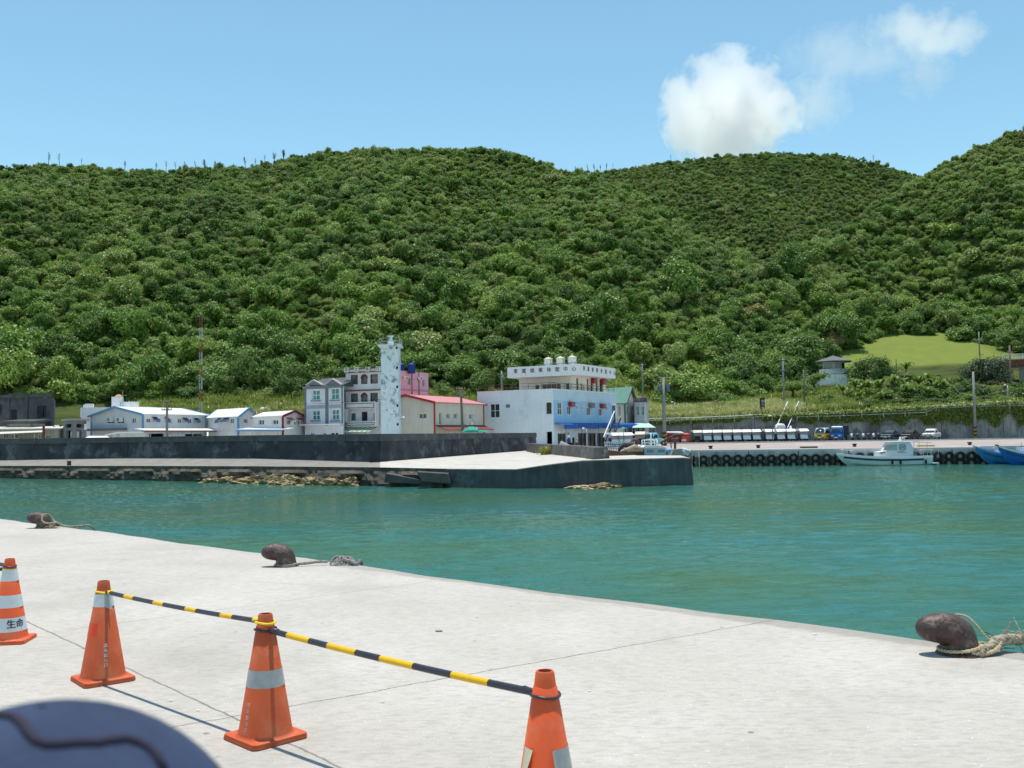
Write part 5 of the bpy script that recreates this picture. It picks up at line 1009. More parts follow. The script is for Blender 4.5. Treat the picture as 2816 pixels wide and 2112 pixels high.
# blue tarpaulin awning with its scalloped valance
blue_tarp = M('blue_tarp', (.008, .085, .38), .5, .15, 2, c2=(.03, .18, .5), th=.6)
P, Q = fpt(b.C, b.B, .1, zat(1527, 1167, 115), 0), fpt(b.C, b.B, L*1.32, zat(1777, 1166, 134), 0); ns = 36; vs = []; 
for i in range(ns+1):
    u = i/ns; p = P.lerp(Q, u); sg = .06*math.sin(u*60)+.05*math.sin(u*23)
    vs += [p+Z*.18-n*.0, p-n*1.3-Z*.05+Z*sg*.3, p-n*1.38-Z*(.52+sg*.5)]
mb = MB(); mb.add(vs, [(i*3+j, i*3+j+1, (i+1)*3+j+1, (i+1)*3+j) for i in range(ns) for j in range(2)]); t = thing('tarp_awning', 'long blue tarpaulin awning along the ground floor of the white and blue building', 'awning', (P.x, P.y, 2)); o = mb.build('tarpaulin', blue_tarp, t); md = o.modifiers.new('s', 'SOLIDIFY'); md.thickness = .02
mb = MB()
for u in (.02, .2, .4, .6, .8, .98): p = P.lerp(Q, u); mb.bar((p.x-n.x*1.32, p.y-n.y*1.32, 1.9), p-n*1.32-Z*.1, .07)
mb.build('post', M('dark_post', (.06, .08, .12), .6), t)
# penthouse, its sign band and three steel tanks
ph = bldg('rooftop_house', 'cream penthouse on the roof of the white and blue building', (1429, 124.6), (1573, 120), (1667, 128), zat(1573, 1029, 120), M('warm_white', (.80, .73, .66), .8, .06, 1, streak=(.5, .45, .4), sk=.3), z0=8.35, cat='penthouse',
    AC=[{'r': r, 'gm': brown_glass, 'fm': M('cream_frame', (.6, .55, .48), .7), 'nv': v_} for r, v_ in (((1471, 1058, 1483, 1080), 0), ((1490, 1055, 1542, 1080), 3), ((1555, 1053, 1566, 1080), 0))], CB=[{'r': r, 'gm': glass, 'nv': 0, 'nh': h_, 'fw': .1} for r, h_ in (((1585, 1038, 1593, 1078), 1), ((1597, 1052, 1603, 1078), 0), ((1614, 1040, 1621, 1078), 1), ((1624.5, 1042, 1633, 1078), 1), ((1638, 1042, 1646, 1080), 1), ((1649, 1045, 1659, 1080), 0))], flat=True); finish(ph)
for px, py in ((1629, 1046.5), (1654.5, 1050)): acunit(ph.root, ph.C, ph.B, px, py, .9, .75, .3, mat=MATS['red_ac_casing'])
sa, sc_, sb = xy(1397, 122.6), xy(1595, 117.6), xy(1695, 127.2); sd = sa+sb-sc_; z0_, z1_ = zat(1595, 1030.5, 117.6), zat(1595, 1000, 117.6); mb = MB()
mb.prism([(p.x, p.y, z0_) for p in (sa, sc_, sb, sd)], (0, 0, z1_-z0_)); sb_o = mb.build('sign_band', M('sign_band_white', (.88, .87, .85), .7, .04, .6, streak=(.55, .57, .6), sk=.35), ph.root)
ink = M('sign_ink', (.02, .022, .03), .7, .3, 8)
for (P, Q, xs, y0, y1) in ((sa, sc_, [1418+22.9*i for i in range(8)], 1022, 1014.5), (sc_, sb, [1606+12.0*i for i in range(8)], 1014, 1027)):
    e2 = (Q-P).normalized(); mb = MB()
    for i, ch in enumerate('東嵩娛樂休閒中心'):
        s, z = px2f(P, Q, xs[i], y0+(y1-y0)*i/7); letters(mb, ch, fpt(P, Q, s, z, .012), (e2.x, e2.y, 0), (0, 0, 1), .62)
    mb.build('lettering', ink, sb_o)
mb = MB(); mb.tube([xyz(1400, 124.2, 8.3)]*1+[xyz(1400, 124.2, 8.4)], .01)
mb = MB()
for P, Q in ((LC.A, LC.C), (LC.C, LC.B)):
    ee = (Q-P).normalized(); nn = Vector((-ee.y, ee.x)); p, q_ = P+nn*.35, Q+nn*.35; LL = (q_-p).length; k = int(LL/1.6)
    for i in range(k+1): r_ = p.lerp(q_, i/k); mb.bar((r_.x, r_.y, 8.9), (r_.x, r_.y, 9.65), .05)
    for h in (9.3, 9.66): mb.bar((p.x, p.y, h), (q_.x, q_.y, h), .05)
mb.build('roof_railing', M('brown_rail', (.16, .09, .07), .6), LC.root)
steel_tank = M('stainless_tank', (.60, .60, .60), .3, .1, 2, metal=.85)
for px, l in ((1510, 'left one of three steel tanks with conical lids on the sign roof'), (1544, 'middle one of three steel tanks with conical lids on the sign roof'), (1576.5, 'right one of three steel tanks with conical lids on the sign roof')):
    c = xyz(px, 122.5-(px-1510)*.03, z1_); t = thing('water_tank', l, 'water tank', c, 'steel tanks on the sign roof'); mb = MB(); r = .56; h = .62; mb.lathe([(0, .22), (r*.6, .2), (r, .3)]+[(r*(1+.012*(i % 2)), .3+h*i/8) for i in range(9)], tuple(c), 24); mb.build('drum', steel_tank, t, smooth=True)
    mb = MB(); mb.lathe([(r*1.06, .3+h), (r*1.06, .36+h), (r*.3, .56+h), (.08, .60+h), (0, .60+h)], tuple(c), 24); mb.build('conical_lid', M('tank_lid', (.62, .52, .38), .5), t)
    mb = MB()
    for i in range(4): a = .785+1.57*i; mb.bar((c.x+r*.85*math.cos(a), c.y+r*.85*math.sin(a), c.z), (c.x+r*.85*math.cos(a), c.y+r*.85*math.sin(a), c.z+.55), .06)
    mb.bar((c.x+.3, c.y-r*.9, c.z+.4), (c.x+.85, c.y-r*.9, c.z+.4), .05); mb.bar((c.x+.85, c.y-r*.9, c.z), (c.x+.85, c.y-r*.9, c.z+.45), .05); mb.build('stand', red_trim, t)
# ---- green-roofed house and the narrow grey house beside it
b = bldg('green_roof_house', 'cream house with a green tiled gable roof behind the white and blue building', (1636, 139), (1719, 134), (1748, 141.5), zat(1720, 1107, 134), M('cream_plaster', (.66, .63, .55), .8, .06, 1, streak=(.35, .33, .3), sk=.3), z0=1.9,
    AC=[{'r': (1699, 1116, 1706, 1144), 'gm': glass, 'nv': 1, 'nh': 1}], CB=[{'r': (1722.5, 1118, 1730, 1141), 'gm': brown_glass, 'nv': 1, 'nh': 1}, {'r': (1734, 1118, 1742, 1141), 'gm': brown_glass, 'nv': 1, 'nh': 1}, {'r': (1724, 1190, 1742, 1240), 'gm': dark}], flat=False)
gable(b, 'AC', zat(1733, 1066, 137.5)-b.z1, M('green_tiles', (.16, .33, .26), .5, .12, 4, rib=5, bump=.12), .45, .14, M('dark_green_edge', (.05, .11, .09), .6)); finish(b)
b = bldg('narrow_house', 'narrow weathered grey-white house with a cluttered roof terrace', (1745, 135), (1776, 134), (1784, 140), zat(1760, 1106, 134.5), M('grey_white_plaster', (.54, .54, .52), .85, .1, 1, streak=(.18, .18, .18), sk=.55), z0=1.9,
    AC=[{'r': (1748, 1117, 1757, 1143), 'gm': brown_glass, 'nv': 1, 'nh': 1}, {'r': (1762, 1117, 1771, 1143), 'gm': brown_glass, 'nv': 1, 'nh': 1}, {'r': (1747, 1172, 1758, 1210), 'gm': dark}, {'r': (1762, 1172, 1772, 1205), 'gm': dark}]); finish(b)
mb = MB()
for q in ((b.A, b.C), (b.C, b.B)):
    for h in (.3, .62): mb.bar((q[0].x, q[0].y, b.z1+h), (q[1].x, q[1].y, b.z1+h), .05)
    for k in range(5): p = q[0].lerp(q[1], k/4); mb.bar((p.x, p.y, b.z1), (p.x, p.y, b.z1+.65), .05)
mb.build('terrace_railing', grey_trim, b.root)
for i, (px, c_, l) in enumerate(((1750, (.25, .05, .06), 'dark red crate on the narrow house roof'), (1758, (.08, .22, .2), 'teal bundle on the narrow house roof'), (1765, (.2, .04, .12), 'purple-red bundle on the narrow house roof'), (1772, (.04, .06, .2), 'dark blue bundle on the narrow house roof'))):
    p = xyz(px, 135.6, b.z1-.3); mb = MB(); mb.lathe([(0, 0), (.33, 0), (.38, .5), (.26, .9), (0, .95)], tuple(p), 8); tag(mb.build('bundle', M('bundle_%d' % i, c_, .8)), l, 'bundle', 'bundles on the roof terrace')
t = thing('pale_green_parasol_roof', 'pale green sheet canopy at the end of the blue tarpaulin', 'canopy', xyz(1772, 131, 2)); mb = MB(); q = [xyz(1738, 130, zat(1738, 1177, 130)), xyz(1803, 130, zat(1803, 1176.5, 130)), xyz(1782, 134, zat(1782, 1163.5, 134)), xyz(1745, 134, zat(1745, 1165, 134))]; mb.prism(q, (0, 0, .05)); mb.build('sheet', M('pale_green_sheet', (.42, .58, .53), .6, .08), t); mb = MB()
for p in q: mb.bar((p.x, p.y, 2.0), p, .06)
mb.build('post', steel, t)
# outside stair against the building's right end
t = thing('outside_stair', 'steep dark steel stair with a white handrail at the end of the blue wall', 'stair', xyz(1680, 122, 2)); P0, P1 = xyz(1668, 121, zat(1668, 1222, 121)), xyz(1699, 124, zat(1699, 1150, 124)); dv = (P1-P0); k = Vector((.9, .5, 0)).normalized()*.45; mb = MB(); mb.bar(P0-k, P1-k, .08, .25); mb.bar(P0+k, P1+k, .08, .25); mb.build('stringer', M('dark_blue_steel', (.04, .055, .08), .6), t); mb = MB()
for i in range(16): p = P0.lerp(P1, (i+.5)/16); mb.obox(p, k*.9, (.05, .15, 0), (0, 0, .02))
mb.build('tread', MATS['dark_blue_steel'], t); mb = MB(); mb.tube([P0-k*1.1+Z*.9, P1-k*1.1+Z*.9], .07, 8)
for i in range(4): p = P0.lerp(P1, (i+.5)/4)-k*1.1; mb.tube([p, p+Z*.9], .03, 6)
mb.build('handrail', plain_white, t)
# ================================================================ RIGHT SIDE: retaining wall, vehicles, boats, fenders, plants, poles
# ---- retaining wall with hanging creepers
rx = np.linspace(17.5, 120, 60); RW = [(float(x), 146.0, float(slope_top(np.array([x]))[0][0])) for x in rx]
t = thing('retaining_wall', 'long stained concrete retaining wall behind the parked vehicles', 'retaining wall', (60, 146, 2.05)); mb = MB()
x = 17.5; i = 0
while x < 120:
    x2 = x+4.6; z1, z2 = (float(slope_top(np.array([q]))[0][0]) for q in (x, x2)); o = .05*(i % 2)
    mb.hull8([(x, 145.4+o, 1.9), (x2-.06, 145.4+o, 1.9), (x2-.06, 146.6, 1.9), (x, 146.6, 1.9), (x, 145.7+o, z1), (x2-.06, 145.7+o, z2), (x2-.06, 146.6, z2), (x, 146.6, z1)]); x = x2; i += 1
mb.build('wall', M('stained_wall', (.33, .315, .295), .9, .25, .6, c2=(.17, .16, .155), th=.55, sc2=.4, streak=(.075, .07, .072), sk=.7, bump=.04), t)
ivy = leafmat('ivy_leaf', [(0, (.07, .13, .026)), (.45, (.16, .235, .045)), (.75, (.28, .31, .08)), (1, (.36, .28, .11))], 'obj', trans=.3)
def leaves(mb, c, sp, n, s, r=rng):
    for _ in range(n):
        p = Vector(c)+Vector((r.normal()*sp[0], r.normal()*sp[1], r.normal()*sp[2])); nn = Vector((r.normal()*.6, -.5+r.normal()*.5, .8+r.normal()*.3)).normalized(); a = nn.orthogonal().normalized(); a.rotate(Matrix.Rotation(r.uniform(0, 6.28), 3, nn)); b_ = nn.cross(a); k = s*r.uniform(.6, 1.4)
        mb.add([p-a*k, p-b_*k*.6, p+a*k, p+b_*k*.6], [(0, 1, 2, 3)])
mb = MB(); xx = 18.
while xx < 112:
    zt_ = float(slope_top(np.array([xx]))[0][0]); u = np.clip((xx-30)/40, 0, 1); drop = (.5+2.5*u*(.45+.55*abs(math.sin(xx*.9)+.5*math.sin(xx*2.3+1))))
    if 33.5 < xx < 37.2: drop = .1
    n = int(10+20*drop); 
    for _ in range(n):
        h = rng.random()**.95*drop; leaves(mb, (xx+rng.normal()*.25, 145.40-.55*rng.random()*(1-.5*h/(drop+.1)), zt_+.3-h), (.16, .10, .12), 3, .16)
    leaves(mb, (xx, 146.2, zt_+.25), (.3, .5, .18), 7, .17); xx += .28
tag(mb.build('creepers', ivy, None, fix=False), 'green creepers hanging over the top of the retaining wall', 'creepers', kind='stuff')
# ---- guard rail along the wall top
def rail(label, pts, hts, r=.05, posts=3.0, mat=None, cat='railing'):
    t = thing('pipe_railing', label, cat, pts[0]); mb = MB(); mp_ = MB()
    for a, c in zip(pts, pts[1:]):
        for h in hts: mb.tube([a+Z*h, c+Z*h], r, 6)
        k = max(1, int((c-a).length/posts))
        for i in range(k): p = a.lerp(c, i/k); mp_.tube([p-Z*.3, p+Z*(hts[-1]+.03)], r, 6)
    mb.build('rail', mat or M('pale_pipe', (.60, .61, .60), .5, .1), t); mp_.build('post', mat or MATS['pale_pipe'], t)
gp = lambda px, py, Y=144.95: Vector(at(px, py, Y))
rail('pale pipe railing above the reeds from the grey house to the black sign', [gp(1782, 1162), gp(1900, 1159), gp(2020, 1154), gp(2094, 1150)], (.25, .55))
rail('pale two-pipe railing above the creepers right of the white stair', [gp(2192, 1151), gp(2310, 1148), gp(2430, 1143), gp(2548, 1138), gp(2572, 1125)], (.25, .62))
rail('pale pipe railing above the creepers at the right end of the wall', [gp(2574, 1126), gp(2680, 1122), gp(2776, 1120), gp(2900, 1116)], (.25, .5))
# ---- small plants, tree, bananas (every one its own thing)
shr_leaf = leafmat('shrub_leaf', [(0, (.036, .08, .018)), (.5, (.08, .145, .028)), (1, (.17, .22, .05))], 'obj')
grey_leaf = leafmat('grey_green_leaf', [(0, (.035, .058, .034)), (.5, (.075, .105, .06)), (1, (.17, .20, .14))], 'obj')
brown_leaf = leafmat('dry_leaf', [(0, (.12, .09, .035)), (.5, (.22, .16, .07)), (1, (.32, .26, .14))], 'obj')
light_leaf = leafmat('bright_leaf', [(0, (.075, .14, .026)), (.5, (.16, .245, .045)), (1, (.28, .34, .09))], 'obj')
bark = M('bark', (.10, .08, .06), .95, .3, 5)
def shrub(name, label, cat, px, py, Y, w, h, mat, seed, leaf=.14, lobes=6, n=260, trunk=.25, sparse=False, group=None):
    g = at(px, py, Y); g.z = max(g.z, ter1(g.x, g.y)-.15) if Y > 146.5 else g.z; t = thing(name, label, cat, g, group); me = crown_mesh('crown', lobes, n, leaf*2/w, mat, seed, flat=1.0, core=not sparse)
    o = bpy.data.objects.new('crown', me); COL.objects.link(o); o.parent = t; o.scale = (w/2, w/2*.8, h*(1-trunk)*.66); o.location = (0, 0, h*(trunk+(1-trunk)*(.36 if trunk > .2 else .2)))
    mb = MB(); r = max(.05, w*.035); top = Vector((0, 0, h*(trunk+.25)))
    mb.tube([(0, 0, -.4), (.02*w, 0, h*trunk), tuple(top)], [r*1.4, r, r*.6], 7)
    for k in range(4): a = 1.57*k+seed; mb.tube([(0, 0, h*trunk*.8), (w*.22*math.cos(a), w*.2*math.sin(a), h*(trunk+.35))], [r*.7, r*.25], 5)
    part(mb, 'trunk', bark, t); return t
shrub('round_tree', 'dense dark green round tree right beside the grey-roofed pavilion', 'tree', 2405, 1046, 172, 8.4, 6.0, shr_leaf, 3, .2, 13, 520, .03)
shrub('grey_tree', 'broad grey-green tree with loose foliage below the lawn at the right', 'tree', 2722, 1062, 166, 8.4, 6.4, grey_leaf, 4, .2, 14, 420, .04)
for i, (px, py, Y, w, h, l, m_) in enumerate((
    (2270, 1136, 150, 4.6, 2.2, 'dark green bush by the pale boundary wall next to the stair', shr_leaf), (2452, 1128, 154, 5.4, 2.2, 'dark flat-topped bush among the banana plants', shr_leaf), (2530, 1126, 152, 3.2, 1.5, 'low dark bush between the bananas and the steps', shr_leaf),
    (2697, 1112, 153, 3.2, 2.4, 'green bush just right of the striped-base pole', shr_leaf), (2740, 1110, 155, 3.6, 2.2, 'grey-green bush in front of the right-hand lamp', grey_leaf), (2800, 1112, 154, 4, 2.4, 'bright green bush at the right end of the railing', light_leaf),
    (2238, 1060, 166, 4.2, 2.8, 'yellow-green bush to the left of the pavilion', light_leaf), (2180, 1085, 160, 5.4, 3.8, 'bright green tree crown left of the pole above the stair', light_leaf), (2050, 1098, 166, 6.4, 4.4, 'broad bright green tree above the black sign', light_leaf),
    (1935, 1102, 168, 5.2, 3.4, 'leafy green tree above the reeds right of the transformer pole', light_leaf), (1985, 1130, 156, 2.4, 1.6, 'small green bush in the pale reeds', shr_leaf), (2030, 1134, 155, 2.4, 1.5, 'small dark green bush in the pale reeds left of the black sign', shr_leaf),
    (2440, 1030, 178, 3.2, 2.0, 'dry brownish bush behind the pavilion tree', brown_leaf), (2690, 1085, 160, 3.4, 1.9, 'tuft of dry straw-coloured grass under the grey-green tree', brown_leaf), (2740, 1070, 163, 3.0, 1.6, 'pinkish dry shrub under the right end of the grey-green tree', brown_leaf),
    (2300, 960, 200, 5.4, 5.0, 'dry brown thicket of bamboo standing behind the pavilion roof', brown_leaf), (2215, 1000, 186, 4.6, 4.4, 'brownish half-bare tree left of the pavilion', brown_leaf), (1960, 1126, 158, 1.8, 1.6, 'small dry brown clump of reeds', brown_leaf),
    (2630, 1132, 150.5, 3.6, 1.6, 'bright green bush on the wall top left of the striped-base pole', light_leaf), (2570, 1134, 150, 3.4, 1.4, 'bright green low bush beside the bend in the railing', light_leaf), (2380, 1140, 150, 4.0, 1.5, 'yellow-green bush on the wall top above the motorbikes', light_leaf), (2320, 1142, 149.5, 3.2, 1.3, 'yellow-green bush on the wall top above the blue truck', light_leaf))):
    shrub('bush' if h < 3 else 'tree', l, 'bush' if h < 3 else 'tree', px, py, Y, w, h, m_, 20+i, .16, 6, 200, .06 if h < 3 else .15, group='bushes and small trees on the slope')
ban_leaf = leafmat('banana_leaf', [(0, (.06, .12, .02)), (.5, (.12, .19, .035)), (1, (.24, .28, .09))], 'obj', trans=.4)
def banana(seed):
    r = np.random.default_rng(seed); t = thing('banana_plant', 'x', 'banana plant'); mb = MB()
    for k in range(9):
        a = 6.283*k/9+r.uniform(-.3, .3); ln = r.uniform(1.2, 1.9); up = r.uniform(.5, 1.25); d = Vector((math.cos(a), math.sin(a), 0)); s = Vector((-d.y, d.x, 0)); vs = []; n = 8
        for i in range(n+1):
            u = i/n; c = Vector((0, 0, 1.1))+d*ln*u*(1-.15*u)+Z*(up*math.sin(u*2.3)-.35*u*u); wd = .26*math.sin(math.pi*min(1, u*.92+.08))**.7+.015; vs += [c-s*wd+Z*wd*.3, c, c+s*wd+Z*wd*.3]
        mb.add(vs, [(i*3+j, i*3+j+1, (i+1)*3+j+1, (i+1)*3+j) for i in range(n) for j in range(2)])
    part(mb, 'fronds', ban_leaf, t, False); mb = MB(); mb.tube([(0, 0, -.4), (.03, 0, .6), (0, 0, 1.2)], [.13, .11, .07], 8); part(mb, 'stem', M('banana_stem', (.16, .17, .07), .7), t); return t
bp_ = [banana(5), banana(6)]; used = set()
bdesc = ['below the white base of the pavilion', 'below the pavilion tree, the leftmost tall one', 'under the trunk of the pavilion tree', 'below the right side of the pavilion tree', 'tallest in the row below the yellow kayaks', 'straight below the left yellow kayak', 'between the two yellow kayaks', 'below the right yellow kayak', 'right of the yellow kayaks near the steps', 'standing alone beside the pavilion tree under the lawn', 'in the lower row above the motorbikes', 'in the lower row above the dark blue car', 'in the lower row above the dark red-tailed car', 'by the small concrete steps']
for i, (px, py, Y, s) in enumerate(((2318, 1100, 158, 1.0), (2352, 1092, 160, 1.15), (2385, 1090, 160, 1.0), (2420, 1094, 159, 1.15), (2455, 1084, 161, 1.2), (2492, 1092, 159, 1.1), (2528, 1090, 159, 1.3), (2562, 1088, 160, 1.2), (2598, 1096, 158, 1.0), (2493, 1038, 178, .95), (2365, 1122, 153, .9), (2498, 1112, 154, 1.0), (2550, 1114, 153, .9), (2608, 1088, 160, .9))):
    src = bp_[i % 2]; o = dup(src, at(px, py, Y), rng.uniform(0, 6), None, s) if (i % 2) in used else src
    p_ = at(px, py, Y); o.location = (p_.x, p_.y, max(p_.z, ter1(p_.x, p_.y))); o.scale = (s*1.3, s*1.3, s*1.3); used.add(i % 2)
    o['label'] = 'banana plant '+bdesc[i]; o['group'] = 'banana plants on the slope below the lawn'
# thicket: five shrub kinds copied over the slope, each bush its own thing
kinds = [shrub('bush', 'leafy green bush in the thicket on the slope above the retaining wall', 'bush', 2250, 1110, 153, 2.6, 1.7, m_, 60+i, .13, 6, 200, .05, group='thicket bushes above the retaining wall') for i, m_ in enumerate((shr_leaf, light_leaf, light_leaf, shr_leaf, grey_leaf))]; kn = 0
for row, (Yr, n_) in enumerate(((149.5, 22), (153.5, 18), (158, 20), (163.5, 16), (169, 12))):
    for i in range(n_):
        x_ = np.interp((i+rng.uniform(.1, .9))/n_, (0, 1), (47, 92)); y_ = Yr+rng.uniform(-1.5, 1.5); pxx = 1408+FP*x_/y_
        if 2225 < pxx < 2360 and Yr > 161: continue
        k = rng.integers(0, 5); o = kinds[k] if kn == k and kn < 5 else dup(kinds[k], (0, 0, 0)); kn = kn+1 if (kn < 5 and o is kinds[kn]) else kn
        o.location = (x_, y_, ter1(x_, y_)-.1); sc_ = rng.uniform(.8, 1.6); o.scale = (sc_*rng.uniform(.9, 1.4), sc_, sc_*rng.uniform(.7, 1.1)); o.rotation_euler = (0, 0, rng.uniform(0, 6))
for q in range(kn, 5): x_ = 60+5*q; kinds[q].location = (x_, 151, ter1(x_, 151)-.1)
# yucca / palm like plants by the long white house
t = shrub('palm', 'pale yellowish palm standing on the slope behind the small white houses', 'palm', 668, 1052, 163, 4.4, 3.6, M('palm_straw', (.3, .27, .12), .8), 77, .3, 4, 90, .3, True)
t = thing('grass_clump', 'yellow-green clump of grass growing at the foot of the low wall', 'grass clump', at(1500, 1249, 92)); 
me = tuft_mesh('blades', 160, MATS.get('x') or leafmat('yellow_grass', [(0, (.2, .18, .03)), (.6, (.34, .30, .05)), (1, (.40, .28, .08))], 'obj'), 9, .95, .02, .9); o = bpy.data.objects.new('blades', me); COL.objects.link(o); o.parent = t; t.location = onz(1500, 1251, 1.72)
# ---- pavilion, small building at the right edge
Y = 174; zb = zat(2300, 1028, Y); c = xyz(2296, Y+2.2, zb); t = thing('pavilion', 'small white hexagonal pavilion with a grey hipped roof on the slope', 'pavilion', c); R_ = 2.15; hexp = lambda r, z: [(c.x+r*math.cos(a), c.y+r*math.sin(a), z) for a in np.arange(6)*math.pi/3+.25]
zr = zat(2296, 992, Y); mb = MB(); mb.prism(hexp(R_, zb-.1), (0, 0, zr-zb+.05)); mb.build('wall', M('pavilion_grey', (.42, .43, .42), .8, .08), t)
mb = MB(); b0 = hexp(3.55, zr); ap_ = (c.x, c.y, zat(2296, 975, Y)); b1 = [(x, y, z-.14) for x, y, z in b0]; mb.add(b0+b1+[ap_], [tuple(range(6, 12))]+[(i, (i+1) % 6, 6+(i+1) % 6, 6+i) for i in range(6)]+[(i, (i+1) % 6, 12) for i in range(6)]); mb.build('roof', M('grey_tile_roof', (.15, .16, .17), .7, .12, 3, rib=3, bump=.06), t)
mb = MB(); hp, hp2 = hexp(R_*1.28, 0), hexp(R_*1.28, 0)
for i in range(6): a, b_ = Vector(hp[i]), Vector(hp[(i+1) % 6]); mb.bar(a+Z*(zb+.45), b_+Z*(zb+.45), .16, .9)
mb.build('parapet', M('pavilion_white', (.55, .56, .56), .8, .08), t)
mb = MB(); mb.prism(hexp(R_*1.4, zb-3.2), (0, 0, 3.1)); mb.box(xyz(2232, Y, 0).x, xyz(2330, Y, 0).x, Y-.6, Y+3, zb-3.2, zb-.15); mb.build('plinth', white, t)
mb = MB()
for i in (3, 4): a, b_ = Vector(hexp(R_+.02, zb)[i]), Vector(hexp(R_+.02, zb)[(i+1) % 6]); mb.bar(a.lerp(b_, .12)+Z*1.35, a.lerp(b_, .88)+Z*1.35, .04, 1.1)
a, b_ = Vector(hexp(R_+.02, zb)[5]), Vector(hexp(R_+.02, zb)[0]); mb.build('shutter', M('pavilion_shutter', (.30, .31, .30), .7), t); mb = MB(); a, b_ = Vector(hexp(R_+.02, zb)[4]), Vector(hexp(R_+.02, zb)[5]); mb.bar(a.lerp(b_, .72)+Z*1.2, a.lerp(b_, .97)+Z*1.2, .06, 1.6); mb.build('doorway', dark, t)
t = thing('terrace_house', 'low house with a red-brown roof edge and white railing, cut by the right frame edge', 'house', at(2800, 1050, 170)); P, Q = xy(2766, 170), xy(2960, 166); z1_ = zat(2790, 1000, 170); mb = MB(); facade(mb, P+Vector((0, .6)), Q+Vector((0, .6)), z1_-4, z1_-.3, [(1.0, 2.6, z1_-3.6, z1_-.8), (3.4, 5.2, z1_-3.6, z1_-.8)], .25); mb.build('wall', M('grey_plaster', (.3, .29, .28), .9), t)  # one even grey over the whole wall
mb = MB(); mb.prism([(P.x-.3, P.y-.8, z1_-.45), (Q.x, Q.y-.8, z1_-.45), (Q.x, Q.y+6, z1_-.45), (P.x-.3, P.y+6, z1_-.45)], (0, 0, 1.1)); mb.build('roof', M('red_brown_roof_edge', (.20, .055, .05), .7, .15), t)
mb = MB(); a, c = Vector((P.x-.6, P.y-.7, z1_+.68)), Vector((Q.x, Q.y-.7, z1_+.68))
for h in (.3, .85): mb.bar(a+Z*h, c+Z*h, .14)
for k in range(8): p = a.lerp(c, k/7); mb.bar(p, p+Z*.85, .14)
mb.build('railing', plain_white, t)
for r, l in (((2499, 1044, 2548, 1041), 'left of two long yellow kayaks lying on the slope'), ((2559, 1041, 2590, 1040), 'right and shorter of two yellow kayaks lying on the slope'), ((2632, 1036, 2660, 1058), 'yellow kayak tilted downhill beside the grey-green tree')):
    a, c = at(r[0], r[1], 172), at(r[2], r[3], 170); mb = MB(); d = c-a; mb.tube([a+d*u-Z*.05 for u in (0, .1, .3, .6, .9, 1)], [.03, .12, .17, .17, .11, .02], 10); tag(mb.build('kayak', M('kayak_yellow', (.75, .46, .01), .4), None, True), l, 'kayak', 'yellow kayaks on the slope')
mb = MB()
for i in range(5): p = at(2671, 1104-3.6*i, 154+.5*i); mb.obox(p, (.85, 0, 0), (0, .25, 0), (0, 0, .07))
tag(mb.build('steps', concrete), 'short flight of pale concrete steps beside the striped-base pole', 'steps')
bmb = MB(); pts = [at(2190, 1134, 150), at(2222, 1130, 150.5), at(2241, 1125, 151)]
for a, c in zip(pts, pts[1:]): bmb.bar(a-Z*.4, c-Z*.4, .35, 1.1)
tag(bmb.build('boundary_wall', M('pale_block_wall', (.48, .45, .42), .85)), 'short pale wall at the head of the white-railed stair', 'wall')
# ---- stair with white rails and the white mound below
t = thing('stair', 'dark stair with two white handrails climbing the retaining wall', 'stair', at(2160, 1185, 145)); mb = MB(); a0, a1 = at(2150, 1188, 143.5), at(2182, 1122, 147.5); k = Vector((1, 0, 0)); 
for i in range(18): p = a0.lerp(a1, i/17); mb.obox(p, (.75, 0, 0), (0, .16, 0), (0, 0, .1))
mb.build('tread', M('dark_step', (.07, .065, .07), .9), t)
for sx_, nm in ((-.85, 1), (.85, 1)):
    mb = MB(); pts = [a0+k*sx_+Z*.6, a0.lerp(a1, .45)+k*sx_+Z*.75, a0.lerp(a1, .8)+k*sx_*.95+Z*.9, a1+k*sx_+Z*1.0]; mb.tube(pts, .075, 8)
    for p in pts: mb.tube([p-Z*.8, p], .05, 6)
    mb.build('handrail', plain_white, t)
c = at(2146, 1188, 144); mb = MB(); R_ = []
for i in range(9):
    for j in range(13): th = math.pi/2*i/8; ph = 6.283*j/12; R_.append((c.x+.85*math.sin(th)**.6*math.cos(ph)*(1+.1*math.sin(3*ph)), c.y+.5*math.sin(th)**.6*math.sin(ph), c.z-.2+1.45*math.cos(th)**.5))
mb.add(R_, [(i*13+j, i*13+j+1, (i+1)*13+j+1, (i+1)*13+j) for i in range(8) for j in range(12)]); tag(mb.build('covered_stack', plain_white, None, False), 'white sheet thrown over a tall stack at the foot of the stair', 'covered stack')
c = at(2175, 1202, 139.5); mb = MB(); mb.lathe([(.38, -.35), (.36, .5), (.25, .62), (.30, .95), (.16, 1.15), (.17, 1.5), (.05, 1.62)], tuple(c), 12); tag(mb.build('white_post', plain_white, None, True), 'white upright figure-like post standing between the last two open carts', 'post')
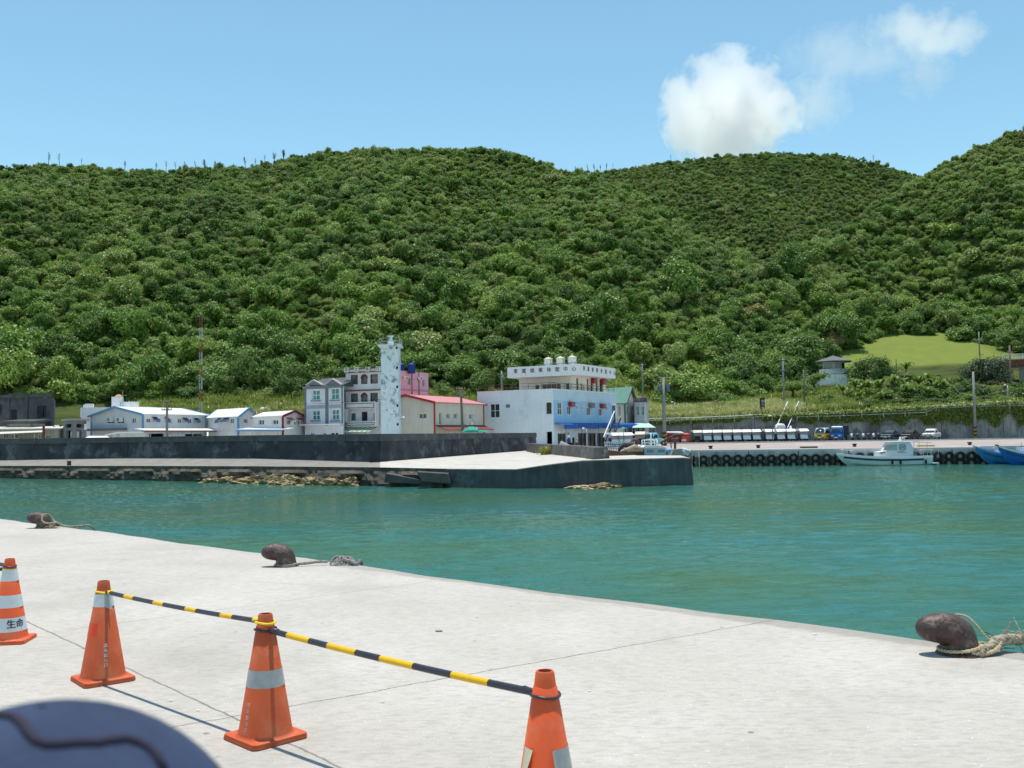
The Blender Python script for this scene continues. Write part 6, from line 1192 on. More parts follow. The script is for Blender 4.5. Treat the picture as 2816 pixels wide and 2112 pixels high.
# ---- open carts parked in a row
def cart(front=True, roofc=None):
    t = thing('open_cart', 'x', 'open cart'); mb = MB()
    if front: mb.prism([(-.52, -1.02, .40), (.52, -1.02, .40), (.5, -.68, .88), (.32, -.60, .98), (-.32, -.60, .98), (-.5, -.68, .88)], (0, .3, 0)); part(mb, 'front_panel', plain_white, t, False)
    mb = MB(); mb.box(-.55, .55, -.6, 1.1, .28, .42); mb.box(-.5, .5, .1, .5, .42, .75); mb.box(-.5, .5, .45, .55, .75, 1.15); part(mb, 'seat', M('cart_seat', (.10, .095, .095), .8), t, False)
    mb = MB()
    for x_ in (-.52, .52): mb.bar((x_, -.7, .5), (x_, -.45, 1.62), .045); mb.bar((x_, 1.0, .4), (x_, .9, 1.62), .045)
    part(mb, 'post', steel, t, False)
    mb = MB(); mb.box(-.5, .5, -.62, -.6, .95, 1.5); part(mb, 'windscreen', M('dull_windscreen', (.26, .27, .28), .3), t, False)
    mb = MB(); mb.hull8([(-.64, -1.05, 1.42), (.64, -1.05, 1.46), (.64, 1.15, 1.62), (-.64, 1.15, 1.62), (-.6, -.45, 1.80), (.6, -.45, 1.80), (.58, 1.1, 1.8), (-.58, 1.1, 1.8)]); part(mb, 'roof', roofc or plain_white, t, False)
    for x_ in (-.48, .48):
        for y_ in (-.55, .8): mb = MB(); mb.lathe([(0, -.09), (.2, -.09), (.23, -.05), (.23, .05), (.2, .09), (0, .09)], (x_, y_, .23), 14, axis='x'); part(mb, 'wheel', black_rubber, t, False)
    return t
ct = cart(); first = True; PZ = 2.06; cg = 'open white carts parked in a row'
cl = ['beside the dark one without a front panel', 'second white one right of the red-covered vehicles', 'third white one right of the red-covered vehicles', 'behind the gap left of the far bollard', 'fifth white one right of the red-covered vehicles', 'sixth in the row, left of the black sign post', 'seventh in the row, below the black sign', 'below the small notice board', 'in front of the white covered stack', 'last in the row, right of the white post']
for i, px in enumerate((1943, 1970, 1997, 2024.5, 2050.5, 2077.5, 2113, 2144, 2180, 2207)):
    p = xyz(px-(8 if i == 8 else 0), 139.4, PZ, 1200); o = ct if first else dup(ct, p); o.location = p; first = False; tag(o, 'open white cart '+cl[i], None, cg)
ck = cart(False, M('cream_roof', (.60, .55, .45), .6)); ck.location = xyz(1915, 139.6, PZ); tag(ck, 'open cart without a white front panel, next to the orange-red covered one', 'open cart', cg)
red_canvas = M('red_canvas', (.42, .03, .02), .7, .15, 3); orange_red = M('orange_red_canvas', (.62, .07, .025), .6, .12, 3)
t = thing('covered_cart', 'cart closed in with dark red canvas under a white roof beside the striped pole', 'covered cart', xyz(1853, 139.4, PZ)); p = t.location; mb = MB(); mb.hull8([(-1.0, -.8, .35), (.95, -.8, .35), (.95, 1, .35), (-1.0, 1, .35), (-.8, -.7, 1.45), (.9, -.7, 1.4), (.9, .9, 1.4), (-.8, .9, 1.45)]); part(mb, 'canvas', red_canvas, t, False); mb = MB(); mb.hull8([(-1.2, -.95, 1.48), (1.25, -.95, 1.36), (1.2, 1, 1.5), (-1.2, 1, 1.55), (-1.1, -.9, 1.62), (1.2, -.9, 1.5), (1.1, .95, 1.64), (-1.1, .95, 1.68)]); part(mb, 'roof', plain_white, t, False)
for x_ in (-.7, .7): mb = MB(); mb.lathe([(0, -.09), (.22, -.09), (.22, .09), (0, .09)], (x_, -.4, .22), 14, axis='x'); part(mb, 'wheel', black_rubber, t, False)
for x_ in (-.55, .1): mb = MB(); mb.box(x_, x_+.35, -.82, -.78, .6, .8); part(mb, 'window', M('hazy_plastic', (.45, .35, .33), .4), t, False)
t = thing('covered_scooter', 'bulging orange-red canvas cover over a vehicle beside the dark red cart', 'covered vehicle', xyz(1884, 138.8, PZ)); mb = MB(); R_ = []
for i in range(9):
    for j in range(13): th = math.pi/2*i/8; ph = 6.283*j/12; R_.append((.72*math.sin(th)**.7*math.cos(ph)*(1+.06*math.sin(4*ph)), .8*math.sin(th)**.7*math.sin(ph), .12+1.3*math.cos(th)**.6+.1*math.sin(th)*math.cos(ph)))
mb.add(R_, [(i*13+j, i*13+j+1, (i+1)*13+j+1, (i+1)*13+j) for i in range(8) for j in range(12)]); part(mb, 'cover', orange_red, t); mb = MB(); mb.box(-.7, -.1, -.95, -.75, .25, .55); part(mb, 'white_panel', plain_white, t, False)
for x_ in (-.5, .5): mb = MB(); mb.lathe([(0, -.08), (.2, -.08), (.2, .08), (0, .08)], (x_, -.62, .2), 12, axis='x'); part(mb, 'wheel', black_rubber, t, False)
# ---- cars
def loft(mb, secs):       # closed rings of equal length
    n = len(secs[0]); mb.add([p for s in secs for p in s], [(i*n+j, i*n+(j+1) % n, (i+1)*n+(j+1) % n, (i+1)*n+j) for i in range(len(secs)-1) for j in range(n)]+[tuple(range(n))[::-1], tuple(range((len(secs)-1)*n, len(secs)*n))]); return mb
def ring(y, w, z0, z1, r=.12): return [(-w+r, y, z0), (w-r, y, z0), (w, y, z0+r), (w, y, z1-r), (w-r*1.2, y, z1), (-w+r*1.2, y, z1), (-w, y, z1-r), (-w, y, z0+r)]
chrome = M('chrome', (.7, .7, .7), .15, .02, metal=.9); lampm = M('lamp_lens', (.8, .8, .78), .1, .02); tail = M('tail_lens', (.4, .012, .02), .2)
def car(name, label, cat, loc, rz, paint, L, Wd, body, cabin, front=True, upper=None, plate=True, curved=False, group='vehicles parked along the retaining wall'):
    """body: list of (y, half width, z0, z1); cabin: list of (y, half width, z0, z1)"""
    t = thing(name, label, cat, (0, 0, 0), group); mb = MB(); loft(mb, [ring(*s) for s in body]); o = part(mb, 'body', paint, t, False); o.modifiers.new('b', 'BEVEL').width = .03
    mb = MB(); loft(mb, [ring(*s, .1) for s in cabin]); part(mb, 'cabin', upper or paint, t, False)
    c0, c1 = cabin[0], cabin[1]; mb = MB(); w0, w1 = c0[1]*.88, c1[1]*.84; k = .03
    z_l, z_h = c0[3]+.05 if c0[3]-c0[2] < .3 else c0[2]+.1, c1[3]-.10
    mb.hull8([(-w0, c0[0]-k, z_l), (w0, c0[0]-k, z_l), (w0, c0[0]+.02, z_l), (-w0, c0[0]+.02, z_l), (-w1, c1[0]-k*2, z_h), (w1, c1[0]-k*2, z_h), (w1, c1[0]+.02, z_h), (-w1, c1[0]+.02, z_h)]); part(mb, 'windscreen', M('car_glass', (.02, .03, .035), .06, .2, spec=.7), t, False)
    if curved:      # a rounded windscreen that can catch the sun
        t_ = t.children[-1]; bpy.data.objects.remove(t_); mb = MB(); nx_, nz2 = 12, 6
        for j in range(nz2+1):
            for i in range(nx_+1):
                u, v = i/nx_*2-1, j/nz2; ww = w0+(w1-w0)*v; bul = .16*(1-u*u)+.04*(1-(2*v-1)**2); mb.v.append((u*ww, c0[0]+(c1[0]-c0[0])*v-k-bul*.75+.02, z_l+(z_h-z_l)*v+bul*.6))
        mb.f = [(j*(nx_+1)+i, j*(nx_+1)+i+1, (j+1)*(nx_+1)+i+1, (j+1)*(nx_+1)+i) for j in range(nz2) for i in range(nx_)]; part(mb, 'windscreen', MATS['car_glass'], t, True)
    for sg in (-1, 1):
        mb = MB(); y0, y1 = c1[0]+.12, cabin[-2][0]-.05; zz0, zz1 = c1[2]+.08, c1[3]-.12; x0 = sg*(c1[1]+.012); mb.hull8([(x0-.01, y0-.25, zz0), (x0+.01, y0-.25, zz0), (x0+.01, y1+.1, zz0), (x0-.01, y1+.1, zz0), (x0*.95-.01, y0, zz1), (x0*.95+.01, y0, zz1), (x0*.95+.01, y1, zz1), (x0*.95-.01, y1, zz1)]); part(mb, 'side_window', MATS['car_glass'], t, False)
        for y_ in (-L*.32, L*.3): mb = MB(); mb.lathe([(0, -.1), (.2, -.1), (.30, -.08), (.31, 0), (.30, .08), (.2, .1), (0, .1)], (sg*(Wd/2-.1), y_, .31), 16, axis='x'); w_ = part(mb, 'wheel', black_rubber, t, False); mb = MB(); mb.disc((0, 0, 0), .01); mb = MB(); mb.lathe([(0, -.108), (.17, -.108), (.17, .108), (0, .108)], (sg*(Wd/2-.1), y_, .31), 12, axis='x'); part(mb, 'hub_cap', steel, w_, False)
        b0 = body[0]; mb = MB(); x_ = sg*(b0[1]-.24); mb.box(x_-.17, x_+.17, b0[0]-.03, b0[0]+.04, b0[3]-.26, b0[3]-.12); part(mb, 'headlight' if front else 'tail_light', lampm if front else tail, t, False)
        mb = MB(); mb.box(sg*(c1[1]+.05)-.02, sg*(c1[1]+.05)+.16*sg+.02, c0[0]+.0, c0[0]+.12, c0[2]+.02, c0[2]+.2); part(mb, 'mirror', black_rubber, t, False)
    b0 = body[0]; mb = MB(); mb.box(-b0[1]+.02, b0[1]-.02, b0[0]-.09, b0[0]+.02, b0[2]+.02, b0[2]+.2); part(mb, 'bumper', M('bumper_grey', (.09, .09, .09), .6), t, False)
    mb = MB(); mb.box(-.24, .24, b0[0]-.11, b0[0]-.085, b0[2]+.12, b0[2]+.27); part(mb, 'number_plate', plain_white, t, False)
    if front: mb = MB(); mb.box(-.36, .36, b0[0]-.025, b0[0]+.01, b0[3]-.26, b0[3]-.13); part(mb, 'grille', M('car_grille', (.03, .03, .03), .5), t, False)
    t.location = loc; t.rotation_euler = (0, 0, rz); return t
def vz(px, Y=140.5): return xyz(px, Y, PZ, 1205)
sed = dict(L=4.2, Wd=1.7, body=[(-2.1, .74, .28, .72), (-1.95, .83, .22, .84), (-.7, .86, .22, .93), (1.3, .86, .22, .95), (2.0, .82, .25, .92), (2.1, .74, .3, .8)], cabin=[(-.75, .72, .88, .96), (-.05, .64, .88, 1.40), (.9, .63, .88, 1.40), (1.6, .70, .88, .98)])
van = dict(L=3.8, Wd=1.62, body=[(-1.9, .70, .32, .98), (-1.82, .79, .26, 1.08), (1.85, .80, .26, 1.08), (1.9, .72, .3, 1.0)], cabin=[(-1.80, .76, 1.0, 1.12), (-1.05, .66, 1.0, 1.86), (1.6, .66, 1.0, 1.90), (1.85, .74, 1.0, 1.2)])
car('van', 'yellow van with a pale teal roof parked at the left end of the vehicles', 'van', vz(2262), math.radians(-30), M('van_yellow', (.72, .40, .012), .3, .03), upper=M('van_pale_teal', (.45, .62, .62), .3, .03), curved=True, **van)
t = car('truck', 'small truck with a bright blue cab and a dark box body', 'truck', vz(2308), math.radians(-31), M('truck_blue', (.02, .17, .55), .3, .05), L=4.4, Wd=1.7, body=[(-2.0, .72, .3, .95), (-1.92, .80, .25, 1.12), (-.55, .80, .25, 1.12), (-.5, .78, .3, 1.1)], cabin=[(-1.95, .78, 1.05, 1.14), (-1.62, .70, 1.05, 1.80), (-.75, .70, 1.05, 1.84), (-.55, .78, 1.05, 1.80)], upper=MATS['truck_blue'])
mb = MB(); mb.box(-.72, .72, -1.6, -.6, 1.83, 2.08); part(mb, 'wind_deflector', plain_white, t, False).modifiers.new('b', 'BEVEL').width = .1
mb = MB(); mb.box(-.84, .84, -.4, 2.3, .75, 2.12); part(mb, 'box_body', M('dark_box', (.035, .03, .045), .7), t, False); mb = MB(); mb.box(-.5, .5, -.45, 2.2, .45, .74); part(mb, 'chassis', black_rubber, t, False)
car('sedan', 'dark blue-grey sedan facing the water next to the motorbikes', 'car', vz(2448), math.radians(-38), M('slate_blue_paint', (.045, .065, .085), .25, .03), **sed)
car('sedan', 'dark sedan parked tail-out showing red rear lights', 'car', vz(2503), math.radians(-38), M('dark_red_black_paint', (.035, .02, .025), .25, .03), front=False, **sed)
t = car('pickup', 'white pickup parked at the right end of the vehicles behind the boat', 'car', vz(2562), math.radians(-36), M('car_white', (.62, .62, .60), .3, .03), L=4.3, Wd=1.7, body=[(-2.1, .76, .34, .80), (-1.95, .83, .28, .92), (-.9, .85, .28, 1.0), (2.1, .85, .32, .98), (2.15, .8, .36, .9)], cabin=[(-.95, .74, .92, 1.02), (-.45, .66, .92, 1.52), (.5, .66, .92, 1.54), (.8, .74, .92, 1.3)])
mb = MB()
for x_ in (-.4, 0, .4): mb.bar((x_, -2.2, .45), (x_, -2.22, .95), .05)
mb.bar((-.6, -2.2, .95), (.6, -2.2, .95), .06); part(mb, 'bull_bar', M('cream_bar', (.6, .55, .4), .5), t, False)
# motorbikes
def bike(col):
    t = thing('motorbike', 'x', 'motorbike'); 
    for y_ in (-.62, .62): mb = MB(); mb.lathe([(.17, -.04), (.24, -.05), (.27, 0), (.24, .05), (.17, .04)], (0, y_, .27), 16, axis='x'); mb.tube([(0, y_-.25, .27), (0, y_+.25, .27)], .02, 5); part(mb, 'wheel', black_rubber, t)
    mb = MB(); mb.tube([(0, -.58, .5), (0, -.46, .75), (0, -.38, .98)], [.13, .2, .12], 8); mb.tube([(0, -.68, .5), (0, -.55, .56), (0, -.42, .5)], [.05, .09, .05], 8); part(mb, 'front_shield', col, t)
    mb = MB(); mb.tube([(0, -.2, .35), (0, .2, .45), (0, .62, .62), (0, .8, .66)], [.14, .18, .17, .05], 8); part(mb, 'body', MATS['cart_seat'], t)
    mb = MB(); mb.tube([(0, -.02, .74), (0, .3, .78), (0, .7, .8)], [.1, .15, .08], 8); part(mb, 'seat', black_rubber, t)
    mb = MB(); mb.tube([(-.32, -.3, 1.02), (0, -.4, 1.0), (.32, -.3, 1.02)], .022, 6); part(mb, 'handlebar', steel, t)
    mb = MB(); mb.lathe([(0, -.02), (.09, 0), (.05, .08), (0, .1)], (0, -.5, .92), 10, axis='y'); part(mb, 'headlight', lampm, t)
    for s in (-1, 1): mb = MB(); mb.tube([(s*.25, -.3, 1.02), (s*.3, -.3, 1.2)], .012, 5); mb.box(s*.3-.05, s*.3+.05, -.31, -.29, 1.16, 1.26); part(mb, 'mirror', black_rubber, t, False)
    return t
wb, gb = bike(M('bike_white', (.62, .62, .64), .3)), bike(M('bike_dark', (.05, .05, .055), .3)); ub = set()
for i, (px, k, l) in enumerate(((2346, 0, 'white-fronted scooter closest to the blue truck'), (2362, 1, 'dark scooter, second from the blue truck'), (2378, 0, 'white-fronted scooter in the middle of the row'), (2392, 1, 'dark scooter right of the middle white one'), (2406, 0, 'white-fronted scooter second from the dark blue car'), (2419, 1, 'dark scooter closest to the dark blue car'))):
    s = (wb, gb)[k]; p = vz(px, 140); o = s if k not in ub else dup(s, p); o.location = p; o.rotation_euler = (0, math.radians(-8), math.radians(-30)); ub.add(k); tag(o, l, None, 'motorbikes parked between truck and car')
# ---- left cluster of carts behind the white fence
c2 = cart(); k = 0
for px, Yc, l in ((1597, 114, 'leftmost'), (1582, 0, '')): pass
for i, (px, l) in enumerate(((1688, 'open white cart next to the steep outside stair'), (1709, 'open white cart second from the steep outside stair'), (1722, 'open white cart third from the steep outside stair'))):
    p = xyz(px, 117, 1.95, 1215); o = c2 if i == 0 else dup(c2, p); o.location = p; o.rotation_euler = (0, 0, math.radians(18)); o.scale = (.95, .95, .95); tag(o, l, None, 'carts behind the white fence')
o = dup(ck, xyz(1764, 122, 1.95, 1215), math.radians(-20), 'cream-roofed open cart between the round float and the small blue truck'); o['group'] = 'carts behind the white fence'
car('truck', 'small light blue pickup truck behind the grey cabin boat', 'truck', xyz(1797, 124, 1.95), math.radians(-35), M('light_blue_paint', (.22, .50, .58), .35), L=3.6, Wd=1.5, body=[(-1.6, .66, .3, .85), (-1.5, .72, .25, 1.0), (.0, .72, .25, 1.02), (1.6, .7, .4, .8)], cabin=[(-1.5, .7, .95, 1.05), (-1.1, .62, .95, 1.62), (-.2, .62, .95, 1.64), (0, .68, .95, 1.5)], group='vehicles behind the grey cabin boat')
mb = MB(); mb.lathe([(.0, -.2), (.3, -.2), (.52, -.12), (.55, 0), (.52, .12), (.3, .2), (0, .2)], tuple(xyz(1746, 113, 2.45, 1200)), 18, axis='y'); tag(mb.build('round_float', M('maroon_float', (.12, .05, .045), .6), None, True), 'big round maroon float leaning up behind the white fence', 'float')
for px, py, c_, l in ((1757, 1216, (.7, .7, .7), 'round white float by the maroon one'), (1764, 1217, (.2, .4, .75), 'round light blue float by the maroon one')):
    mb = MB(); mb.lathe([(.27*math.sin(a), .27*math.cos(a)) for a in np.linspace(.01, 3.13, 9)], tuple(xyz(px, 106, 2.05, py)), 14); tag(mb.build('net_float', M('float_%d' % px, c_, .4), None, True), l, 'float')
mb = MB(); mb.lathe([(.03, 1.0), (.42, .82), (.44, .78), (.03, .9), (.03, -1.2)], tuple(xyz(1714, 114, 3.3, 1180)), 16); tag(mb.build('parasol', green_tarp, None), 'small round green parasol above the left carts', 'parasol')
# white lattice fence
t = thing('picket_fence', 'low white lattice fence behind the end of the low wall', 'fence', xyz(1700, 101.5, 1.8)); a, c = xyz(1664, 103, 1.8, 1240), xyz(1745, 100, 1.8, 1240); mb = MB()
for k in range(14): p = a.lerp(c, k/13); mb.bar(p, p+Z*.95, .09)
mb.build('picket', M('fence_white_blue', (.5, .56, .64), .6), t); mb = MB()
for h in (.2, .5, .8): mb.bar(a+Z*h-Vector((0, .06, 0)), c+Z*h-Vector((0, .06, 0)), .05, .09)
mb.build('rail', MATS['fence_white_blue'], t)
# clutter on the mole and people
c = xyz(1558, 96, 2.3, 1215); mb = MB(); d = Vector((.8, -.2, -.42)); mb.tube([c-d*.8, c+d*.8], .33, 14); tag(mb.build('concrete_pipe', M('grey_stone', (.30, .29, .28), .9, .15, 3, bump=.03), None, True), 'thick grey stone cylinder leaning behind the low wall', 'stone cylinder')
def walker(label, p, H, shirt, trousers, rz=0, cap=None):
    t = thing('person', label, 'person', p); s = H/1.7; me = bpy.data.meshes.new('body'); v = [(0, 0, .95), (0, 0, 1.15), (0, 0, 1.36), (0, 0, 1.45), (0, .0, 1.57), (.09, 0, .9), (.10, -.03, .5), (.10, .02, .08), (.10, -.1, .04), (-.09, 0, .9), (-.10, .03, .5), (-.10, .06, .08), (-.10, -.05, .04), (.19, 0, 1.38), (.23, 0, 1.1), (.22, -.12, .88), (-.19, 0, 1.38), (-.23, 0, 1.1), (-.22, -.1, .88)]
    e = [(0, 1), (1, 2), (2, 3), (3, 4), (0, 5), (5, 6), (6, 7), (7, 8), (0, 9), (9, 10), (10, 11), (11, 12), (2, 13), (13, 14), (14, 15), (2, 16), (16, 17), (17, 18)]; r = [.13, .13, .14, .055, .1, .09, .06, .045, .035, .09, .06, .045, .035, .06, .045, .035, .06, .045, .035]
    me.from_pydata([(x*s, y*s, z*s) for x, y, z in v], e, []); o = bpy.data.objects.new('body', me); COL.objects.link(o); o.parent = t; o.modifiers.new('k', 'SKIN')
    for a_, b_ in zip(me.skin_vertices[0].data, r): a_.radius = (b_*s, b_*s*.85)
    me.skin_vertices[0].data[0].use_root = True; sb = o.modifiers.new('s', 'SUBSURF'); sb.levels = sb.render_levels = 1; me.materials.append(M('skin_tone', (.35, .2, .13), .6))
    mb = MB(); mb.lathe([(.17*s, .92*s), (.165*s, 1.15*s), (.19*s, 1.36*s), (.09*s, 1.44*s)], (0, 0, 0), 12); part(mb, 'shirt', shirt, t); mb = MB()
    for q in (-1, 1): mb.tube([(q*.08*s, 0, .96*s), (q*.10*s, 0, .5*s), (q*.10*s, .03*s, .1*s)], [.12*s, .085*s, .065*s], 10)
    part(mb, 'trousers', trousers, t); mb = MB(); mb.lathe([(.108*s, 1.57*s), (.11*s, 1.63*s), (.07*s, 1.69*s), (0, 1.71*s)], (0, 0, 0), 12); part(mb, 'cap' if cap else 'hair', cap or M('dark_hair', (.015, .012, .01), .7), t)
    t.rotation_euler = (0, 0, rz); return t
walker('person in a blue shirt and white cap standing behind the low wall', xyz(1564, 108, 1.75, 1215), 1.62, M('royal_blue_cloth', (.02, .05, .25), .9), M('dark_trousers', (.03, .03, .04), .9), .4, plain_white)
t = dup(gb, xyz(1576, 108, 1.75, 1215), math.radians(60), 'dark motorbike standing behind the low wall by the building door'); t['group'] = 'motorbikes near the white building'
# ---- tyre fenders on the quay side
fend = MB(); fend.lathe([(.22+.0*0, -.10), (.26, -.14), (.36, -.15), (.43, -.11), (.445, 0), (.43, .11), (.36, .15), (.26, .14), (.22, .10), (.20, 0), (.22, -.10)], (0, 0, 0), 22, axis='y'); tyre0 = None
N_F = 28
for row, (z, pz) in enumerate(((.80, 'upper'), (.13, 'lower'))):
    for i in range(N_F):
        px = 1906+(2690-1906)*(i/(N_F-1))**.96; u = (xy(px, 101).x-e0.x)/(e1.x-e0.x); p = e0.lerp(e1, u); loc = Vector((p.x, p.y-.19, z+rng.uniform(-.05, .05)))
        if tyre0 is None: tyre0 = fend.build('tyre_fender', black_rubber, None, True); o = tyre0
        else: o = tyre0.copy(); COL.objects.link(o)
        o.location = loc; o.rotation_euler = (rng.uniform(-.12, .02), rng.uniform(0, 3), rng.uniform(-.08, .08)); s = 1.0+.14*i/N_F; o.scale = (s, 1, s)
        tag(o, 'black %s hung in the %s row on the far quay wall' % ('tyre', 'upper' if row == 0 else 'half-sunk lower'), 'tyre fender', 'tyres in the %s row on the quay wall' % pz)
for i in range(N_F): pass
tk = MB()
for i in range(N_F):
    px = 1906+(2690-1906)*((i+.5)/(N_F-1))**.96; u = (xy(px, 101).x-e0.x)/(e1.x-e0.x); p = e0.lerp(e1, min(u, .995)); tk = MB(); tk.box(p.x-.08, p.x+.08, p.y-.16, p.y-.02, -.5, 1.0); tag(tk.build('fender_post', M('timber_slime', (.10, .09, .06), .9, .3, 3)), 'slimy timber post between the hung tyres on the far quay wall', 'post', 'timber posts between the tyres')
# far bollards on the harbour quay
fb = MB(); fb.lathe([(.26, 0), (.2, .06), (.17, .22), (.28, .30), (.27, .38), (0, .40)], (0, 0, 0), 14); fb0 = None
for px, py, l in ((1954, 1230, 'small dark bollard on the far quay left of the small notice board'), (2085, 1228.5, 'small dark bollard on the far quay below the black sign'), (2350, 1226, 'small dark bollard on the far quay behind the bow of the white boat'), (2667, 1225, 'small dark bollard on the far quay near the blue boats'), (1918, 1252, 'x')):
    if l == 'x': continue
    Yb = 112; p = xyz(px, Yb, 1.64, 1225); o = fb.build('far_bollard', M('dark_maroon_iron', (.045, .025, .025), .6), None, True) if fb0 is None else fb0.copy()
    if fb0 is None: fb0 = o
    else: COL.objects.link(o)
    o.location = p; tag(o, l, 'bollard', 'bollards on the far quay')
for px, py, w_, l in ((2224, 1229, .9, 'flat dark box on the far quay left of the white boat'), (2546, 1225, .85, 'yellow-topped crate on the far quay behind the white boat')):
    p = xyz(px, 110, 1.66, 1227); mb = MB(); mb.box(p.x-w_, p.x+w_, p.y-.4, p.y+.4, 1.62, 1.82); tag(mb.build('quay_box', M('qb_%d' % px, (.12, .1, .09) if px < 2300 else (.55, .42, .15), .8), None, bevel=.03), l, 'box')
# ---- boats
def hull(mb, secs, close=True):     # stations: (x, half beam at deck, z deck, half beam at water, z keel); bow first, along x, y across
    R = []
    for x_, bw_, zd, ww, zk in secs: R.append([(x_, -bw_, zd), (x_, -bw_*.96-ww*.04, zd-.22*(zd-zk)), (x_, -(bw_*.4+ww*.6), zd-.6*(zd-zk)), (x_, -ww*.35, zk), (x_, ww*.35, zk), (x_, (bw_*.4+ww*.6), zd-.6*(zd-zk)), (x_, bw_*.96+ww*.04, zd-.22*(zd-zk)), (x_, bw_, zd)])
    n = 8; mb.add([p for r in R for p in r], [(i*n+j, i*n+j+1, (i+1)*n+j+1, (i+1)*n+j) for i in range(len(R)-1) for j in range(n-1)]+[tuple((len(R)-1)*n+j for j in range(n)), tuple(range(n))]+[(i*n, (i+1)*n, (i+1)*n+7, i*n+7) for i in range(len(R)-1)])
def gunwale(mb, secs, w_, h_, dz=0, dy=.0, y_only=None):
    for sg in ((-1, 1) if y_only is None else (y_only,)):
        for a, c in zip(secs, secs[1:]): mb.bar((a[0], sg*(a[1]+dy), a[2]+dz), (c[0], sg*(c[1]+dy), c[2]+dz), w_, h_)
# white dive boat: bow at px 2303, stern at px 2588
Yb = 99.2; pB = xyz(2303, Yb, 0, 1250); Lb = xyz(2586, 97.6, 0, 1250).x-pB.x
t = thing('dive_boat', 'white motor boat with a cabin and dark blue stripe moored at the far quay', 'boat', pB); f_ = Lb/10.3
st = [(0, .05, 1.20, .02, .95), (.5, .45, 1.12, .1, .4), (1.3, .85, 1.02, .45, -.2), (2.6, 1.2, .90, .9, -.35), (4.2, 1.35, .82, 1.15, -.4), (6.5, 1.4, .80, 1.2, -.4), (8.6, 1.32, .84, 1.15, -.38), (9.6, 1.25, .86, 1.1, -.3)]
st = [(x*f_, b_, z, w_, k) for x, b_, z, w_, k in st]; mb = MB(); hull(mb, st); part(mb, 'hull', M('pale_aqua_hull', (.62, .72, .73), .4, .05), t, False)
mb = MB(); gunwale(mb, st, .16, .24, -.02, .03); part(mb, 'gunwale', plain_white, t, False)
mb = MB(); gunwale(mb, st[1:7], .05, .17, -.26, .045); part(mb, 'blue_stripe', M('navy_stripe', (.015, .02, .08), .4), t, False)
mb = MB(); mb.box(9.55*f_, 10.3*f_, -1.1, 1.1, .12, .22); part(mb, 'swim_platform', plain_white, t, False)
cx0, cx1 = (xyz(2404, Yb, 0).x-pB.x), (xyz(2498, Yb, 0).x-pB.x); zt0 = zat(2450, 1240, Yb); zt1 = zat(2450, 1217, Yb-1)
mb = MB(); prof = [(cx0, .75), (cx0, zat(2404, 1243, Yb)), (xyz(2424, Yb, 0).x-pB.x, zat(2420, 1240, Yb)), (xyz(2440, Yb, 0).x-pB.x, zt1), (cx1-.3, zt1), (cx1, zt1-.6), (cx1-.05, .75)]; mb.prism([(x, -.95, z) for x, z in prof], (0, 1.9, 0)); part(mb, 'cabin', M('cabin_white', (.66, .67, .72), .45, .04), t, False)
mb = MB(); mb.box(xyz(2438, Yb, 0).x-pB.x-.3, xyz(2510, Yb, 0).x-pB.x, -1.1, 1.1, zt1, zt1+.1); part(mb, 'cabin_roof', plain_white, t, False)
xw = lambda q: xyz(q, Yb-.95, 0, 1230).x-pB.x
mb = MB(); z0w, z1w = zat(2450, 1238, Yb), zat(2450, 1222, Yb); mb.prism([(xw(2428), -.97, z0w), (xw(2466), -.97, z0w), (xw(2466), -.97, z1w), (xw(2436), -.97, z1w)], (0, .03, 0)); part(mb, 'cabin_window', M('curtained_glass', (.35, .38, .40), .2, .3, 4), t, False)
mb = MB(); mb.box(xw(2472), xw(2491), -.975, -.95, z0w, z1w); part(mb, 'side_door', M('cabin_grey', (.42, .46, .52), .4), t, False)
cxm = xw(2481); zm = (z0w+z1w)/2; mb = MB(); mb.tube([(cxm+.3*math.cos(a), -.985, zm+.28*math.sin(a)) for a in np.linspace(0, 6.283, 20)], .025, 6); mb.tube([(cxm-.15, -.985, zm-.02), (cxm+.02, -.985, zm+.06), (cxm+.16, -.985, zm+.02)], .04, 6); part(mb, 'round_emblem', M('emblem_grey', (.18, .2, .25), .5), t, False)
def flag(x0, x1, z0, z1, kind):
    mb = MB(); mb.box(x0, x1, -.972, -.955, z0, z1); o = part(mb, 'painted_flag', M('flag_maroon', (.28, .03, .05), .5) if kind else M('flag_navy', (.03, .06, .2), .5), t, False); mb = MB()
    if kind: mb.prism([(x0, -.985, z1), (x0+.1, -.985, z1), (x1, -.985, z0), (x1-.1, -.985, z0)], (0, .01, 0))
    else: mb.prism([(x0, -.985, z0), (x0+.16, -.985, z0), (x0+.16, -.985, z1), (x0, -.985, z1)], (0, .01, 0))
    part(mb, 'white_field', plain_white, o, False)
zf0, zf1 = zat(2430, 1247, Yb), zat(2430, 1241.5, Yb); flag(xw(2421), xw(2432), zf0, zf1, 1); flag(xw(2435), xw(2440), zf0, zf1, 0)
mb = MB()
for i in range(2): mb.box(xw(2467), xw(2491)-i*.15, -.965, -.952, zf0+.05+.13*i, zf0+.11+.13*i)
part(mb, 'registration_line', M('grey_red_ink', (.3, .22, .24), .6), t, False)
mb = MB(); mb.hull8([(xw(2480), -.05, zt1+.1), (xw(2494), -.05, zt1+.1), (xw(2494), .05, zt1+.1), (xw(2480), .05, zt1+.1), (xw(2485), -.05, zt1+.55), (xw(2499), -.05, zt1+.55), (xw(2499), .05, zt1+.55), (xw(2485), .05, zt1+.55)]); o = part(mb, 'roof_board', plain_white, t, False); mb = MB(); mb.tube([(xw(2489), -.07, zt1+.48), (xw(2489)+.02, -.07, zt1+.3), (xw(2490)+.08, -.07, zt1+.2), (xw(2492)+.12, -.07, zt1+.45)], .04, 5); part(mb, 'dark_mark', M('mark_ink', (.03, .04, .05), .6), o, False)
mb = MB()
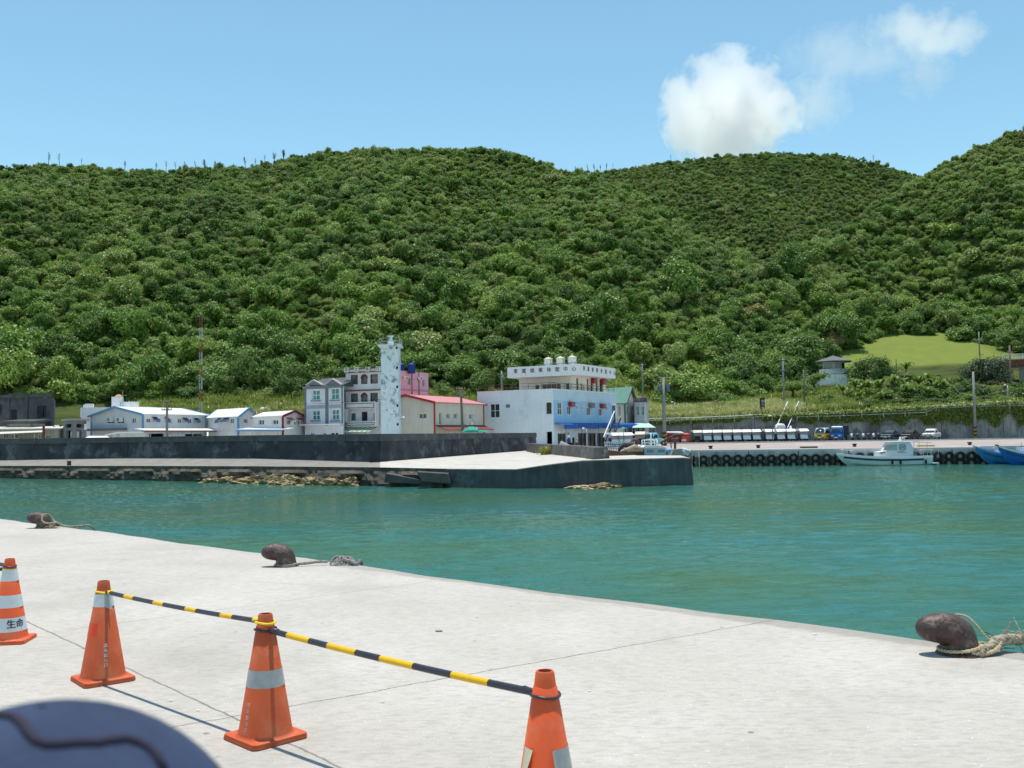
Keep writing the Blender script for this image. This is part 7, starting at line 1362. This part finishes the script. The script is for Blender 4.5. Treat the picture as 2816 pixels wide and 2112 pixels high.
for s_ in (-1, 1):
    pts = [(s0[0]+.05, s_*s0[1]*.9, s0[2]) for s0 in st[1:4]]
    for p in pts: mb.tube([p, (p[0], p[1], p[2]+.5)], .025, 6)
    mb.tube([(p[0], p[1], p[2]+.5) for p in pts], .025, 6)
xs_ = [xw(q) for q in (2515, 2535, 2556, 2576)]
for x_ in xs_:
    for s_ in (-1, 1): mb.tube([(x_, s_*1.2, .8), (x_, s_*1.2, 1.5)], .025, 6)
for s_ in (-1, 1): mb.tube([(x_, s_*1.2, 1.5) for x_ in xs_], .025, 6)
part(mb, 'railing', steel, t); mb = MB(); mb.bar((xw(2504), -1.0, zt1+.05), (xw(2560), -1.0, zt1-.05), .04); mb.bar((xw(2504), 1.0, zt1+.05), (xw(2560), 1.0, zt1-.05), .04)
for x_ in (xw(2512), xw(2548)):
    for s_ in (-1, 1): mb.bar((x_, s_*1.0, .8), (x_, s_*1.0, zt1), .04)
part(mb, 'awning_frame', steel, t, False)
for q in (2448, 2470, 2539): mb = MB(); mb.tube([(xw(q), -1.42, .15), (xw(q), -1.42, .55)], .1, 8); part(mb, 'fender', black_rubber, t)
t.rotation_euler = (0, 0, -.015)
def blue_boat(label, px, py, Yb, L, hb, stripe, bowtip, paint):
    zb_ = zat(px, py, Yb); p = xyz(px, Yb, 0, 1260); t = thing('fishing_boat', label, 'boat', p, 'blue boats moored at the right'); k = hb
    st = [(0, .06, zb_, .03, zb_-.35), (.6, .35, zb_-.28, .08, .55), (1.5, .75, zb_-.58, .3, -.2), (3.0, 1.2, zb_-.88, .8, -.4), (5.0, 1.4, zb_-1.05, 1.15, -.45), (L, 1.4, zb_-1.1, 1.2, -.45)]
    mb = MB(); hull(mb, st); part(mb, 'hull', paint, t, False); mb = MB(); gunwale(mb, st, .12, .16, 0, .02); part(mb, 'gunwale', stripe, t, False); mb = MB(); gunwale(mb, st[1:], .04, .07, -.32, .03); part(mb, 'rubbing_strake', M('navy_stripe', (.015, .02, .08), .4), t, False)
    mb = MB(); mb.obox((.0, 0, zb_+.02), (.3, 0, -.1), (0, .09, 0), (.02, 0, .06)); part(mb, 'bow_tip', bowtip, t, False)
    mb = MB(); mb.box(4.4, L-.2, -.8, .8, zb_-1.15, zb_-.15); mb.box(2.0, 2.5, -.3, .3, zb_-.8, zb_-.35); part(mb, 'deck_house', plain_white, t, False); mb = MB(); mb.tube([(2.2, 0, zb_-.8), (2.2, 0, zb_+.5)], .035, 6); mb.tube([(1.7, -.2, zb_-.7), (1.7, -.2, zb_-.1), (2.0, .1, zb_-.1)], .03, 6); part(mb, 'mast', steel, t); return t
blue_boat('mid-blue fishing boat with its bow pointing left, partly behind the other', 2684, 1229, 97.5, 7, 1, M('light_blue_rail', (.10, .33, .60), .4), MATS['pale_pipe'], M('boat_blue_pale', (.03, .20, .48), .4, .1, 2))
t2 = blue_boat('deeper blue fishing boat with a red bow tip, cut by the right frame edge', 2747, 1227, 94.5, 9, 1, M('white_rail', (.6, .62, .66), .4), M('red_tip', (.35, .05, .03), .5), M('boat_blue_deep', (.015, .12, .45), .4, .1, 2))
mb = MB(); mb.tube([(5.1+.35*math.cos(a), -.83, 2.35+.35*math.sin(a)) for a in np.linspace(0, 6.283, 18)], .09, 8); part(mb, 'lifebuoy', M('buoy_red', (.5, .05, .04), .5), t2)
# grey cabin boat and an old wooden boat in the basin behind the mole head
Yc = 79; p = xyz(1768, Yc, 0, 1250); t = thing('cabin_boat', 'boat with a pale grey cabin and white top rails behind the breakwater head', 'boat', p); Lc = xyz(1826, Yc, 0, 1250).x-p.x
mb = MB(); hull(mb, [(-2.2, .2, 1.75, .1, .8), (-1, .9, 1.6, .6, -.2), (1, 1.2, 1.5, 1, -.4), (Lc+1.2, 1.2, 1.5, 1, -.4)]); part(mb, 'hull', M('grey_blue_hull', (.3, .36, .42), .5), t, False)
zc0, zc1 = 1.5, zat(1790, 1229, Yc); mb = MB(); mb.prism([(0, -.9, zc0), (0, -.9, zc1), (.2, -.9, zc1+.12), (Lc*.6, -.9, zc1+.08), (Lc, -.9, zc1-.1), (Lc, -.9, zc0)], (0, 1.8, 0)); part(mb, 'cabin', M('pale_grey_cabin', (.48, .55, .60), .5, .05), t, False)
mb = MB(); mb.prism([(-.1, -1.0, zc1), (.15, -1.0, zc1+.16), (Lc*.6, -1.0, zc1+.12), (Lc+.1, -1.0, zc1-.08), (Lc+.1, -1.0, zc1-.14), (-.1, -1, zc1-.06)], (0, 2.0, 0)); part(mb, 'cabin_roof', plain_white, t, False)
mb = MB()
for i in range(4): mb.box(.22+.14*i, .31+.14*i, -.915, -.9, zc1-.42, zc1-.2)
for i in range(4): mb.box(Lc*.64+.14*i, Lc*.64+.10+.14*i, -.915, -.9, zc1-.42, zc1-.24)
part(mb, 'lettering', M('grey_ink', (.2, .2, .2), .6), t, False); mb = MB(); zr1 = zat(1790, 1210, Yc)
for x_ in (.05, Lc*.63):
    for y_ in (-.8, .8): mb.tube([(x_, y_, zc1), (x_, y_, zr1)], .035, 6)
for h in (zr1, (zr1+zc1)/2+.05): mb.tube([(.05, -.8, h), (Lc*.63, -.8, h)], .035, 6); mb.tube([(.05, .8, h), (Lc*.63, .8, h)], .035, 6)
mb.tube([(Lc*.4, 0, zc1), (Lc*.4, 0, zat(1790, 1190, Yc))], .04, 6); mb.tube([(Lc*.6, -.6, 1.2), (Lc*.62, -.6, zr1+.1)], .02, 6); part(mb, 'top_rail', plain_white, t)
p = xyz(1690, 78.5, 0, 1250); t = thing('wooden_boat', 'old brown wooden boat with piled gear behind the breakwater deck', 'boat', p); mb = MB(); hull(mb, [(-1.2, .1, 2.35, .05, 1.6), (0, .6, 2.2, .3, .2), (1, .8, 2.1, .6, -.2), (2.2, .8, 2.12, .6, -.2)]); part(mb, 'hull', M('brown_timber', (.12, .07, .045), .8, .3, 4), t, False)
mb = MB(); mb.box(.9, 2.2, -.6, .6, 2.1, 2.3); mb.tube([(.6, -.3, 2.15), (1.6, -.2, 2.5), (2.2, .1, 2.35)], [.12, .2, .1], 8); mb.tube([(.4, -.5, 1.95), (2.2, -.5, 2.05)], .1, 8); part(mb, 'gear', M('tan_gear', (.42, .34, .24), .9, .3, 5), t, False); mb = MB(); mb.tube([(.3, -.2, 2.2), (.7, 0, 2.62), (1.4, .1, 2.6), (1.9, 0, 2.4)], [.1, .2, .25, .1], 8); part(mb, 'net_heap', M('dark_net', (.05, .05, .055), .95), t)
p = xyz(1858, 76.2, 1.85, 1252); mb = MB(); mb.prism([(p.x-.42, p.y-.3, 1.8), (p.x+.62, p.y-.3, 1.8), (p.x+.45, p.y-.3, 2.32), (p.x-.2, p.y-.3, 2.3)], (0, .7, 0)); tag(mb.build('gear_box', M('weathered_ply', (.30, .28, .25), .9), None, bevel=.02), 'weathered grey gear box at the end of the breakwater', 'box')
p = xyz(1858, 84, 0, 1252); t = thing('moored_boat', 'red and white boat with a raised dark boom behind the breakwater end', 'boat', p); mb = MB(); hull(mb, [(-1.6, .6, 2.0, .4, 0), (0, .8, 1.9, .6, -.3), (1.4, .3, 2.1, .1, .4)]); part(mb, 'hull', M('red_white_hull', (.35, .08, .1), .5, .1, 2, c2=(.65, .65, .68), th=.5, sc2=1.2), t, False)
mb = MB(); mb.tube([(-.05, 0, 1.8), (0, 0, 3.3)], .1, 8); mb.tube([(-1.3, 0, zat(1825, 1218, 84)), (0, 0, 3.35), (1.3, 0, zat(1900, 1197, 84))], [.05, .12, .05], 8); mb.tube([(-.35, 0, 1.8), (-.38, 0, 2.7)], .05, 6); part(mb, 'boom', M('dark_boom', (.07, .055, .055), .7), t)
mb = MB(); mb.tube([(-1.3, -.6, 2.05), (-.3, -.6, 2.05)], .2, 8); part(mb, 'blue_roll', M('light_blue_roll', (.25, .42, .62), .7), t); mb = MB(); mb.tube([(.5, -.5, 2.2), (1.2, -.5, 1.95)], .1, 8); part(mb, 'white_roll', plain_white, t)
# ---- poles, lamps, mast, signs
def pole(name, label, cat, px0, py0, Y, py1, r0=.16, r1=.10, mat=None, stripes=False, arms=(), tr=None, lamp=None, group='utility poles of the harbour'):
    g = at(px0, py0, Y); h = zat(px0, py1, Y)-g.z; t = thing(name, label, cat, g, group); mb = MB(); part(mb.tube([(0, 0, -.3), (0, 0, h*.5), (0, 0, h)], [r0, (r0+r1)/2, r1], 10), 'shaft', mat or pole_mat, t)
    if stripes:
        hs = stripes; mb = MB(); n = 7; mk = MB()
        for i in range(n):
            m_ = mb if i % 2 else mk; a0 = hs*i/n; 
            ringp = [];
            vs = [((r0*1.03)*math.cos(q), (r0*1.03)*math.sin(q), a0+.18*math.sin(q+.5)+dz) for dz in (0, hs/n) for q in np.linspace(0, 6.283, 13)]
            m_.add(vs, [(j, j+1, j+14, j+13) for j in range(12)])
        part(mb, 'yellow_stripe', M('stripe_yellow', (.42, .24, .03), .7), t, False); part(mk, 'black_stripe', M('stripe_black', (.03, .028, .03), .7), t, False)
    for z, w_ in arms: mb = MB(); mb.bar((-w_, -.1, h-z), (w_, -.1, h-z), .09, .1); part(mb.add([], []), 'crossarm', M('arm_timber', (.12, .09, .07), .8), t, False); mb = MB(); [mb.tube([(x_, -.1, h-z), (x_, -.1, h-z+.2)], .04, 6) for x_ in (-w_*.9, -w_*.4, w_*.4, w_*.9)]; part(mb, 'insulator', M('insulator', (.35, .33, .3), .4), t)
    for x_, z, w_, hh in (tr or ()): mb = MB(); mb.lathe([(0, 0), (w_, 0), (w_, hh), (w_*.6, hh+.06), (0, hh+.08)], (x_, 0, h-z), 14); part(mb, 'transformer', M('transformer_blue', (.10, .14, .20), .5), t)
    if lamp: mb = MB(); mb.tube([(0, 0, h-.1), (lamp*.5, 0, h+.12), (lamp, 0, h+.1)], .04, 6); part(mb, 'lamp_arm', steel, t); mb = MB(); mb.tube([(lamp*.8, 0, h+.1), (lamp*1.1, 0, h+.08), (lamp*1.45, 0, h+.04)], [.06, .14, .06], 8); part(mb, 'lamp_head', plain_white, t)
    return t
pole('utility_pole', 'utility pole with two crossarms rising in front of the long gabled house', 'utility pole', 459, 1206, 106, 1103, .15, .1, M('grey_pole', (.20, .18, .17), .8), arms=((.1, .7), (.95, .55)))
pole('utility_pole', 'leaning grey pole with a small box in front of the cream warehouse', 'utility pole', 1272, 1185, 107, 1066, .16, .12, M('timber_pole', (.17, .145, .13), .85), arms=((.2, .5),), tr=((-.45, .9, .12, .5),)).rotation_euler = (0, -.03, 0)
pole('utility_pole', 'thick pole with blue-grey transformers and a striped base by the red carts', 'utility pole', 1828, 1222, 128, 1038, .28, .2, stripes=1.7, arms=((.2, .9),), tr=((-.5, 1.75, .22, .7), (.55, 1.85, .28, .9)))
pole('utility_pole', 'thin grey pole rising behind the narrow grey house', 'utility pole', 1768, 1102, 148, 1000, .13, .1, arms=((.3, .5), (1.2, .5)))
pole('utility_pole', 'thin pole showing above the left part of the white building roof', 'utility pole', 1380, 1080, 140, 1020, .13, .1, arms=((.6, .5),))
pole('utility_pole', 'grey pole with a rusty base standing left of the stair top', 'utility pole', 2157, 1136, 156, 986, .18, .12, stripes=None, arms=((.3, .7), (2.0, .5)))
pole('utility_pole', 'grey pole with a striped base standing at the edge of the far quay', 'utility pole', 2683, 1207, 141, 1022, .2, .14, stripes=1.9)
pole('utility_pole', 'brown-footed pole in front of the terrace house at the right edge', 'utility pole', 2782, 1100, 158, 950, .17, .12, M('brown_pole', (.19, .14, .12), .8), arms=((1.1, .4),))
pole('utility_pole', 'dark pole between the stair top and the pavilion', 'utility pole', 2213, 1135, 152, 1016, .12, .1, M('dark_pole', (.12, .12, .12), .8))
pole('utility_pole', 'bare grey pole at the dark foot of the wood above the lawn', 'utility pole', 2694, 975, 190, 912, .14, .1)
pole('utility_pole', 'short dark post below the right edge of the pavilion tree', 'post', 2466, 1042, 171, 986, .1, .08, M('dark_pole', (.12, .12, .12), .8))
pole('street_lamp', 'street lamp with a white head in the pale reeds right of the transformer pole', 'street lamp', 1857, 1160, 150, 1107, .07, .05, steel, lamp=-.4, group='street lamps')
pole('street_lamp', 'street lamp arching over behind the small blue-trimmed house', 'street lamp', 741, 1140, 124, 1124, .07, .05, steel, lamp=-.8, group='street lamps')
pole('street_lamp', 'street lamp on the wall top near the right frame edge', 'street lamp', 2773, 1116, 149, 1060, .08, .06, steel, lamp=-.35, group='street lamps')
pole('street_lamp', 'short lamp at the head of the white-railed stair', 'street lamp', 2219, 1140, 149, 1118, .06, .05, steel, lamp=.2, group='street lamps')
pole('street_lamp', 'thin lamp post in front of the ground floor of the white and blue building', 'street lamp', 1614, 1224, 113, 1180, .06, .05, steel, lamp=-.35, group='street lamps')
# lattice mast
g = at(553, 1140, 146); zt_ = zat(553, 868, 146); t = thing('lattice_mast', 'tall red and white lattice mast against the green hill', 'mast', g); H = zt_-g.z; wm_ = MB(); rm = MB(); k = .22; nb = 8
for s in range(nb*3):
    m_ = (rm if (s//3) % 2 else wm_); z0, z1 = H*s/(nb*3), H*(s+1)/(nb*3); q = [(-k, -k), (k, -k), (0, k)]
    for i in range(3):
        a, c = q[i], q[(i+1) % 3]; m_.tube([(*a, z0), (*a, z1)], .03, 5); m_.tube([(*a, z0), (*c, z1)], .016, 4); m_.tube([(*a, z1), (*c, z1)], .016, 4)
part(wm_, 'pale_section', M('mast_white', (.45, .47, .46), .6), t, False); part(rm, 'red_section', M('mast_red', (.22, .055, .04), .6), t, False)
# black vertical sign, notice board
p = at(2097, 1143, 147); t = thing('banner_sign', 'tall black sign with pale vertical lettering on a thin post', 'sign', p); hS = zat(2097, 1094, 147)-p.z; mb = MB(); mb.box(-.36, .36, -.06, .06, 0, hS); b_o = part(mb, 'panel', M('sign_black', (.018, .018, .026), .5), t, False); mb = MB()
for i, ch in enumerate('觀光港口'): letters(mb, ch, (.05, -.075, hS*(.80-.19*i)), (1, 0, 0), (0, 0, 1), .42)
part(mb, 'lettering', M('sign_pale_ink', (.4, .42, .42), .6), b_o, False); mb = MB(); mb.tube([(0, .1, -2.4), (0, .1, .2)], .05, 6); part(mb, 'post', steel, t); mb = MB(); mb.box(-.40, -.362, -.06, .06, 0, hS*.5); part(mb, 'red_edge', red_trim, t, False)
p = xyz(2125, 137.5, 2.05, 1215); t = thing('notice_board', 'small grey notice board on a dark post with a lamp at its top', 'notice board', p); hS = zat(2125, 1143, 137.5)-p.z; mb = MB(); mb.tube([(0, 0, 0), (0, 0, hS)], .06, 8); part(mb, 'post', M('dark_pole', (.12, .12, .12), .8), t); mb = MB(); mb.box(-.58, -.02, -.1, -.06, zat(2120, 1170, 137.5)-p.z, zat(2120, 1158, 137.5)-p.z); part(mb, 'board', M('board_grey', (.16, .155, .15), .7), t, False); mb = MB(); mb.tube([(-.5, 0, hS-.03), (.05, 0, hS)], [.09, .05], 8); part(mb, 'lamp', plain_white, t)
# overhead cables
def cable(label, a, c, sag):
    pts = [a.lerp(c, u)-Z*sag*4*u*(1-u) for u in np.linspace(0, 1, 16)]; mb = MB(); mb.tube(pts, .016, 4); tag(mb.build('power_cable', black_rubber), label, 'cable', 'overhead power cables')
tpo = [at(1826, 1041, 128), at(2154, 990, 156), at(2681, 1026, 141), at(1767, 1003, 148)]
cable('black cable from the transformer pole to the pole at the stair top', tpo[0], tpo[1], .8); cable('black cable from the stair-top pole to the pole on the quay edge', tpo[1], tpo[2], 1.2); cable('black cable from the pole behind the narrow house to the stair-top pole', tpo[3], tpo[1]+Z*-.5, .6)
cable('black cable between the pole by the long house and the warehouse pole', at(459, 1105, 106), at(1268, 1070, 107), .9)
# ---- rocks at the breakwater foot
rockm = M('tan_rock', (.36, .28, .15), .95, .35, 1.6, c2=(.09, .07, .05), th=.56, sc2=1.4, bump=.1, bsc=5)
def rock(label, px0, px1, pyt, pyb, seed, mat=rockm, flat=.5, Yo=-.9):
    r = np.random.default_rng(seed); cpx = (px0+px1)/2; k = (np.interp(cpx, (0, 350, 700, 1045, 1230, 1420, 1600, 1900), (98, 89, 80, 72, 68.6, 65.7, 65.8, 67)))+Yo
    c = xyz(cpx, k, 0, 1320); wx = (px1-px0)/2/FP*k; ht = max(.25, zat(cpx, pyt, k)*.8); bm = bmesh.new(); bmesh.ops.create_icosphere(bm, subdivisions=4, radius=1)
    for v in bm.verts:
        d = v.co.copy(); q = 1+.30*nz(d.x*3+seed, d.z*3+d.y*2, 1.1)+.18*nz(d.y*7+seed, d.x*6-d.z*5, 1.2)+.10*nz(d.z*15+seed, d.x*13+d.y*11, 1.0); v.co = Vector((d.x*wx*q, d.y*.95*q, max(-.5, d.z)*ht*(.6 if seed > 40 else 1)*q*(1.0 if d.z > 0 else .6)))
    me = bpy.data.meshes.new('rock'); bm.to_mesh(me); bm.free(); me.materials.append(mat); o = bpy.data.objects.new('rock', me); COL.objects.link(o); o.location = c; tag(o, label, 'rock', 'rocks at the foot of the breakwater')
for i, (a, c, y0, l) in enumerate(((552, 620, 1312, 'low pointed tan rock at the left end of the row'), (600, 665, 1306, 'tan rock second from the left end of the row'), (655, 735, 1306, 'long tan rock left of the middle of the row'), (720, 790, 1304, 'tan rock under the broken deck edge'), (770, 835, 1301, 'highest greyish rock in the middle of the row'), (825, 895, 1309, 'yellowish rock right of the highest one'), (880, 945, 1308, 'long low tan rock toward the right end of the row'), (935, 990, 1309, 'small brown rock at the right end of the row'), (640, 700, 1322, 'low wet rock at the waterline before the long tan one'), (760, 830, 1320, 'yellow weed-covered rock at the waterline in the middle'))):
    rock(l, a, c, y0, 1330, 11+i, Yo=-1.0-(.8 if y0 > 1315 else 0))
slab = M('broken_slab', (.11, .10, .088), .9, .3, 1.5, bump=.06)
for q, l in (([(1060, 1301, 1.0), (1152, 1318, 1.0), (1185, 1333, 1.0), (1056, 1327, 1.0)], 'long broken concrete slab tilted against the breakwater side'), ([(1145, 1297, .9), (1232, 1302, .9), (1238, 1331, .9), (1160, 1324, .9)], 'squarish broken slab beside the long tilted one')):
    Yk = 70.3 if q[0][0] < 1100 else 68.2; mb = MB(); mb.prism([at(x_, y_, Yk-d+.2) for x_, y_, d in q], (0, 1.2, 0)); tag(mb.build('broken_slab', slab, None, bevel=.05), l, 'concrete slab')
rock('flat pale rock slab at the waterline below the breakwater bend', 1553, 1630, 1326, 1340, 41, M('pale_rock', (.42, .35, .22), .95, .25, 2, c2=(.12, .1, .07), th=.6, bump=.06), Yo=-.75); rock('rounded brown rock beside the flat slab below the breakwater', 1622, 1702, 1318, 1338, 43, M('brown_rock', (.22, .17, .09), .95, .3, 2, c2=(.1, .08, .05), th=.56, bump=.08), Yo=-.75)
mb = MB(); p = at(190, 1280, 92.6); mb.lathe([(.2, 0), (.17, .3), (.22, .42), (0, .45)], tuple(p), 12); tag(mb.build('rusty_bollard', M('red_brown_rust', (.16, .05, .028), .8), None), 'small rusty bollard on the apron of the breakwater', 'bollard')
# ---- dead trees along the skyline
dtm = M('dead_wood', (.13, .115, .10), .9)
def dead(seed):
    r = np.random.default_rng(seed); t = thing('dead_tree', 'bare dead tree standing on the ridge line against the sky', 'dead tree'); mb = MB(); h = 4.2; mb.tube([(0, 0, -1.5), (r.normal()*.1, 0, h*.5), (r.normal()*.2, 0, h)], [.11, .07, .02], 6); part(mb, 'trunk', dtm, t); mb = MB()
    for k in range(26): z = h*r.uniform(.2, .97); a = r.uniform(0, 6.28); ln = ((1-z/h)*1.5+.3)*r.uniform(.4, 1.2); mb.tube([(0, 0, z), (ln*.5*math.cos(a), ln*.5*math.sin(a), z+ln*.35), (ln*.7*math.cos(a), ln*.7*math.sin(a), z+ln*.9)], [.035, .024, .01], 4)
    part(mb, 'branches', dtm, t); return t
ds = [dead(s) for s in (1, 2, 3)]; dn = 0
for px, k in [(112, 0.9), (118, 0.7), (163, 0.85), (200, 0.55), (320, 0.5), (332, 0.65), (345, 0.5), (412, 0.5), (420, 0.6), (2428, 1.0), (1852, 0.7), (489, 0.64), (508, 0.67), (545, 0.43), (456, 0.78), (492, 0.51), (599, 0.61), (576, 0.61), (547, 0.47), (547, 0.79), (530, 0.73), (552, 0.43), (564, 0.67), (498, 0.41), (580, 0.61), (559, 0.8), (558, 0.81), (675, 0.76), (677, 0.82), (695, 0.44), (665, 0.5), (698, 0.6), (768, 0.54), (758, 0.57), (744, 0.66), (764, 0.81), (772, 0.82), (787, 0.85), (772, 0.47), (788, 0.83), (791, 0.66), (775, 0.5), (785, 0.66), (739, 0.43), (787, 0.85), (722, 0.76), (749, 0.47), (739, 0.75), (1686, 0.42), (1659, 0.42), (1670, 0.55), (1687, 0.84), (1648, 0.85), (1627, 0.43), (1657, 0.41), (1615, 0.58), (1659, 0.47), (1599, 0.79), (1627, 0.83), (1689, 0.57), (1643, 0.63), (1662, 0.67), (1653, 0.68), (1693, 0.63)]:
    Hc = HA if px < 1540 else HB; u = (px-1408)/FP; j = np.argmin(np.abs(Hc[:, 0]/Hc[:, 1]-u)); x_, y_ = Hc[j][0], Hc[j][1]; s = ds[dn % 3]; p = Vector((x_, y_+1, ter1(x_, y_)+2.2)); o = s if dn < 3 else dup(s, p); o.location = p; o.rotation_euler = (.12*math.sin(dn*2.1), .12*math.sin(dn*1.7), dn*1.3); o.scale = (k*1.1, k*1.1, k*.95); o['group'] = 'bare dead trees along the skyline'; dn += 1
